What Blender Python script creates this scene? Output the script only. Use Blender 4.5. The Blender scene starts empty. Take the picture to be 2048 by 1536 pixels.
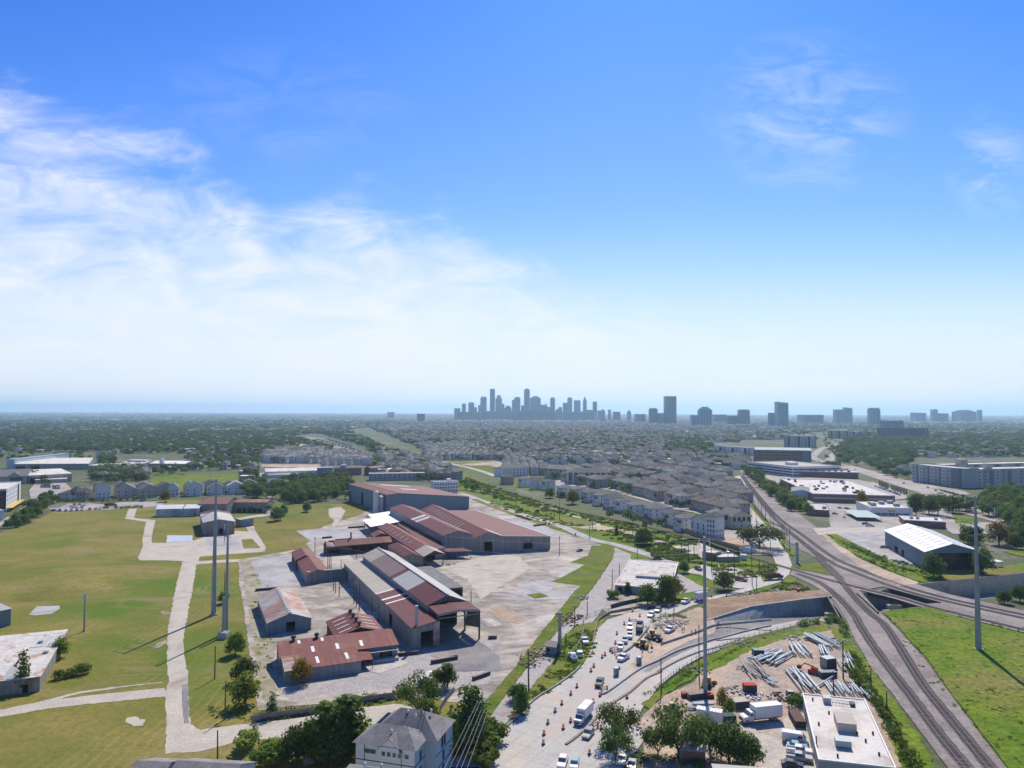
NEAR_TREES=0; NEAR_HOUSES=60
import bpy, bmesh, math, random
import numpy as np
from mathutils import Vector, Matrix, noise
random.seed(7); rng = np.random.default_rng(7)
SC = bpy.context.scene; COL = SC.collection
PI = math.pi; rad = math.radians
# ------------------------------------------------------------------ camera
F = 1420.0; CX = 1024.0; CY = 768.0; H = 80.0
PITCH = math.atan(56 / F); ROLL = math.atan(7 / 2048)
fw = Vector((0, math.cos(PITCH), math.sin(PITCH)))
r0 = Vector((1, 0, 0)); u0 = r0.cross(fw)
rt = r0 * math.cos(ROLL) + u0 * math.sin(ROLL)
up = u0 * math.cos(ROLL) - r0 * math.sin(ROLL)
cd = bpy.data.cameras.new('camera'); cam = bpy.data.objects.new('camera', cd); COL.objects.link(cam)
cam.matrix_world = Matrix(((rt.x, up.x, -fw.x, 0), (rt.y, up.y, -fw.y, 0), (rt.z, up.z, -fw.z, H), (0, 0, 0, 1)))
cd.sensor_width = 36; cd.lens = F / 2048 * 36; cd.clip_end = 150000; cd.clip_start = 0.5
SC.camera = cam

def G(px, py, z=0.0):
    "survey helper: the point of the plane at height z seen at a spot of the photograph"
    d = fw * F + rt * (px - CX) - up * (py - CY)
    t = (z - H) / d.z
    return Vector((d.x * t, d.y * t, z))
def proj(x, y, z=0.0):
    v = Vector((x, y, z - H)); w = v.dot(fw)
    return CX + F * v.dot(rt) / w, CY - F * v.dot(up) / w
def hz(p, py):
    "height of something standing at ground point p whose top is seen at row py"
    lo, hi = -20.0, 400.0
    for _ in range(40):
        m = (lo + hi) / 2
        if proj(p[0], p[1], m)[1] > py: lo = m
        else: hi = m
    return lo
CR = dict(a=(0,760,2.926), b=(700,760,2.926), c=(1348,760,2.926), d=(0,980,3.303), e=(0,1200,3.303), f=(480,930,3.938),
  g=(480,1150,3.938), h=(460,1340,3.793), i=(900,1150,4.096), j=(950,1330,4.096), k=(1200,1130,4.096), l=(1350,1260,4.096),
  m=(1450,940,3.425), n=(1100,980,3.413), o=(1648,1180,4.315), p=(0,880,5.851), q=(350,860,4.995), r=(980,900,5.851),
  s=(1250,930,5.851), t=(900,770,6.4), u=(1420,860,6.4), v=(1740,860,6.649), w=(840,990,7.314), x=(640,1030,7.877),
  y=(1700,1000,5.885), z=(400,820,6.4), A=(1600,880,4.571), B=(700,1400,6.827), C=(340,900,3.84), X=(0,0,1))
def K(c, x, y):
    o = CR[c]; return (o[0] + x / o[2], o[1] + y / o[2])
def P(c, x, y, z=0.0):
    return G(*K(c, x, y), z)
def PS(c, *xy, z=0.0):
    return [P(c, xy[i], xy[i+1], z) for i in range(0, len(xy), 2)]

# ------------------------------------------------------------------ objects
def tag(o, label=None, cat=None, group=None, kind=None):
    if label: o['label'] = label
    if cat: o['category'] = cat
    if group: o['group'] = group
    if kind: o['kind'] = kind
    return o
def thing(name, label, cat, loc=(0,0,0), rz=0.0, group=None):
    o = bpy.data.objects.new(name, None); COL.objects.link(o)
    o.empty_display_size = 0.5
    o.location = loc; o.rotation_euler = (0, 0, rz)
    return tag(o, label, cat, group)
def copy_tree(o, parent=None):
    c = o.copy(); COL.objects.link(c); c.parent = parent
    for ch in o.children: copy_tree(ch, c)
    return c
def place(proto, loc, rz, label=None, group=None, s=None):
    "first use moves the prototype itself, later uses copy it"
    o = proto if not proto.get('used') else copy_tree(proto)
    proto['used'] = 1
    o.location = loc; o.rotation_euler = (0, 0, rz)
    if s: o.scale = (s, s, s) if not isinstance(s, tuple) else s
    if label: o['label'] = label
    if group: o['group'] = group
    return o
class MB:
    def __init__(s): s.v = []; s.f = []; s.m = []
    def add(s, vs, fs, mi=0):
        n = len(s.v); s.v += [tuple(v) for v in vs]; s.f += [tuple(i + n for i in f) for f in fs]; s.m += [mi] * len(fs); return s
    def face(s, pts, mi=0): return s.add(pts, [tuple(range(len(pts)))], mi)
    def box(s, x0, x1, y0, y1, z0, z1, mi=0):
        return s.add([(x0,y0,z0),(x1,y0,z0),(x1,y1,z0),(x0,y1,z0),(x0,y0,z1),(x1,y0,z1),(x1,y1,z1),(x0,y1,z1)],
                     [(3,2,1,0),(4,5,6,7),(0,1,5,4),(1,2,6,5),(2,3,7,6),(3,0,4,7)], mi)
    def beam(s, p0, p1, w, h=None, mi=0):
        h = h or w; p0 = Vector(p0); p1 = Vector(p1); d = (p1 - p0).normalized()
        a = d.cross(Vector((0,0,1)));  a = a.normalized() if a.length > 1e-4 else Vector((1,0,0))
        b = d.cross(a)
        vs = []
        for p in (p0, p1):
            for sx, sy in ((-1,-1),(1,-1),(1,1),(-1,1)): vs.append(p + a * sx * w / 2 + b * sy * h / 2)
        return s.add(vs, [(0,1,2,3),(7,6,5,4),(0,4,5,1),(1,5,6,2),(2,6,7,3),(3,7,4,0)], mi)
    def tube(s, p0, p1, ra, rb=None, n=8, mi=0, caps=True):
        rb = ra if rb is None else rb; p0 = Vector(p0); p1 = Vector(p1); d = (p1 - p0).normalized()
        a = d.cross(Vector((0,0,1)));  a = a.normalized() if a.length > 1e-4 else Vector((1,0,0))
        b = d.cross(a); vs = []
        for p, r in ((p0, ra), (p1, rb)):
            for k in range(n): t = 2 * PI * k / n; vs.append(p + a * r * math.cos(t) + b * r * math.sin(t))
        fs = [(k, (k+1) % n, n + (k+1) % n, n + k) for k in range(n)]
        if caps: fs += [tuple(range(n))[::-1], tuple(range(n, 2*n))]
        return s.add(vs, fs, mi)
    def wire(s, p0, p1, sag, r=0.03, n=10):
        p0 = Vector(p0); p1 = Vector(p1); pr = p0
        for k in range(1, n + 1):
            t = k / n; q = p0.lerp(p1, t); q.z -= sag * 4 * t * (1 - t)
            s.tube(pr, q, r, n=3, caps=False); pr = q
        return s
    def prism(s, poly, z0, z1, mi=0):
        n = len(poly); vs = [(p[0], p[1], z0) for p in poly] + [(p[0], p[1], z1) for p in poly]
        return s.add(vs, [tuple(range(n))[::-1], tuple(range(n, 2*n))] + [(k, (k+1) % n, n + (k+1) % n, n + k) for k in range(n)], mi)
    def slab(s, pts, t, mi=0):
        n = len(pts); vs = [tuple(p) for p in pts] + [(p[0], p[1], p[2] - t) for p in pts]
        return s.add(vs, [tuple(range(n)), tuple(range(n, 2*n))[::-1]] + [((k+1) % n, k, n + k, n + (k+1) % n) for k in range(n)], mi)
    def wall(s, p0, p1, z0, z1, holes=(), mi=0):
        "vertical wall p0->p1 with rectangular openings (u0,u1,v0,v1) in metres along / above z0"
        p0 = Vector((p0[0], p0[1])); p1 = Vector((p1[0], p1[1])); L = (p1 - p0).length; d = (p1 - p0) / L
        us = sorted({0.0, L} | {min(max(h[0], 0), L) for h in holes} | {min(max(h[1], 0), L) for h in holes})
        vs = sorted({z0, z1} | {min(max(h[2], z0), z1) for h in holes} | {min(max(h[3], z0), z1) for h in holes})
        for i in range(len(us) - 1):
            for j in range(len(vs) - 1):
                um = (us[i] + us[i+1]) / 2; vm = (vs[j] + vs[j+1]) / 2
                if any(h[0] < um < h[1] and h[2] < vm < h[3] for h in holes): continue
                a = p0 + d * us[i]; b = p0 + d * us[i+1]
                s.face([(a.x,a.y,vs[j]),(b.x,b.y,vs[j]),(b.x,b.y,vs[j+1]),(a.x,a.y,vs[j+1])], mi)
        return s
    def mesh(s, name, mats):
        me = bpy.data.meshes.new(name); me.from_pydata(s.v, [], s.f)
        for m in (mats if isinstance(mats, (list, tuple)) else [mats]): me.materials.append(m)
        if any(s.m): me.polygons.foreach_set('material_index', s.m)
        me.update(); return me
    def obj(s, name, mats, parent=None, kind=None, smooth=False):
        me = s.mesh(name, mats)
        if smooth: me.polygons.foreach_set('use_smooth', [True] * len(me.polygons))
        o = bpy.data.objects.new(name, me); COL.objects.link(o); o.parent = parent
        if kind: o['kind'] = kind
        return o
# ------------------------------------------------------------------ materials
class NT:
    def __init__(s, nt): s.nt = nt; nt.nodes.clear()
    def n(s, t, **kw):
        d = s.nt.nodes.new(t)
        for k, v in kw.items():
            if k[0] == 'i' and k[1:].isdigit(): s.put(d.inputs[int(k[1:])], v)
            elif k.startswith('_'): s.put(d.inputs[k[1:].replace('_', ' ')], v)
            else: setattr(d, k, v)
        return d
    def put(s, sock, v):
        if isinstance(v, bpy.types.NodeSocket): s.nt.links.new(v, sock)
        elif isinstance(v, bpy.types.Node): s.nt.links.new(v.outputs[0], sock)
        else: sock.default_value = v
    def math(s, op, a, b=0.0, c=0.0, clamp=False):
        d = s.n('ShaderNodeMath', operation=op); d.use_clamp = clamp
        s.put(d.inputs[0], a); s.put(d.inputs[1], b)
        if op in ('MULTIPLY_ADD', 'SMOOTH_MIN', 'COMPARE'): s.put(d.inputs[2], c)
        return d.outputs[0]
    def mix(s, f, a, b, mode='MIX'):
        d = s.n('ShaderNodeMix', data_type='RGBA', blend_type=mode)
        s.put(d.inputs[0], f); s.put(d.inputs[6], c4(a)); s.put(d.inputs[7], c4(b)); return d.outputs[2]
    def noise(s, vec, scale, detail=3, rough=.55, dist=0.0):
        d = s.n('ShaderNodeTexNoise'); s.put(d.inputs['Vector'], vec); d.inputs['Scale'].default_value = scale
        d.inputs['Detail'].default_value = detail; d.inputs['Roughness'].default_value = rough; d.inputs['Distortion'].default_value = dist
        return d.outputs[0]
    def rng(s, v, a, b, c=0.0, d=1.0):
        m = s.n('ShaderNodeMapRange'); s.put(m.inputs[0], v)
        for i, q in enumerate((a, b, c, d)): s.put(m.inputs[i+1], q)
        return m.outputs[0]
    def scl(s, vec, k):
        m = s.n('ShaderNodeMapping'); s.put(m.inputs[0], vec); m.inputs[3].default_value = k; return m.outputs[0]
def c4(c):
    return (c[0], c[1], c[2], 1.0) if isinstance(c, tuple) and len(c) == 3 else c
MATS = {}
def base_mat(name):
    m = bpy.data.materials.new(name); m.use_nodes = True; t = NT(m.node_tree)
    out = t.n('ShaderNodeOutputMaterial'); b = t.n('ShaderNodeBsdfPrincipled'); t.nt.links.new(b.outputs[0], out.inputs[0])
    b.inputs['Specular IOR Level'].default_value = 0.25
    MATS[name] = m; return m, t, b
def mat(name, c1, c2=None, scale=1.0, rough=.9, c3=None, s3=.05, lo=.35, hi=.65, lo3=.45, hi3=.62, metal=0.0, coord='pos', rnd=0.0, bump=0.0, st=None, spec=None, fine=None):
    "two- or three-colour surface broken up by noise at two sizes, optional per-object tint"
    if name in MATS: return MATS[name]
    m, t, b = base_mat(name)
    b.inputs['Roughness'].default_value = rough; b.inputs['Metallic'].default_value = metal
    if spec is not None: b.inputs['Specular IOR Level'].default_value = spec
    if coord == 'pos': vec = t.n('ShaderNodeNewGeometry').outputs[0]
    else: vec = t.n('ShaderNodeTexCoord').outputs[3]
    if st: vec = t.scl(vec, st)
    col = c4(c1)
    n1 = t.noise(vec, scale, 5, .62)
    if c2: col = t.mix(t.rng(n1, lo, hi), c1, c2)
    if c3: col = t.mix(t.rng(t.noise(vec, s3, 6, .6, .6), lo3, hi3), col, c3)
    if fine:
        f = t.rng(t.noise(vec, fine[0], 2), .3, .7, 1 - fine[1], 1 + fine[1])
        col = t.mix(1.0, col, t.n('ShaderNodeCombineColor', i0=f, i1=f, i2=f).outputs[0], 'MULTIPLY')
    if rnd:
        oi = t.n('ShaderNodeObjectInfo'); h = t.n('ShaderNodeHueSaturation'); t.put(h.inputs['Color'], col)
        t.put(h.inputs['Value'], t.rng(oi.outputs['Random'], 0, 1, 1 - rnd, 1 + rnd))
        t.put(h.inputs['Hue'], t.rng(t.math('FRACT', t.math('MULTIPLY', oi.outputs['Random'], 7.31)), 0, 1, .5 - rnd * .06, .5 + rnd * .06)); col = h.outputs[0]
    t.put(b.inputs['Base Color'], col)
    if bump:
        bp = t.n('ShaderNodeBump'); bp.inputs['Strength'].default_value = bump; bp.inputs['Distance'].default_value = 0.3
        t.put(bp.inputs['Height'], n1); t.nt.links.new(bp.outputs[0], b.inputs['Normal'])
    return m
def sheetmetal(name, c1, c2, axis=0, rust=None, ramt=.5, pitch=.9, rough=.6, vertical=True, skyl=None):
    "profiled metal cladding: panel to panel tint, ribs as bump, rust streaks running down the sheets"
    if name in MATS: return MATS[name]
    m, t, b = base_mat(name); b.inputs['Roughness'].default_value = rough; b.inputs['Metallic'].default_value = .15
    oc = t.n('ShaderNodeTexCoord').outputs[3]; sp = t.n('ShaderNodeSeparateXYZ'); t.put(sp.inputs[0], oc)
    if axis == 2: ax = t.math('ADD', sp.outputs[0], sp.outputs[1])
    else: ax = sp.outputs[axis]
    wn = t.n('ShaderNodeTexWhiteNoise', noise_dimensions='1D'); t.put(wn.inputs[1], t.math('FLOOR', t.math('DIVIDE', ax, pitch)))
    st = (1, 1, 1)
    nz = t.noise(oc, .35, 5, .65, .4)
    f = t.math('MULTIPLY_ADD', wn.outputs[0], .55, t.math('MULTIPLY', nz, .6))
    col = t.mix(t.rng(f, .25, .85), c1, c2)
    if rust:
        k = (.9, .12, .25) if axis == 0 else ((.12, .9, .25) if axis == 1 else (.5, .5, .12))
        rn = t.noise(t.scl(oc, k), .9, 6, .7, .3); big = t.noise(oc, .09, 3)
        rf = t.math('MULTIPLY_ADD', big, .5, t.math('MULTIPLY', rn, .7))
        col = t.mix(t.rng(rf, .80 - ramt * .26, .95 - ramt * .26), col, rust)
    # ribs: thin darker line at each rib
    fr = t.math('FRACT', t.math('DIVIDE', ax, pitch)); rib = t.rng(t.math('ABSOLUTE', t.math('SUBTRACT', fr, .5)), .38, .5, 1, .72)
    col = t.mix(1.0, col, t.n('ShaderNodeCombineColor', i0=rib, i1=rib, i2=rib).outputs[0], 'MULTIPLY')
    t.put(b.inputs['Base Color'], col)
    bp = t.n('ShaderNodeBump'); bp.inputs['Strength'].default_value = .5; bp.inputs['Distance'].default_value = .08
    t.put(bp.inputs['Height'], t.math('SINE', t.math('MULTIPLY', ax, 2 * PI / .3))); t.nt.links.new(bp.outputs[0], b.inputs['Normal'])
    return m
# ------------------------------------------------------------------ world, sun, air
SUN_AZ = math.atan2(.24, 1.0); SUN_EL = rad(49)
sun_dir = Vector((math.sin(SUN_AZ) * math.cos(SUN_EL), math.cos(SUN_AZ) * math.cos(SUN_EL), math.sin(SUN_EL)))
sl = bpy.data.lights.new('sun', 'SUN'); sl.energy = 4.3; sl.angle = rad(.53); sl.color = (1, .90, .74)
so = bpy.data.objects.new('sun', sl); COL.objects.link(so); so.rotation_euler = (-sun_dir).to_track_quat('-Z', 'Y').to_euler()
W = bpy.data.worlds.new('World'); SC.world = W; W.use_nodes = True
t = NT(W.node_tree); out = t.n('ShaderNodeOutputWorld'); bg = t.n('ShaderNodeBackground'); t.nt.links.new(bg.outputs[0], out.inputs[0])
sky = t.n('ShaderNodeTexSky', sky_type='NISHITA'); sky.sun_disc = False; sky.sun_elevation = SUN_EL; sky.sun_rotation = SUN_AZ
sky.altitude = 80; sky.air_density = 1.0; sky.dust_density = 0.4; sky.ozone_density = 3.0
tc = t.n('ShaderNodeTexCoord'); sp = t.n('ShaderNodeSeparateXYZ'); t.put(sp.inputs[0], tc.outputs[0])
yy = t.math('MAXIMUM', t.math('ABSOLUTE', sp.outputs[1]), .05)
U = t.math('DIVIDE', sp.outputs[0], yy); V = t.math('DIVIDE', sp.outputs[2], yy)
uv = t.n('ShaderNodeCombineXYZ', i0=U, i1=V, i2=0.0).outputs[0]
# upper edge of the cloud bank against azimuth
cr = t.n('ShaderNodeValToRGB'); t.put(cr.inputs[0], t.math('MULTIPLY_ADD', U, .5, .5))
el = cr.color_ramp.elements
pts = [(-.72,.44),(-.55,.375),(-.42,.285),(-.34,.235),(-.22,.305),(-.10,.285),(-.01,.20),(.10,.14),(.25,.09),(.72,.05)]
while len(el) < len(pts): el.new(.5)
for e, (uu, vv) in zip(el, pts): e.position = uu * .5 + .5; e.color = (vv * 2, vv * 2, vv * 2, 1)
edge = t.math('MULTIPLY', cr.outputs[0], .5)
def rot(vec, a, k):
    m = t.n('ShaderNodeMapping'); t.put(m.inputs[0], vec); m.inputs[2].default_value = (0, 0, a); m.inputs[3].default_value = k; return m.outputs[0]
nz1 = t.noise(rot(uv, rad(25), (1, 2.0, 1)), 3.2, 9, .60, .5)
nz2 = t.noise(rot(uv, rad(28), (1, 2.6, 1)), 7.0, 8, .62, .6)
wob = t.math('MULTIPLY_ADD', t.math('SUBTRACT', nz1, .5), .30, t.math('MULTIPLY', t.math('SUBTRACT', nz2, .5), .14))
bank = t.rng(t.math('SUBTRACT', t.math('ADD', edge, wob), V), -.05, .07)
bank.node.interpolation_type = 'SMOOTHSTEP'
dens = t.math('MULTIPLY', bank, t.rng(nz2, .32, .66, .22, 1.0), clamp=True)
# thin cirrus wisps high on the right
def blob(u_, v_, ru, rv):
    a = t.math('DIVIDE', t.math('SUBTRACT', U, u_), ru); b = t.math('DIVIDE', t.math('SUBTRACT', V, v_), rv)
    return t.rng(t.math('ADD', t.math('MULTIPLY', a, a), t.math('MULTIPLY', b, b)), 0, 1, 1, 0)
nz3 = t.noise(rot(uv, rad(-20), (1.2, 3.2, 1)), 6.5, 10, .66, .8)
wisp = t.math('MULTIPLY', t.rng(nz3, .44, .72), t.math('ADD', t.math('ADD', blob(.42, .43, .16, .13), blob(.68, .35, .07, .10)), t.math('ADD', t.math('MULTIPLY', blob(-.34, .44, .22, .10), .35), blob(.13, .10, .12, .02)), clamp=True))
cl = t.math('MAXIMUM', t.math('MULTIPLY', dens, .86), t.math('MULTIPLY', wisp, .42), clamp=True)
hs = t.n('ShaderNodeHueSaturation'); t.put(hs.inputs['Color'], sky.outputs[0]); hs.inputs['Saturation'].default_value = 1.15; hs.inputs['Value'].default_value = 1.0
veil = t.rng(V, .0, .32, .92, 0.0)          # bright thin veil low in the sky
veil.node.interpolation_type = 'SMOOTHERSTEP'
blue = t.mix(1.0, hs.outputs[0], (.46, .57, .85), 'MULTIPLY')
deep = t.rng(V, .26, .60, 0, 1); blue = t.mix(deep, blue, t.mix(1.0, blue, (.42, .76, .95), 'MULTIPLY'))
skyc = t.mix(t.math('MULTIPLY', veil, 1.0), blue, (4.4, 4.6, 4.85))
skyc = t.mix(cl, skyc, (4.75, 4.85, 5.0))
t.put(bg.inputs[0], skyc); bg.inputs[1].default_value = .15
SC.view_settings.view_transform = 'Standard'; SC.view_settings.look = 'None'; SC.view_settings.gamma = 1.0; SC.view_settings.exposure = 0.42
SC.cycles.use_denoising = True; SC.cycles.max_bounces = 5; SC.cycles.diffuse_bounces = 3; SC.cycles.glossy_bounces = 2
SC.cycles.transmission_bounces = 2; SC.cycles.transparent_max_bounces = 8; SC.cycles.volume_bounces = 1
SC.cycles.sample_clamp_indirect = 4; SC.cycles.caustics_reflective = False; SC.cycles.caustics_refractive = False
hm = bpy.data.materials.new('air'); hm.use_nodes = True; ht = NT(hm.node_tree); ho = ht.n('ShaderNodeOutputMaterial')
pv = ht.n('ShaderNodeVolumePrincipled'); pv.inputs['Color'].default_value = (.53, .80, 1.0, 1); pv.inputs['Density'].default_value = 6.4e-5
pv.inputs['Anisotropy'].default_value = 0.42
ht.nt.links.new(pv.outputs[0], ho.inputs['Volume'])
hb = MB().box(-32000, 32000, -3000, 32000, -9, 340).obj('haze', hm, kind='stuff')
tag(hb, 'pale blue summer haze lying over the city out to the horizon', 'haze')
# ------------------------------------------------------------------ ground colours
def field_mat():
    m, t, b = base_mat('mown_field'); b.inputs['Roughness'].default_value = .95; b.inputs['Specular IOR Level'].default_value = .05
    g = t.n('ShaderNodeNewGeometry').outputs[0]
    n1 = t.noise(g, .035, 6, .6, .5); n2 = t.noise(g, .35, 5, .7); n3 = t.noise(t.scl(g, (1, .22, 1)), .9, 4, .7)
    col = t.mix(t.rng(n1, .36, .62), (.135, .158, .026), (.235, .200, .055))
    col = t.mix(t.rng(n2, .42, .72), col, (.150, .125, .045))
    col = t.mix(t.rng(t.noise(g, .011, 3, .6, .4), .50, .64), col, (.095, .150, .020))
    col = t.mix(t.math('MULTIPLY', t.rng(t.noise(t.scl(g, (.35, 1, 1)), .055, 6, .7, .8), .53, .68), .8), col, (.25, .20, .10))
    # mower rows run away from the viewer, wheel marks across
    sp = t.n('ShaderNodeSeparateXYZ'); t.put(sp.inputs[0], g)
    row = t.math('SINE', t.math('MULTIPLY_ADD', sp.outputs[0], 2.1, t.math('MULTIPLY', n1, 16.0)))
    row = t.math('MULTIPLY', t.rng(row, .1, .9), t.rng(t.noise(g, .02, 3), .50, .62))
    col = t.mix(t.math('MULTIPLY', row, .34), col, (.30, .245, .105))
    col = t.mix(t.math('MULTIPLY', t.rng(n3, .62, .8), .5), col, (.27, .22, .12))
    f = t.rng(t.noise(g, .8, 5, .75), .3, .7, .80, 1.2); col = t.mix(1.0, col, t.n('ShaderNodeCombineColor', i0=f, i1=f, i2=f).outputs[0], 'MULTIPLY')
    t.put(b.inputs['Base Color'], col)
    bp = t.n('ShaderNodeBump'); bp.inputs['Strength'].default_value = .6; bp.inputs['Distance'].default_value = .35
    t.put(bp.inputs['Height'], t.noise(g, 1.3, 4, .7)); t.nt.links.new(bp.outputs[0], b.inputs['Normal'])
    return m
M_FIELD = field_mat()
M_LAND = mat('land', (.055,.075,.025), (.10,.11,.045), .03, c3=(.16,.15,.12), s3=.011, lo3=.56, hi3=.64, fine=(.4,.3))
M_GRASS = mat('grass', (.075,.125,.014), (.15,.165,.03), .12, c3=(.16,.125,.04), s3=.05, lo3=.54, hi3=.7, bump=.6, fine=(.8,.25), spec=.05)
M_GRASSY = mat('grass_bright', (.065,.135,.011), (.145,.195,.020), .07, c3=(.185,.165,.05), s3=.022, lo3=.47, hi3=.66, bump=.6, fine=(.7,.3), spec=.05)
M_OLDCON = mat('old_concrete', (.46,.415,.345), (.38,.34,.285), .16, c3=(.25,.205,.17), s3=.06, lo3=.55, hi3=.75, bump=.15, fine=(1.6,.18))
def yard_mat():
    m, t, b = base_mat('yard'); b.inputs['Roughness'].default_value = .9; g = t.n('ShaderNodeNewGeometry').outputs[0]
    r = t.n('ShaderNodeMapping'); t.put(r.inputs[0], g); r.inputs[2].default_value = (0, 0, rad(-25)); br = t.n('ShaderNodeTexBrick'); t.put(br.inputs[0], r.outputs[0]); br.offset = .37
    for k, v in (('Scale', 1), ('Brick Width', 17.0), ('Row Height', 9.0), ('Mortar Size', .09), ('Bias', 0)): br.inputs[k].default_value = v
    br.inputs['Color1'].default_value = (1.06,1.03,1.0,1); br.inputs['Color2'].default_value = (.80,.81,.82,1); br.inputs['Mortar'].default_value = (.55,.5,.46,1)
    col = t.mix(t.rng(t.noise(g, .045, 6, .62, .9), .42, .60), (.44,.40,.345), (.28,.255,.225))
    col = t.mix(t.math('MULTIPLY', t.rng(t.noise(t.scl(g, (.5, 1, 1)), .10, 7, .7, 1.4), .46, .62), .80), col, (.165,.145,.125))
    col = t.mix(t.math('MULTIPLY', t.rng(t.noise(g, .03, 5, .6, 1.2), .54, .66), .7), col, (.54,.475,.385))
    col = t.mix(1.0, col, br.outputs[0], 'MULTIPLY'); f = t.rng(t.noise(g, 1.1, 4, .7), .3, .7, .9, 1.1)
    t.put(b.inputs['Base Color'], t.mix(1.0, col, t.n('ShaderNodeCombineColor', i0=f, i1=f, i2=f).outputs[0], 'MULTIPLY')); return m
M_YARD = yard_mat()
M_YARD2 = mat('yard_grey', (.30,.28,.27), (.36,.33,.305), .10, c3=(.17,.145,.13), s3=.05, lo3=.55, hi3=.7, fine=(1.1,.22))
M_SLAB = mat('slab_pale', (.50,.46,.40), (.40,.37,.33), .3, c3=(.33,.30,.27), s3=.08, fine=(1.5,.12))
M_SLABG = mat('slab_grey', (.40,.40,.39), (.34,.33,.32), .3, c3=(.28,.26,.25), s3=.08, fine=(1.5,.12))
M_DIRT = mat('dirt', (.37,.285,.205), (.275,.21,.155), .14, c3=(.46,.36,.27), s3=.05, bump=.4, fine=(1.1,.22))
M_REDDIRT = mat('red_dirt', (.22,.145,.09), (.30,.215,.145), .2, c3=(.20,.13,.08), s3=.07, bump=.6, fine=(.9,.3))
M_GRAVEL = mat('ballast', (.23,.195,.175), (.165,.142,.13), .22, c3=(.27,.235,.215), s3=.05, bump=.4, fine=(1.5,.25))
M_ASPH = mat('asphalt', (.20,.195,.195), (.15,.145,.145), .12, c3=(.26,.24,.22), s3=.04, fine=(1.2,.15))
M_LOT = mat('parking_lot', (.38,.345,.31), (.31,.285,.26), .09, c3=(.25,.225,.20), s3=.03, fine=(.9,.15))
def concrete_road():
    m, t, b = base_mat('road_concrete'); b.inputs['Roughness'].default_value = .85
    g = t.n('ShaderNodeNewGeometry').outputs[0]
    col = t.mix(t.rng(t.noise(g, .10, 5, .6), .35, .65), (.45,.435,.40), (.385,.375,.35))
    col = t.mix(t.math('MULTIPLY', t.rng(t.noise(t.scl(g, (1, .4, 1)), .07, 5, .6, .5), .50, .66), .7), col, (.50,.41,.31))
    br = t.n('ShaderNodeTexBrick'); r = t.n('ShaderNodeMapping'); t.put(r.inputs[0], g); r.inputs[2].default_value = (0, 0, rad(-58))
    t.put(br.inputs[0], r.outputs[0]); br.inputs['Scale'].default_value = 1; br.inputs['Brick Width'].default_value = 5.5; br.inputs['Row Height'].default_value = 4.2
    br.inputs['Mortar Size'].default_value = .07; br.offset = 0; br.inputs['Color1'].default_value = (1,1,1,1); br.inputs['Color2'].default_value = (.93,.93,.93,1); br.inputs['Mortar'].default_value = (.68,.66,.62,1)
    col = t.mix(1.0, col, br.outputs[0], 'MULTIPLY')
    f = t.rng(t.noise(g, 1.4, 3), .3, .7, .9, 1.08); col = t.mix(1.0, col, t.n('ShaderNodeCombineColor', i0=f, i1=f, i2=f).outputs[0], 'MULTIPLY')
    t.put(b.inputs['Base Color'], col); return m
M_CROAD = concrete_road()
M_WALLC = mat('retaining_concrete', (.30,.33,.33), (.24,.265,.265), .5, c3=(.20,.22,.22), s3=.2, fine=(.9,.12))
M_WALLT = mat('tan_concrete', (.42,.37,.31), (.36,.32,.27), .35, c3=(.25,.21,.17), s3=.12, lo3=.55, hi3=.75, fine=(.9,.1))

# ------------------------------------------------------------------ sheets
def inside(p, poly):
    c = False; n = len(poly)
    for i in range(n):
        a, b = poly[i], poly[i-1]
        if (a[1] > p[1]) != (b[1] > p[1]) and p[0] < (b[0]-a[0]) * (p[1]-a[1]) / (b[1]-a[1]) + a[0]: c = not c
    return c
ZL = [0.0]
def zup(): ZL[0] += .004; return round(ZL[0], 4)
SHEETS = []
def GZ(x, y):
    z = 0.0
    for bb, ps, zz in SHEETS:
        if zz > z and bb[0] < x < bb[1] and bb[2] < y < bb[3] and inside((x, y), ps): z = zz
    return z
def rough_edge(pts, jit, step):
    out = []
    for k in range(len(pts)):
        a = Vector((pts[k][0], pts[k][1])); b = Vector((pts[(k+1) % len(pts)][0], pts[(k+1) % len(pts)][1]))
        n = max(1, min(60, int((b - a).length / step)))
        nr = Vector((-(b - a).y, (b - a).x)); nr = nr.normalized() if nr.length else nr
        for i in range(n):
            q = a.lerp(b, i / n)
            if jit and i: q = q + nr * (noise.noise(Vector((q.x * .35, q.y * .35, 3.1))) * jit * 1.6 + random.uniform(-.3, .3) * jit)
            out.append((q.x, q.y))
    return out
def sheet(name, pts, m, jit=.5, step=2.5, z=None, label=None, cat=None, kind='structure'):
    z = zup() if z is None else z
    ps = rough_edge(pts, jit, step) if jit else [(p[0], p[1]) for p in pts]
    if sum(ps[i-1][0] * ps[i][1] - ps[i][0] * ps[i-1][1] for i in range(len(ps))) < 0: ps = ps[::-1]
    o = MB().face([(p[0], p[1], z) for p in ps]).obj(name, m, kind=kind)
    SHEETS.append(((min(p[0] for p in ps), max(p[0] for p in ps), min(p[1] for p in ps), max(p[1] for p in ps)), ps, z))
    if label: tag(o, label, cat)
    return o
def smooth(pts, n=8):
    out = []
    P_ = [pts[0]] + list(pts) + [pts[-1]]
    for i in range(1, len(P_) - 2):
        p0, p1, p2, p3 = [Vector(tuple(q) + ((0,) if len(q) == 2 else ())) for q in P_[i-1:i+3]]
        for k in range(n):
            s = k / n
            out.append(.5 * ((2 * p1) + (-p0 + p2) * s + (2 * p0 - 5 * p1 + 4 * p2 - p3) * s * s + (-p0 + 3 * p1 - 3 * p2 + p3) * s ** 3))
    out.append(Vector(tuple(pts[-1]) + ((0,) if len(pts[-1]) == 2 else ()))); return out
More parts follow.
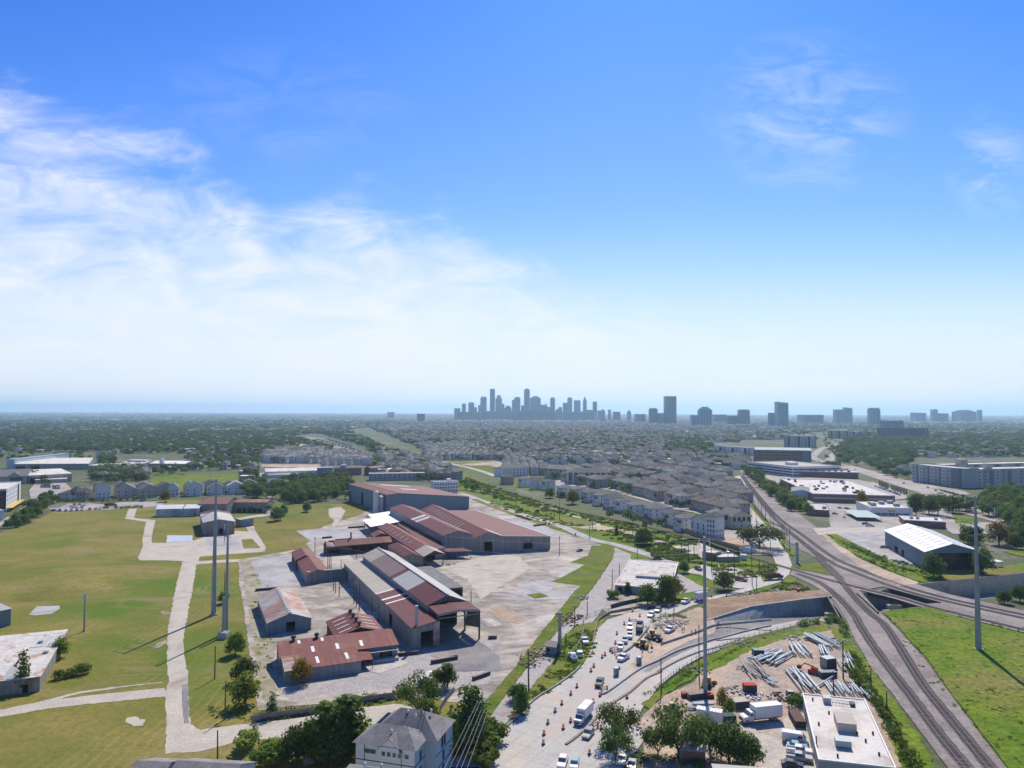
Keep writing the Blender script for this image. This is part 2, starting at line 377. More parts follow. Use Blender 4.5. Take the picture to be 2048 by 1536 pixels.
def offset(line, d):
    out = []
    for i, p in enumerate(line):
        a = line[max(0, i-1)]; b = line[min(len(line)-1, i+1)]; v = Vector((b.x - a.x, b.y - a.y)).normalized()
        out.append(Vector((p.x + v.y * d, p.y - v.x * d, p.z)))
    return out
def ribbon_mb(mb, line, w, z=0.0, jit=0.0, mi=0, h=None):
    L = offset(line, -w / 2); R = offset(line, w / 2)
    n = len(line); vs = []
    for i in range(n):
        ja = random.uniform(-jit, jit); jb = random.uniform(-jit, jit)
        d = (R[i] - L[i]).normalized()
        a = L[i] + d * ja; b = R[i] + d * jb
        vs += [(a.x, a.y, a.z + z), (b.x, b.y, b.z + z)]
    if h is None:
        mb.add(vs, [(2*i, 2*i+1, 2*i+3, 2*i+2) for i in range(n-1)], mi)
    else:
        k = 2 * n; vs2 = [(v[0], v[1], v[2] - h) for v in vs]
        fs = [(2*i, 2*i+1, 2*i+3, 2*i+2) for i in range(n-1)] + [(2*i, 2*i+2, 2*i+2+k, 2*i+k) for i in range(n-1)] + [(2*i+3, 2*i+1, 2*i+1+k, 2*i+3+k) for i in range(n-1)]
        fs += [(0, k, k+1, 1), (2*n-2, 2*n-1, 2*n-1+k, 2*n-2+k)]
        mb.add(vs + vs2, fs, mi)
    return mb
def ribbon(name, pts, w, m, jit=.2, n=6, z=None, kind='structure'):
    z = zup() if z is None else z
    sm = smooth(pts, n); ps = [(q.x, q.y) for q in offset(sm, -w/2)] + [(q.x, q.y) for q in offset(sm, w/2)[::-1]]
    SHEETS.append(((min(p[0] for p in ps), max(p[0] for p in ps), min(p[1] for p in ps), max(p[1] for p in ps)), ps, z))
    return ribbon_mb(MB(), smooth(pts, n), w, z, jit).obj(name, m, kind=kind)

# ------------------------------------------------------------------ the sunken road and the base ground with its cut
st = [ # rim, lane edge, lane/trench edge, wall foot, wall top, road height, wall top height
 (P('k',940,705),  P('k',945,700,-.15), P('k',935,610,-.15), P('k',880,470,-.15), P('k',880,455,.1)),
 (P('X',1500,1277), P('X',1502,1273,-2), P('X',1500,1259,-2), P('X',1500,1240,-2), P('X',1500,1214,1.5)),
 (P('X',1600,1250), P('X',1603,1246,-4.5), P('X',1603,1239,-4.5), P('X',1600,1229,-4.5), P('X',1600,1200,1.2)),
 (P('X',1652,1243), P('X',1664,1241,-6), P('X',1668,1236,-6), P('X',1664,1228,-6), P('X',1664,1193,.4))]
for rim_, top_ in (((1765,1222),(1765,1180)),((1862,1210),(1841,1171.6)),((2048,1188),(2048,1149.5)),((2330,1150),(2330,1118))):
    a = G(*rim_); b = G(*top_, 0.0); z = -7.0
    st.append((a, Vector((a.x, a.y, z)).lerp(Vector((b.x, b.y, z)), .10), Vector((a.x, a.y, z)).lerp(Vector((b.x, b.y, z)), .45), Vector((b.x, b.y - .3, z)), Vector((b.x, b.y, 0.05))))
def strip(name, i, j, m, kind='structure', dz=0.0):
    mb = MB(); vs = []
    for s_ in st: vs += [s_[i], s_[j] + Vector((0, 0, dz if j > i + 1 else 0))]
    return mb.add([tuple(v) for v in vs], [(2*k, 2*k+2, 2*k+3, 2*k+1) for k in range(len(st)-1)]).obj(name, m, kind=kind)
strip('bank', 0, 1, M_GRASS); strip('underpass_road', 1, 2, M_CROAD); strip('trench_floor', 2, 3, M_ASPH)
# far retaining wall, with coping
w = thing('retaining_wall', 'grey panelled concrete retaining wall rising beside the sunken road to the rail bridge', 'retaining wall')
mb = MB(); cp = MB()
for k in range(0, 5):
    a, b = st[k][3], st[k+1][3]; c, d = st[k+1][4], st[k][4]; nn = 6
    if k > 2: c, d = c - Vector((0,0,.12 + c.z)), (d - Vector((0,0,.12 + d.z)) if k > 3 else d)
    for i in range(nn):
        q0 = a.lerp(b, i/nn); q1 = a.lerp(b, (i+1)/nn); r1 = d.lerp(c, (i+1)/nn); r0_ = d.lerp(c, i/nn)
        mb.face([q0, q1, r1, r0_], (i + k) % 2)
    if k < 3: cp.beam(d + Vector((0,0,.15)), c + Vector((0,0,.15)), .7, .4)
mb.obj('wall', [M_WALLC, mat('retaining_concrete_b', (.26,.29,.29), (.22,.245,.245), .5, fine=(.9,.12))], w)
cp.obj('coping', M_SLABG, w)
w = thing('retaining_wall', 'tan concrete retaining wall of the underpass beyond the railway, right of the white metal shed', 'retaining wall')
mb = MB(); cp = MB()
for k in range(5, 7):
    a, b = st[k][3], st[k+1][3]; c, d = st[k+1][4], st[k][4]
    mb.face([a, b, c, d]); cp.beam(d + Vector((0,0,.5)), c + Vector((0,0,.5)), .35, 1.0)
mb.obj('wall', M_WALLT, w); cp.obj('parapet', M_WALLT, w)
hole = [(s_[0].x, s_[0].y) for s_ in st] + [(s_[4].x, s_[4].y) for s_ in st[::-1]]
from mathutils.geometry import delaunay_2d_cdt
outer = [(-31990,-2990),(31990,-2990),(31990,31990),(-31990,31990)]
grid = [(x, y) for x in range(-2000, 2001, 500) for y in range(0, 5001, 500)]
vs = [Vector(p) for p in outer + hole + grid]; nh = len(hole)
ed = [(i, (i+1) % 4) for i in range(4)] + [(4 + i, 4 + (i+1) % nh) for i in range(nh)]
r_ = delaunay_2d_cdt(vs, ed, [], 0, 1e-4)
fc = []
for f in r_[2]:
    c = sum((r_[0][i] for i in f), Vector((0, 0))) / len(f)
    if not inside(c, hole): fc.append(tuple(f))
MB().add([(v.x, v.y, 0.0) for v in r_[0]], fc).obj('ground', M_LAND, kind='structure')
# rim parapet strip on the near side of the cut
mb = MB(); 
for k in range(4, 7): mb.face([st[k][1], st[k+1][1], st[k+1][0], st[k][0]])
# dirt fill behind the grey wall
mb = MB(); tops = [s_[4] for s_ in st[:4]]; backs = [P('k',840,290), P('k',1000,265), P('k',1420,215), P('k',1800,215)]
n = 14; vs = []; 
def lerpl(l, t_):
    t_ *= len(l) - 1; i = min(int(t_), len(l) - 2); return l[i].lerp(l[i+1], t_ - i)
for i in range(n + 1):
    for j in range(9):
        q = lerpl(tops, i / n).lerp(lerpl(backs, i / n), j / 8)
        if 0 < j < 8: q.z += .9 * math.sin(PI * j / 8) + noise.noise(q * .35) * .9
        q.z += .03; vs.append(q)
mb.add(vs, [(i*9+j, (i+1)*9+j, (i+1)*9+j+1, i*9+j+1) for i in range(n) for j in range(8)])
tag(mb.obj('embankment', M_REDDIRT, kind='structure', smooth=True), 'raw reddish earth fill behind the grey retaining wall', 'earth')

# ------------------------------------------------------------------ ground cover, back to front
X = lambda *a: PS('X', *a)
sheet('lawn', PS('a',890,570,1010,552,1400,548,1430,575,1300,625,1240,640,1000,640,880,600), M_GRASSY, .5)
sheet('field', X(0,1066,60,1045,110,1022,150,1018,262,1012,330,1000,395,1000,505,1030,560,1008,700,1008,760,1002,820,1018,900,975,1000,985,1100,1010,1210,1050,1240,1092,1230,1130,1150,1260,1040,1360,990,1420,940,1536,700,1640,300,1700,-200,1760,-400,1500,-120,1200), M_FIELD, 0)
sheet('road_shoulder', X(500,1006,560,1012,620,1020,650,1013,500,1000), M_GRASS, .4)
# rail corridor belt of weeds in the middle
sheet('verge', X(640,868,690,866,900,930,1010,985,1120,1015,1240,1040,1400,1085,1560,1128,1600,1150,1560,1190,1450,1172,1330,1180,1220,1130,1180,1085,1100,1048,1000,1010,915,975,850,930,740,890), M_GRASSY, .5)
sheet('verge', X(870,920,960,918,1040,940,1120,985,1060,985,960,950), M_GRASS, .5)
sheet('building_lot', PS('b',455,483,560,483,800,470,905,495,900,580,850,575,700,535,560,497), M_GRASS, .2)
ribbon('lot_road', PS('b',560,484,640,500,760,530,860,565,905,578), 9, M_SLABG)
ribbon('lot_road', PS('b',450,486,560,484,700,480,830,473,905,498), 7, M_SLABG)
sheet('bare_lot', PS('b',640,493,830,478,905,500,895,520,820,500,700,500), M_DIRT, .3)
# fields, concrete drives on the left
sheet('drive', X(365,1123,355,1160,345,1210,335,1260,334,1330,338,1360,330,1385,333,1440,330,1508,400,1503,470,1484,560,1476,640,1472,760,1476,850,1450,862,1420,790,1408,700,1418,620,1432,470,1450,400,1460,380,1448,376,1400,376,1350,370,1320,366,1280,375,1230,385,1180,393,1125), M_OLDCON, .35, 1.6)
sheet('drive', PS('d',910,450,945,370,940,330,965,210,880,197,825,190,850,125,905,122,885,185,1025,200,1020,230,1000,320,1005,350,1090,350,1280,335,1350,310,1560,270,1640,275,1600,185,1620,175,1780,155,1780,165,1650,190,1700,290,1755,375,1750,405,1700,412,1600,418,1320,440,1300,490,1215,470,1100,465,930,465), M_OLDCON, .3, 1.6)
sheet('drive', PS('d',1300,470,1700,452,1900,425,1930,440,1700,470,1480,480,1300,492), M_OLDCON, .4)
sheet('slab', PS('d',1350,355,1380,400,1600,385,1560,310,1520,305,1360,325), M_SLABG, .1)
sheet('grass_plot', PS('d',1595,328,1665,322,1725,385,1610,388), M_FIELD, .2)
sheet('puddle', PS('d',1105,300,1272,300,1272,335,1098,348), mat('wet_concrete', (.30,.36,.42), (.36,.41,.46), .3, rough=.12, c3=(.40,.42,.44), s3=.1), .2)
sheet('dirt_track', X(-20,1438,100,1417,200,1406,290,1397,335,1393,330,1376,270,1382,200,1389,100,1400,0,1420,-20,1426), M_OLDCON, .35, 1.4)
sheet('wheel_track', PS('e',120,712,300,662,520,608,800,570,1080,540,1060,550,800,580,520,620,300,676,140,722), M_OLDCON, .5, 1.2)
M_BARE = mat('bare_tan', (.25,.20,.13), (.17,.145,.09), .3, c3=(.33,.27,.19), s3=.09, fine=(1.1,.25))
for xy in ((230,640,330,618,450,600,560,622,700,628,740,640,640,655,520,640,420,636,330,645), (270,690,360,672,480,672,540,690,460,704,340,706), (1060,800,1120,805,1130,820,1080,826), (980,1040,1100,990,1120,1010,1000,1060)): sheet('bare_patch', PS('d', *xy), M_BARE, 1.0, 1.2)
mb = MB(); c0, c1_ = P('d',480,640), P('d',800,640); ax = (c1_ - c0); n_ = 22; rw = []
for i in range(n_):
    for j in range(n_):
        u, v = i/(n_-1)*2-1, j/(n_-1)*2-1; q = c0 + ax * u * .95 + Vector((0, 26 * v, 0)); r2 = math.hypot(u, v)
        q.z = .3 + 2.6 * max(0, math.cos(min(r2, 1) * PI) * .5 + .5) * (1 + .5 * noise.noise(q * .06)) if r2 < 1 else -.3
        rw.append(q)
mb.add(rw, [(i*n_+j, (i+1)*n_+j, (i+1)*n_+j+1, i*n_+j+1) for i in range(n_-1) for j in range(n_-1)]).obj('mound', M_FIELD, kind='structure', smooth=True)
sheet('slab', PS('d',190,825,240,770,390,765,395,785,340,820,230,830), M_SLABG, .2)
sheet('bare_patch', PS('e',840,780,900,770,960,790,950,830,880,835,830,810), M_OLDCON, .7, 1)
sheet('asphalt_patch', PS('e',1200,560,1240,560,1250,810,1215,815,1205,700), M_ASPH, .3)
sheet('car_park', PS('p',560,800,700,790,800,745,1030,740,1220,755,1400,730,1900,720,1910,770,1700,790,1560,790,1280,815,900,830,640,835), M_LOT, .3)
# the big yard
sheet('yard', X(478,1120,520,1112,590,1100,625,1080,600,1062,655,1050,720,1030,760,1008,800,1000,925,985,1000,1012,1050,1035,1110,1060,1190,1085,1215,1098,1210,1130,1175,1180,1120,1240,1060,1312,1000,1375,960,1415,880,1400,760,1398,650,1408,560,1416,518,1422,505,1380,498,1300,488,1220,478,1160), M_YARD, .5)
sheet('yard', PS('g',300,860,620,850,900,800,1250,640,1600,560,1860,520,2048,480,2048,700,1950,860,1700,900,1300,880,800,930,500,960,400,1000,330,900), M_YARD2, .7)
sheet('scrub', X(482,1122,520,1118,540,1180,560,1230,545,1330,552,1390,530,1405,512,1340,505,1270,492,1200), mat('scrubby_grass', (.17,.16,.07), (.28,.25,.17), .25, c3=(.33,.29,.23), s3=.09, bump=.3), .8)
sheet('slab', PS('f',85,755,400,712,560,700,640,790,700,820,540,930,500,945,180,965), M_SLABG, .15)
sheet('slab', PS('f',440,520,900,480,1000,575,870,600,560,605,500,560), M_SLABG, .15)
sheet('slab', PS('f',640,575,730,560,740,590,650,600), M_SLAB, .1)
sheet('dirt_patch', PS('f',590,690,860,700,900,760,760,760,640,730), M_OLDCON, .5)
sheet('grass_plot', PS('f',370,345,500,320,860,318,790,330,700,360,720,430,640,500,380,520,560,660,450,690,380,560,300,470,80,440,240,380), M_FIELD, .5)
sheet('worn_path', PS('f',700,345,790,330,830,360,800,420,770,455,745,490,725,485,740,440,700,400), M_OLDCON, .9)
sheet('slab', PS('i',520,420,730,340,900,310,830,420,640,428), M_SLAB, .15)
sheet('slab', PS('i',780,180,830,132,1000,142,950,205,860,195), M_SLAB, .1)
sheet('slab', PS('i',250,360,330,355,430,410,360,425), M_SLAB, .1)
sheet('slab', PS('i',150,690,200,660,330,680,300,705), M_SLAB, .1)
sheet('slab', PS('i',160,860,270,775,300,800,230,860), M_SLABG, .1)
sheet('slab', PS('w',1130,310,1400,310,1700,420,2048,560,2040,640,1700,560,1190,360), M_SLABG, .2)
sheet('slab', PS('n',0,560,80,540,280,530,180,630,0,580), M_SLAB, .2)
sheet('slab', PS('n',0,690,150,700,110,751,-120,751,-300,700), M_SLABG, .3)
sheet('slab', PS('n',-200,650,0,600,60,620,0,690,-250,700), M_SLABG, .3)
sheet('sand', PS('i',330,240,420,250,560,330,640,380,560,400,420,380,340,320), M_DIRT, .7)
sheet('sand', PS('g',960,680,1250,655,1330,700,1100,780,1000,760), M_SLAB, .3)
sheet('sand', PS('f',1560,810,2040,700,2200,720,2300,820,2048,960,1900,1060,1780,900), M_OLDCON, .9)
sheet('grey_apron', PS('g',1560,560,1880,520,2048,640,2048,760,1700,760,1500,640), M_ASPH, .9)
# grass strip with the pavement beside it
sheet('grass_strip', X(1184,1092,1225,1092,1224,1118,1190,1168,1150,1220,1100,1280,1050,1340,1010,1392,985,1428,945,1460,925,1450,945,1425,985,1388,1030,1335,1075,1275,1115,1225,1150,1182,1162,1172,1100,1164,1118,1158,1170,1130,1140,1125,1175,1112), M_GRASS, .3, 1.5)
sheet('grass_plot', PS('i',625,165,740,150,810,180,690,198), M_GRASS, .4)
sheet('old_road', X(1230,1095,1262,1110,1255,1150,1190,1240,1168,1265,1120,1315,1090,1350,1045,1400,1015,1445,990,1490,960,1536,900,1536,950,1460,985,1430,1010,1394,1052,1340,1102,1280,1152,1220,1192,1170,1226,1118), M_YARD2, .4)
sheet('verge', X(1212,1238,1180,1246,1150,1252,1120,1282,1107,1321,1071,1365,1048,1392,1012,1448,985,1500,1000,1500,1020,1460,1062,1418,1104,1384,1148,1352,1182,1322,1190,1290,1198,1262), M_GRASSY, .4, 1.5)
# long old road along the railway
ribbon('road', PS('w',640,-10,730,20,1000,120,1300,225,1600,320,2048,455) + X(1180,1078,1240,1092,1320,1118,1350,1135), 7.5, M_SLABG)
ribbon('verge', PS('w',780,60,1000,150,1300,260,1600,370,2048,500), 5, M_FIELD)
sheet('slab', PS('w',880,240,1120,300,1400,310,1330,360,1200,350,1060,290), M_SLAB, .2)
ribbon('track', PS('r',590,660,800,700,960,770,1150,820,1260,860,1250,885,1100,905,930,900), 3.2, M_OLDCON)
sheet('dirt_track', PS('r',1000,915,1180,905,1290,885,1500,920,1700,960,1990,1040,2048,1060,2040,1120,1900,1060,1640,990,1400,950,1180,935), M_DIRT, .5)
# construction road
sheet('road', X(955,1560,1012,1455,1058,1405,1110,1375,1150,1350,1172,1322,1184,1290,1194,1260,1215,1240,1260,1226,1330,1216,1390,1202,1450,1188,1510,1172,1548,1158,1556,1140,1545,1110,1525,1085,1500,1050,1480,1010,1468,970,1462,955,1485,950,1500,985,1520,1020,1548,1062,1572,1098,1584,1130,1578,1150,1560,1165,1500,1182,1440,1196,1380,1214,1335,1235,1310,1262,1296,1300,1303,1330,1340,1308,1402,1285,1440,1283,1440,1300,1410,1312,1370,1332,1320,1372,1290,1410,1272,1440,1290,1480,1200,1600), M_CROAD, .15, 3)
sheet('dirt_apron', X(1305,1250,1340,1235,1400,1215,1428,1240,1432,1285,1400,1287,1350,1305,1310,1325,1270,1340,1262,1330,1285,1300), M_DIRT, .5)
sheet('dirt_patch', X(1180,1330,1225,1325,1240,1350,1200,1390,1150,1440,1110,1480,1085,1480,1120,1430,1160,1370), mat('sandy_film', (.44,.385,.32), (.40,.375,.34), .3), .7)
sheet('trench_floor', X(1285,1345,1330,1308,1380,1282,1432,1265,1434,1281,1380,1300,1340,1318,1300,1345), M_ASPH, .2)
sheet('side_street', X(1380,1140,1405,1130,1445,1130,1520,1150,1530,1172,1480,1178,1445,1172,1400,1150,1370,1146), M_CROAD, .2)
sheet('gravel_lot', X(1318,1148,1362,1150,1400,1172,1420,1178,1330,1205,1305,1180), M_YARD2, .4)
sheet('gravel_lot', X(1230,1168,1300,1178,1310,1205,1290,1222,1222,1232,1205,1220), M_YARD, .4)
sheet('verge', X(1310,1198,1420,1178,1400,1195,1320,1215), M_GRASSY, .4)
# storage yard
sheet('storage_yard', X(1455,1318,1520,1280,1600,1262,1690,1262,1735,1330,1790,1430,1840,1536,1280,1560,1290,1480,1275,1442,1330,1392,1390,1365,1400,1345), M_DIRT, .3)
sheet('storage_yard', X(1480,1300,1560,1275,1680,1275,1720,1340,1760,1420,1600,1440,1540,1400,1440,1400,1420,1370,1440,1340), mat('yard_mud', (.34,.275,.22), (.27,.225,.19), .15, c3=(.42,.32,.235), s3=.06, fine=(1.1,.25)), .8)
sheet('forecourt', PS('l',480,800,880,760,960,680,1060,680,1120,860,1180,1150,700,1150,640,900), M_OLDCON, .3)
sheet('verge', X(1282,1410,1330,1372,1400,1322,1470,1290,1560,1268,1620,1255,1650,1246,1660,1262,1560,1282,1480,1312,1445,1335,1400,1350,1330,1392,1300,1420), M_GRASSY, .6, 2)
sheet('verge', X(1655,1250,1690,1262,1745,1340,1800,1420,1860,1510,1880,1600,1820,1600,1790,1500,1745,1400,1700,1320,1668,1275), M_GRASSY, .7, 2)
# railway gravel
sheet('rail_ballast', X(1478,938,1500,938,1560,1000,1640,1060,1720,1120,1760,1142,1830,1168,1900,1190,2060,1225,2200,1250,2200,1275,2060,1246,1882,1207,1774,1177,1768,1174,1719,1182,1757,1224,1768,1232,1800,1265,1850,1320,1900,1390,1960,1470,2015,1540,2060,1600,1930,1600,1895,1536,1830,1450,1790,1395,1745,1340,1712,1285,1695,1245,1670,1205,1650,1185,1620,1168,1580,1150,1586,1138,1640,1148,1690,1160,1660,1130,1600,1100,1560,1060,1525,1015,1495,970), M_GRAVEL, .2, 5)
ribbon('rail_ballast', PS('m',840,790,1000,832,1200,882,1400,942,1700,1017,2048,1102,2400,1190), 6.0, M_GRAVEL, .1)
sheet('rail_ballast', PS('m',1482,915,2048,1030,2400,1100,2400,1182,2048,1097,1600,988,1340,922), M_GRAVEL, .1)
sheet('parking_strip', X(1489,962,1500,972,1530,1015,1560,1052,1600,1090,1585,1090,1545,1052,1515,1015,1492,985), M_ASPH, .1)
ribbon('alley', PS('s',1215,290,1300,370,1420,500,1560,640,1680,760,1790,890,1850,1000), 7, M_CROAD)
ribbon('verge', PS('s',1300,270,1380,350,1480,480,1620,640,1740,770,1830,880,1880,960,1960,1060), 4, M_GRASSY)
sheet('dirt_lot', PS('s',1060,770,1380,770,1420,830,1560,900,1700,1000,1720,1060,1500,1060,1400,960,1060,880), M_DIRT, .3)
sheet('dirt_lot', PS('s',1060,760,1420,800,1400,850,1060,840), M_LOT, .3)
sheet('verge', PS('m',470,650,640,640,690,690,680,715,520,690), M_GRASS, .4)
# ground right of the tracks
sheet('meadow', X(1768,1226,1800,1221,1835,1217,1862,1214,1920,1236,2060,1272,2300,1320,2300,1620,2060,1600,2015,1536,1962,1466,1902,1386,1852,1316,1802,1262), M_GRASSY, .4, 3)
sheet('dirt_shoulder', PS('m',650,400,760,470,900,600,1100,690,1320,770,1325,782,1180,800,980,700,800,570,690,480), M_DIRT, .6)
sheet('verge', PS('m',690,440,760,440,1000,560,1200,640,1400,700,1500,740,1420,780,1300,760,1150,700,960,620,780,520), M_GRASSY, .5)
sheet('car_park', PS('m',520,70,700,250,720,380,740,430,1000,560,1180,640,1320,640,1200,540,1110,470,1100,420,1250,370,1500,400,1560,440,2060,440,2060,360,1600,360,1500,250,1280,210,900,220), M_LOT, .3)
sheet('car_park', PS('m',700,395,1100,400,1100,470,1200,560,1330,640,1200,660,1000,560,780,450), M_SLABG, .3)
sheet('dirt_lot', PS('m',600,400,1100,395,1100,430,760,440,640,450), M_OLDCON, .3)
sheet('meadow', PS('m',1400,700,1500,690,1800,680,2060,640,2060,703,1800,732,1500,762), M_FIELD, .4)
sheet('lawn', PS('m',1560,310,1720,330,1740,370,1580,370), M_GRASSY, .4)
sheet('lawn', PS('m',1900,560,2100,540,2100,600,2000,590), M_GRASSY, .4)
sheet('lawn', PS('m',1980,650,2100,650,2100,700,1980,690), M_GRASSY, .3)
# boulevard in the upper right
ribbon('highway', PS('A',2250,820,1700,690,1450,600,1200,480,950,400,700,320,500,265,330,220,230,190), 27, M_LOT, n=8)
ribbon('highway', PS('A',1500,590,1200,500,950,430,700,345,560,300), 9, M_LOT, n=8)
ribbon('highway', PS('A',260,200,310,130,340,90,300,50,200,80,140,130,120,160,200,200), 14, M_LOT, n=8)
ribbon('highway', PS('A',340,90,360,40,500,10), 16, M_LOT, n=8)
sheet('car_park', PS('u',640,560,900,600,1060,600,1900,640,2200,700,2300,800,1900,1000,1350,1080,1200,1000,1010,900,900,700,760,640), M_LOT, .3)
sheet('car_park', PS('A',650,380,1000,500,960,540,800,560,700,460), M_LOT, .3)
sheet('car_park', PS('A',940,360,1180,410,1500,470,1560,500,1480,505,1150,430,960,385), M_LOT, .3)
# rail yard far left of centre
ribbon('rail_ballast', PS('z',2200,600,2000,540,1850,500,1700,450,1560,400,1450,370,1330,345), 34, M_GRAVEL, n=5)
ribbon('haul_road', PS('z',1700,560,1560,530,1450,490,1330,460,1290,420,1250,385,1120,380), 22, M_SLAB, n=5)
ribbon('haul_road', PS('z',1790,520,1600,495,1420,450,1320,405,1400,360,1600,370), 9, M_SLAB, n=5)
# lots and streets in the left distance
sheet('car_park', PS('a',170,650,200,610,380,600,420,640,330,690,180,700), M_LOT, .3)
sheet('street', PS('p',0,1020,200,880,400,740,560,640,640,600,720,560,700,545,560,590,440,660,300,770,150,870,-40,985), M_LOT, .3)
sheet('car_park', PS('q',670,430,900,430,900,500,760,510), M_LOT, .3)
sheet('car_park', PS('q',110,320,560,320,560,375,110,370), M_DIRT, .5)
sheet('construction_lot', PS('q',860,345,1500,345,1640,370,1500,385,860,370), M_DIRT, .5)
ribbon('street', PS('q',640,395,900,390,1400,360), 9, M_LOT)
ribbon('street', PS('q',910,560,940,640,960,700,930,760,940,850,760,880), 5, M_LOT)
# ------------------------------------------------------------------ foliage
def leafmat(name, cols, rnd=.3):
    m, t, b = base_mat(name); b.inputs['Roughness'].default_value = .75; b.inputs['Specular IOR Level'].default_value = .12
    oc = t.n('ShaderNodeTexCoord').outputs[3]; oi = t.n('ShaderNodeObjectInfo')
    n1 = t.noise(oc, .45, 3, .6); wn = t.n('ShaderNodeTexWhiteNoise', noise_dimensions='3D')
    t.put(wn.inputs[0], t.n('ShaderNodeVectorMath', operation='SNAP', i0=oc, i1=(.6, .6, .6)).outputs[0])
    col = t.mix(t.rng(n1, .35, .65), cols[0], cols[1])
    col = t.mix(t.math('MULTIPLY', wn.outputs[0], .45), col, cols[2])
    h = t.n('ShaderNodeHueSaturation'); t.put(h.inputs['Color'], col)
    t.put(h.inputs['Value'], t.rng(oi.outputs['Random'], 0, 1, 1 - rnd, 1 + rnd))
    t.put(h.inputs['Hue'], t.rng(t.math('FRACT', t.math('MULTIPLY', oi.outputs['Random'], 9.7)), 0, 1, .475, .515))
    t.put(b.inputs['Base Color'], h.outputs[0])
    tr = t.n('ShaderNodeBsdfTranslucent'); t.put(tr.inputs[0], h.outputs[0]); ms = t.n('ShaderNodeMixShader'); ms.inputs[0].default_value = .45
    t.nt.links.new(b.outputs[0], ms.inputs[1]); t.nt.links.new(tr.outputs[0], ms.inputs[2])
    out = [n for n in t.nt.nodes if n.type == 'OUTPUT_MATERIAL'][0]; t.nt.links.new(ms.outputs[0], out.inputs[0]); return m
L_DARK = leafmat('leaf_dark', ((.062,.11,.028), (.10,.165,.038), (.14,.21,.045)))
L_MID = leafmat('leaf_mid', ((.075,.14,.024), (.12,.19,.032), (.16,.23,.045)))
L_LIGHT = leafmat('leaf_light', ((.14,.21,.03), (.20,.26,.04), (.26,.30,.055)))
L_YEL = leafmat('leaf_turning', ((.17,.15,.02), (.24,.18,.025), (.12,.14,.02)))
L_FAR = leafmat('leaf_far', ((.052,.092,.026), (.080,.125,.035), (.10,.145,.040)), .4)
M_BARK = mat('bark', (.10,.075,.055), (.16,.13,.10), 2.0)
def leaf_cloud(mb, lobes, n, size, rnd, flat=.6, mi=0):
    "leaf clumps spread through the shells of several uneven lobes"
    tot = sum(l[3] ** 2 for l in lobes)
    for (x, y, z, r) in lobes:
        for _ in range(int(n * r * r / tot)):
            d = Vector((rnd.gauss(0,1), rnd.gauss(0,1), rnd.gauss(0,1))).normalized()
            rr = r * (rnd.random() ** .35) * (1 + .28 * noise.noise(d * 2.2 + Vector((x, y, z))))
            c = Vector((x + d.x * rr, y + d.y * rr, z + d.z * rr * flat))
            nrm = (d + Vector((rnd.gauss(0,.55), rnd.gauss(0,.55), rnd.gauss(0,.55) + .35))).normalized()
            a = nrm.orthogonal().normalized(); a.rotate(Matrix.Rotation(rnd.random() * 6.28, 3, nrm)); b = nrm.cross(a)
            s = size * rnd.uniform(.6, 1.35)
            if rnd.random() < .5: mb.face([c + a * s * .6, c + b * s * .45 + a * .1 * s, c - a * s * .55, c - b * s * .5], mi)
            else: mb.face([c + a * s * .65, c - a * s * .35 + b * s * .5, c - a * s * .45 - b * s * .4], mi)
def tree_proto(kind, h, wd, leaf, size, n, seed, lobes=10, base=.15, open_=0.0):
    rnd = random.Random(seed); L = []; r = wd / 2
    tr = MB(); th = h * base; tr.tube((0,0,-.3), (0,0,th), .035 * h, .024 * h, 7)
    for k in range(lobes):
        a = 2.4 * k + rnd.random(); q = (k + .5) / lobes
        if kind == 'round': rad_ = r * (.62 if k < lobes * .7 else .25) * rnd.uniform(.6, 1.05); z = th + (h - th) * (.12 + .66 * q) ; lr = r * rnd.uniform(.42, .64)
        elif kind == 'oak': rad_ = r * rnd.uniform(.45, .75); z = th + (h - th) * rnd.uniform(.35, .75); lr = r * rnd.uniform(.30, .45)
        elif kind == 'tall': rad_ = r * rnd.uniform(.15, .5) * (1.15 - q * .7); z = h * (.14 + .74 * q); lr = r * (.74 - .30 * q) * rnd.uniform(.8, 1.2)
        else: rad_ = r * rnd.uniform(.2, .75); z = h * rnd.uniform(.35, .6); lr = r * rnd.uniform(.35, .55)
        x, y = rad_ * math.cos(a), rad_ * math.sin(a)
        L.append((x, y, min(z, h - lr * .6), lr))
        tr.tube((0, 0, th * rnd.uniform(.7, 1)), (x * .9, y * .9, z - lr * .15), .013 * h, .005 * h, 5)
    cr = MB(); leaf_cloud(cr, L, int(n*1.5), size, rnd, .80 if kind != 'tall' else .9)
    return (cr.mesh('crown', leaf), tr.mesh('trunk', M_BARK), h)
TREE = {}
def tkind(key, *a):
    TREE[key] = [tree_proto(*a[:6], seed, *a[6:]) for seed in range(3)]
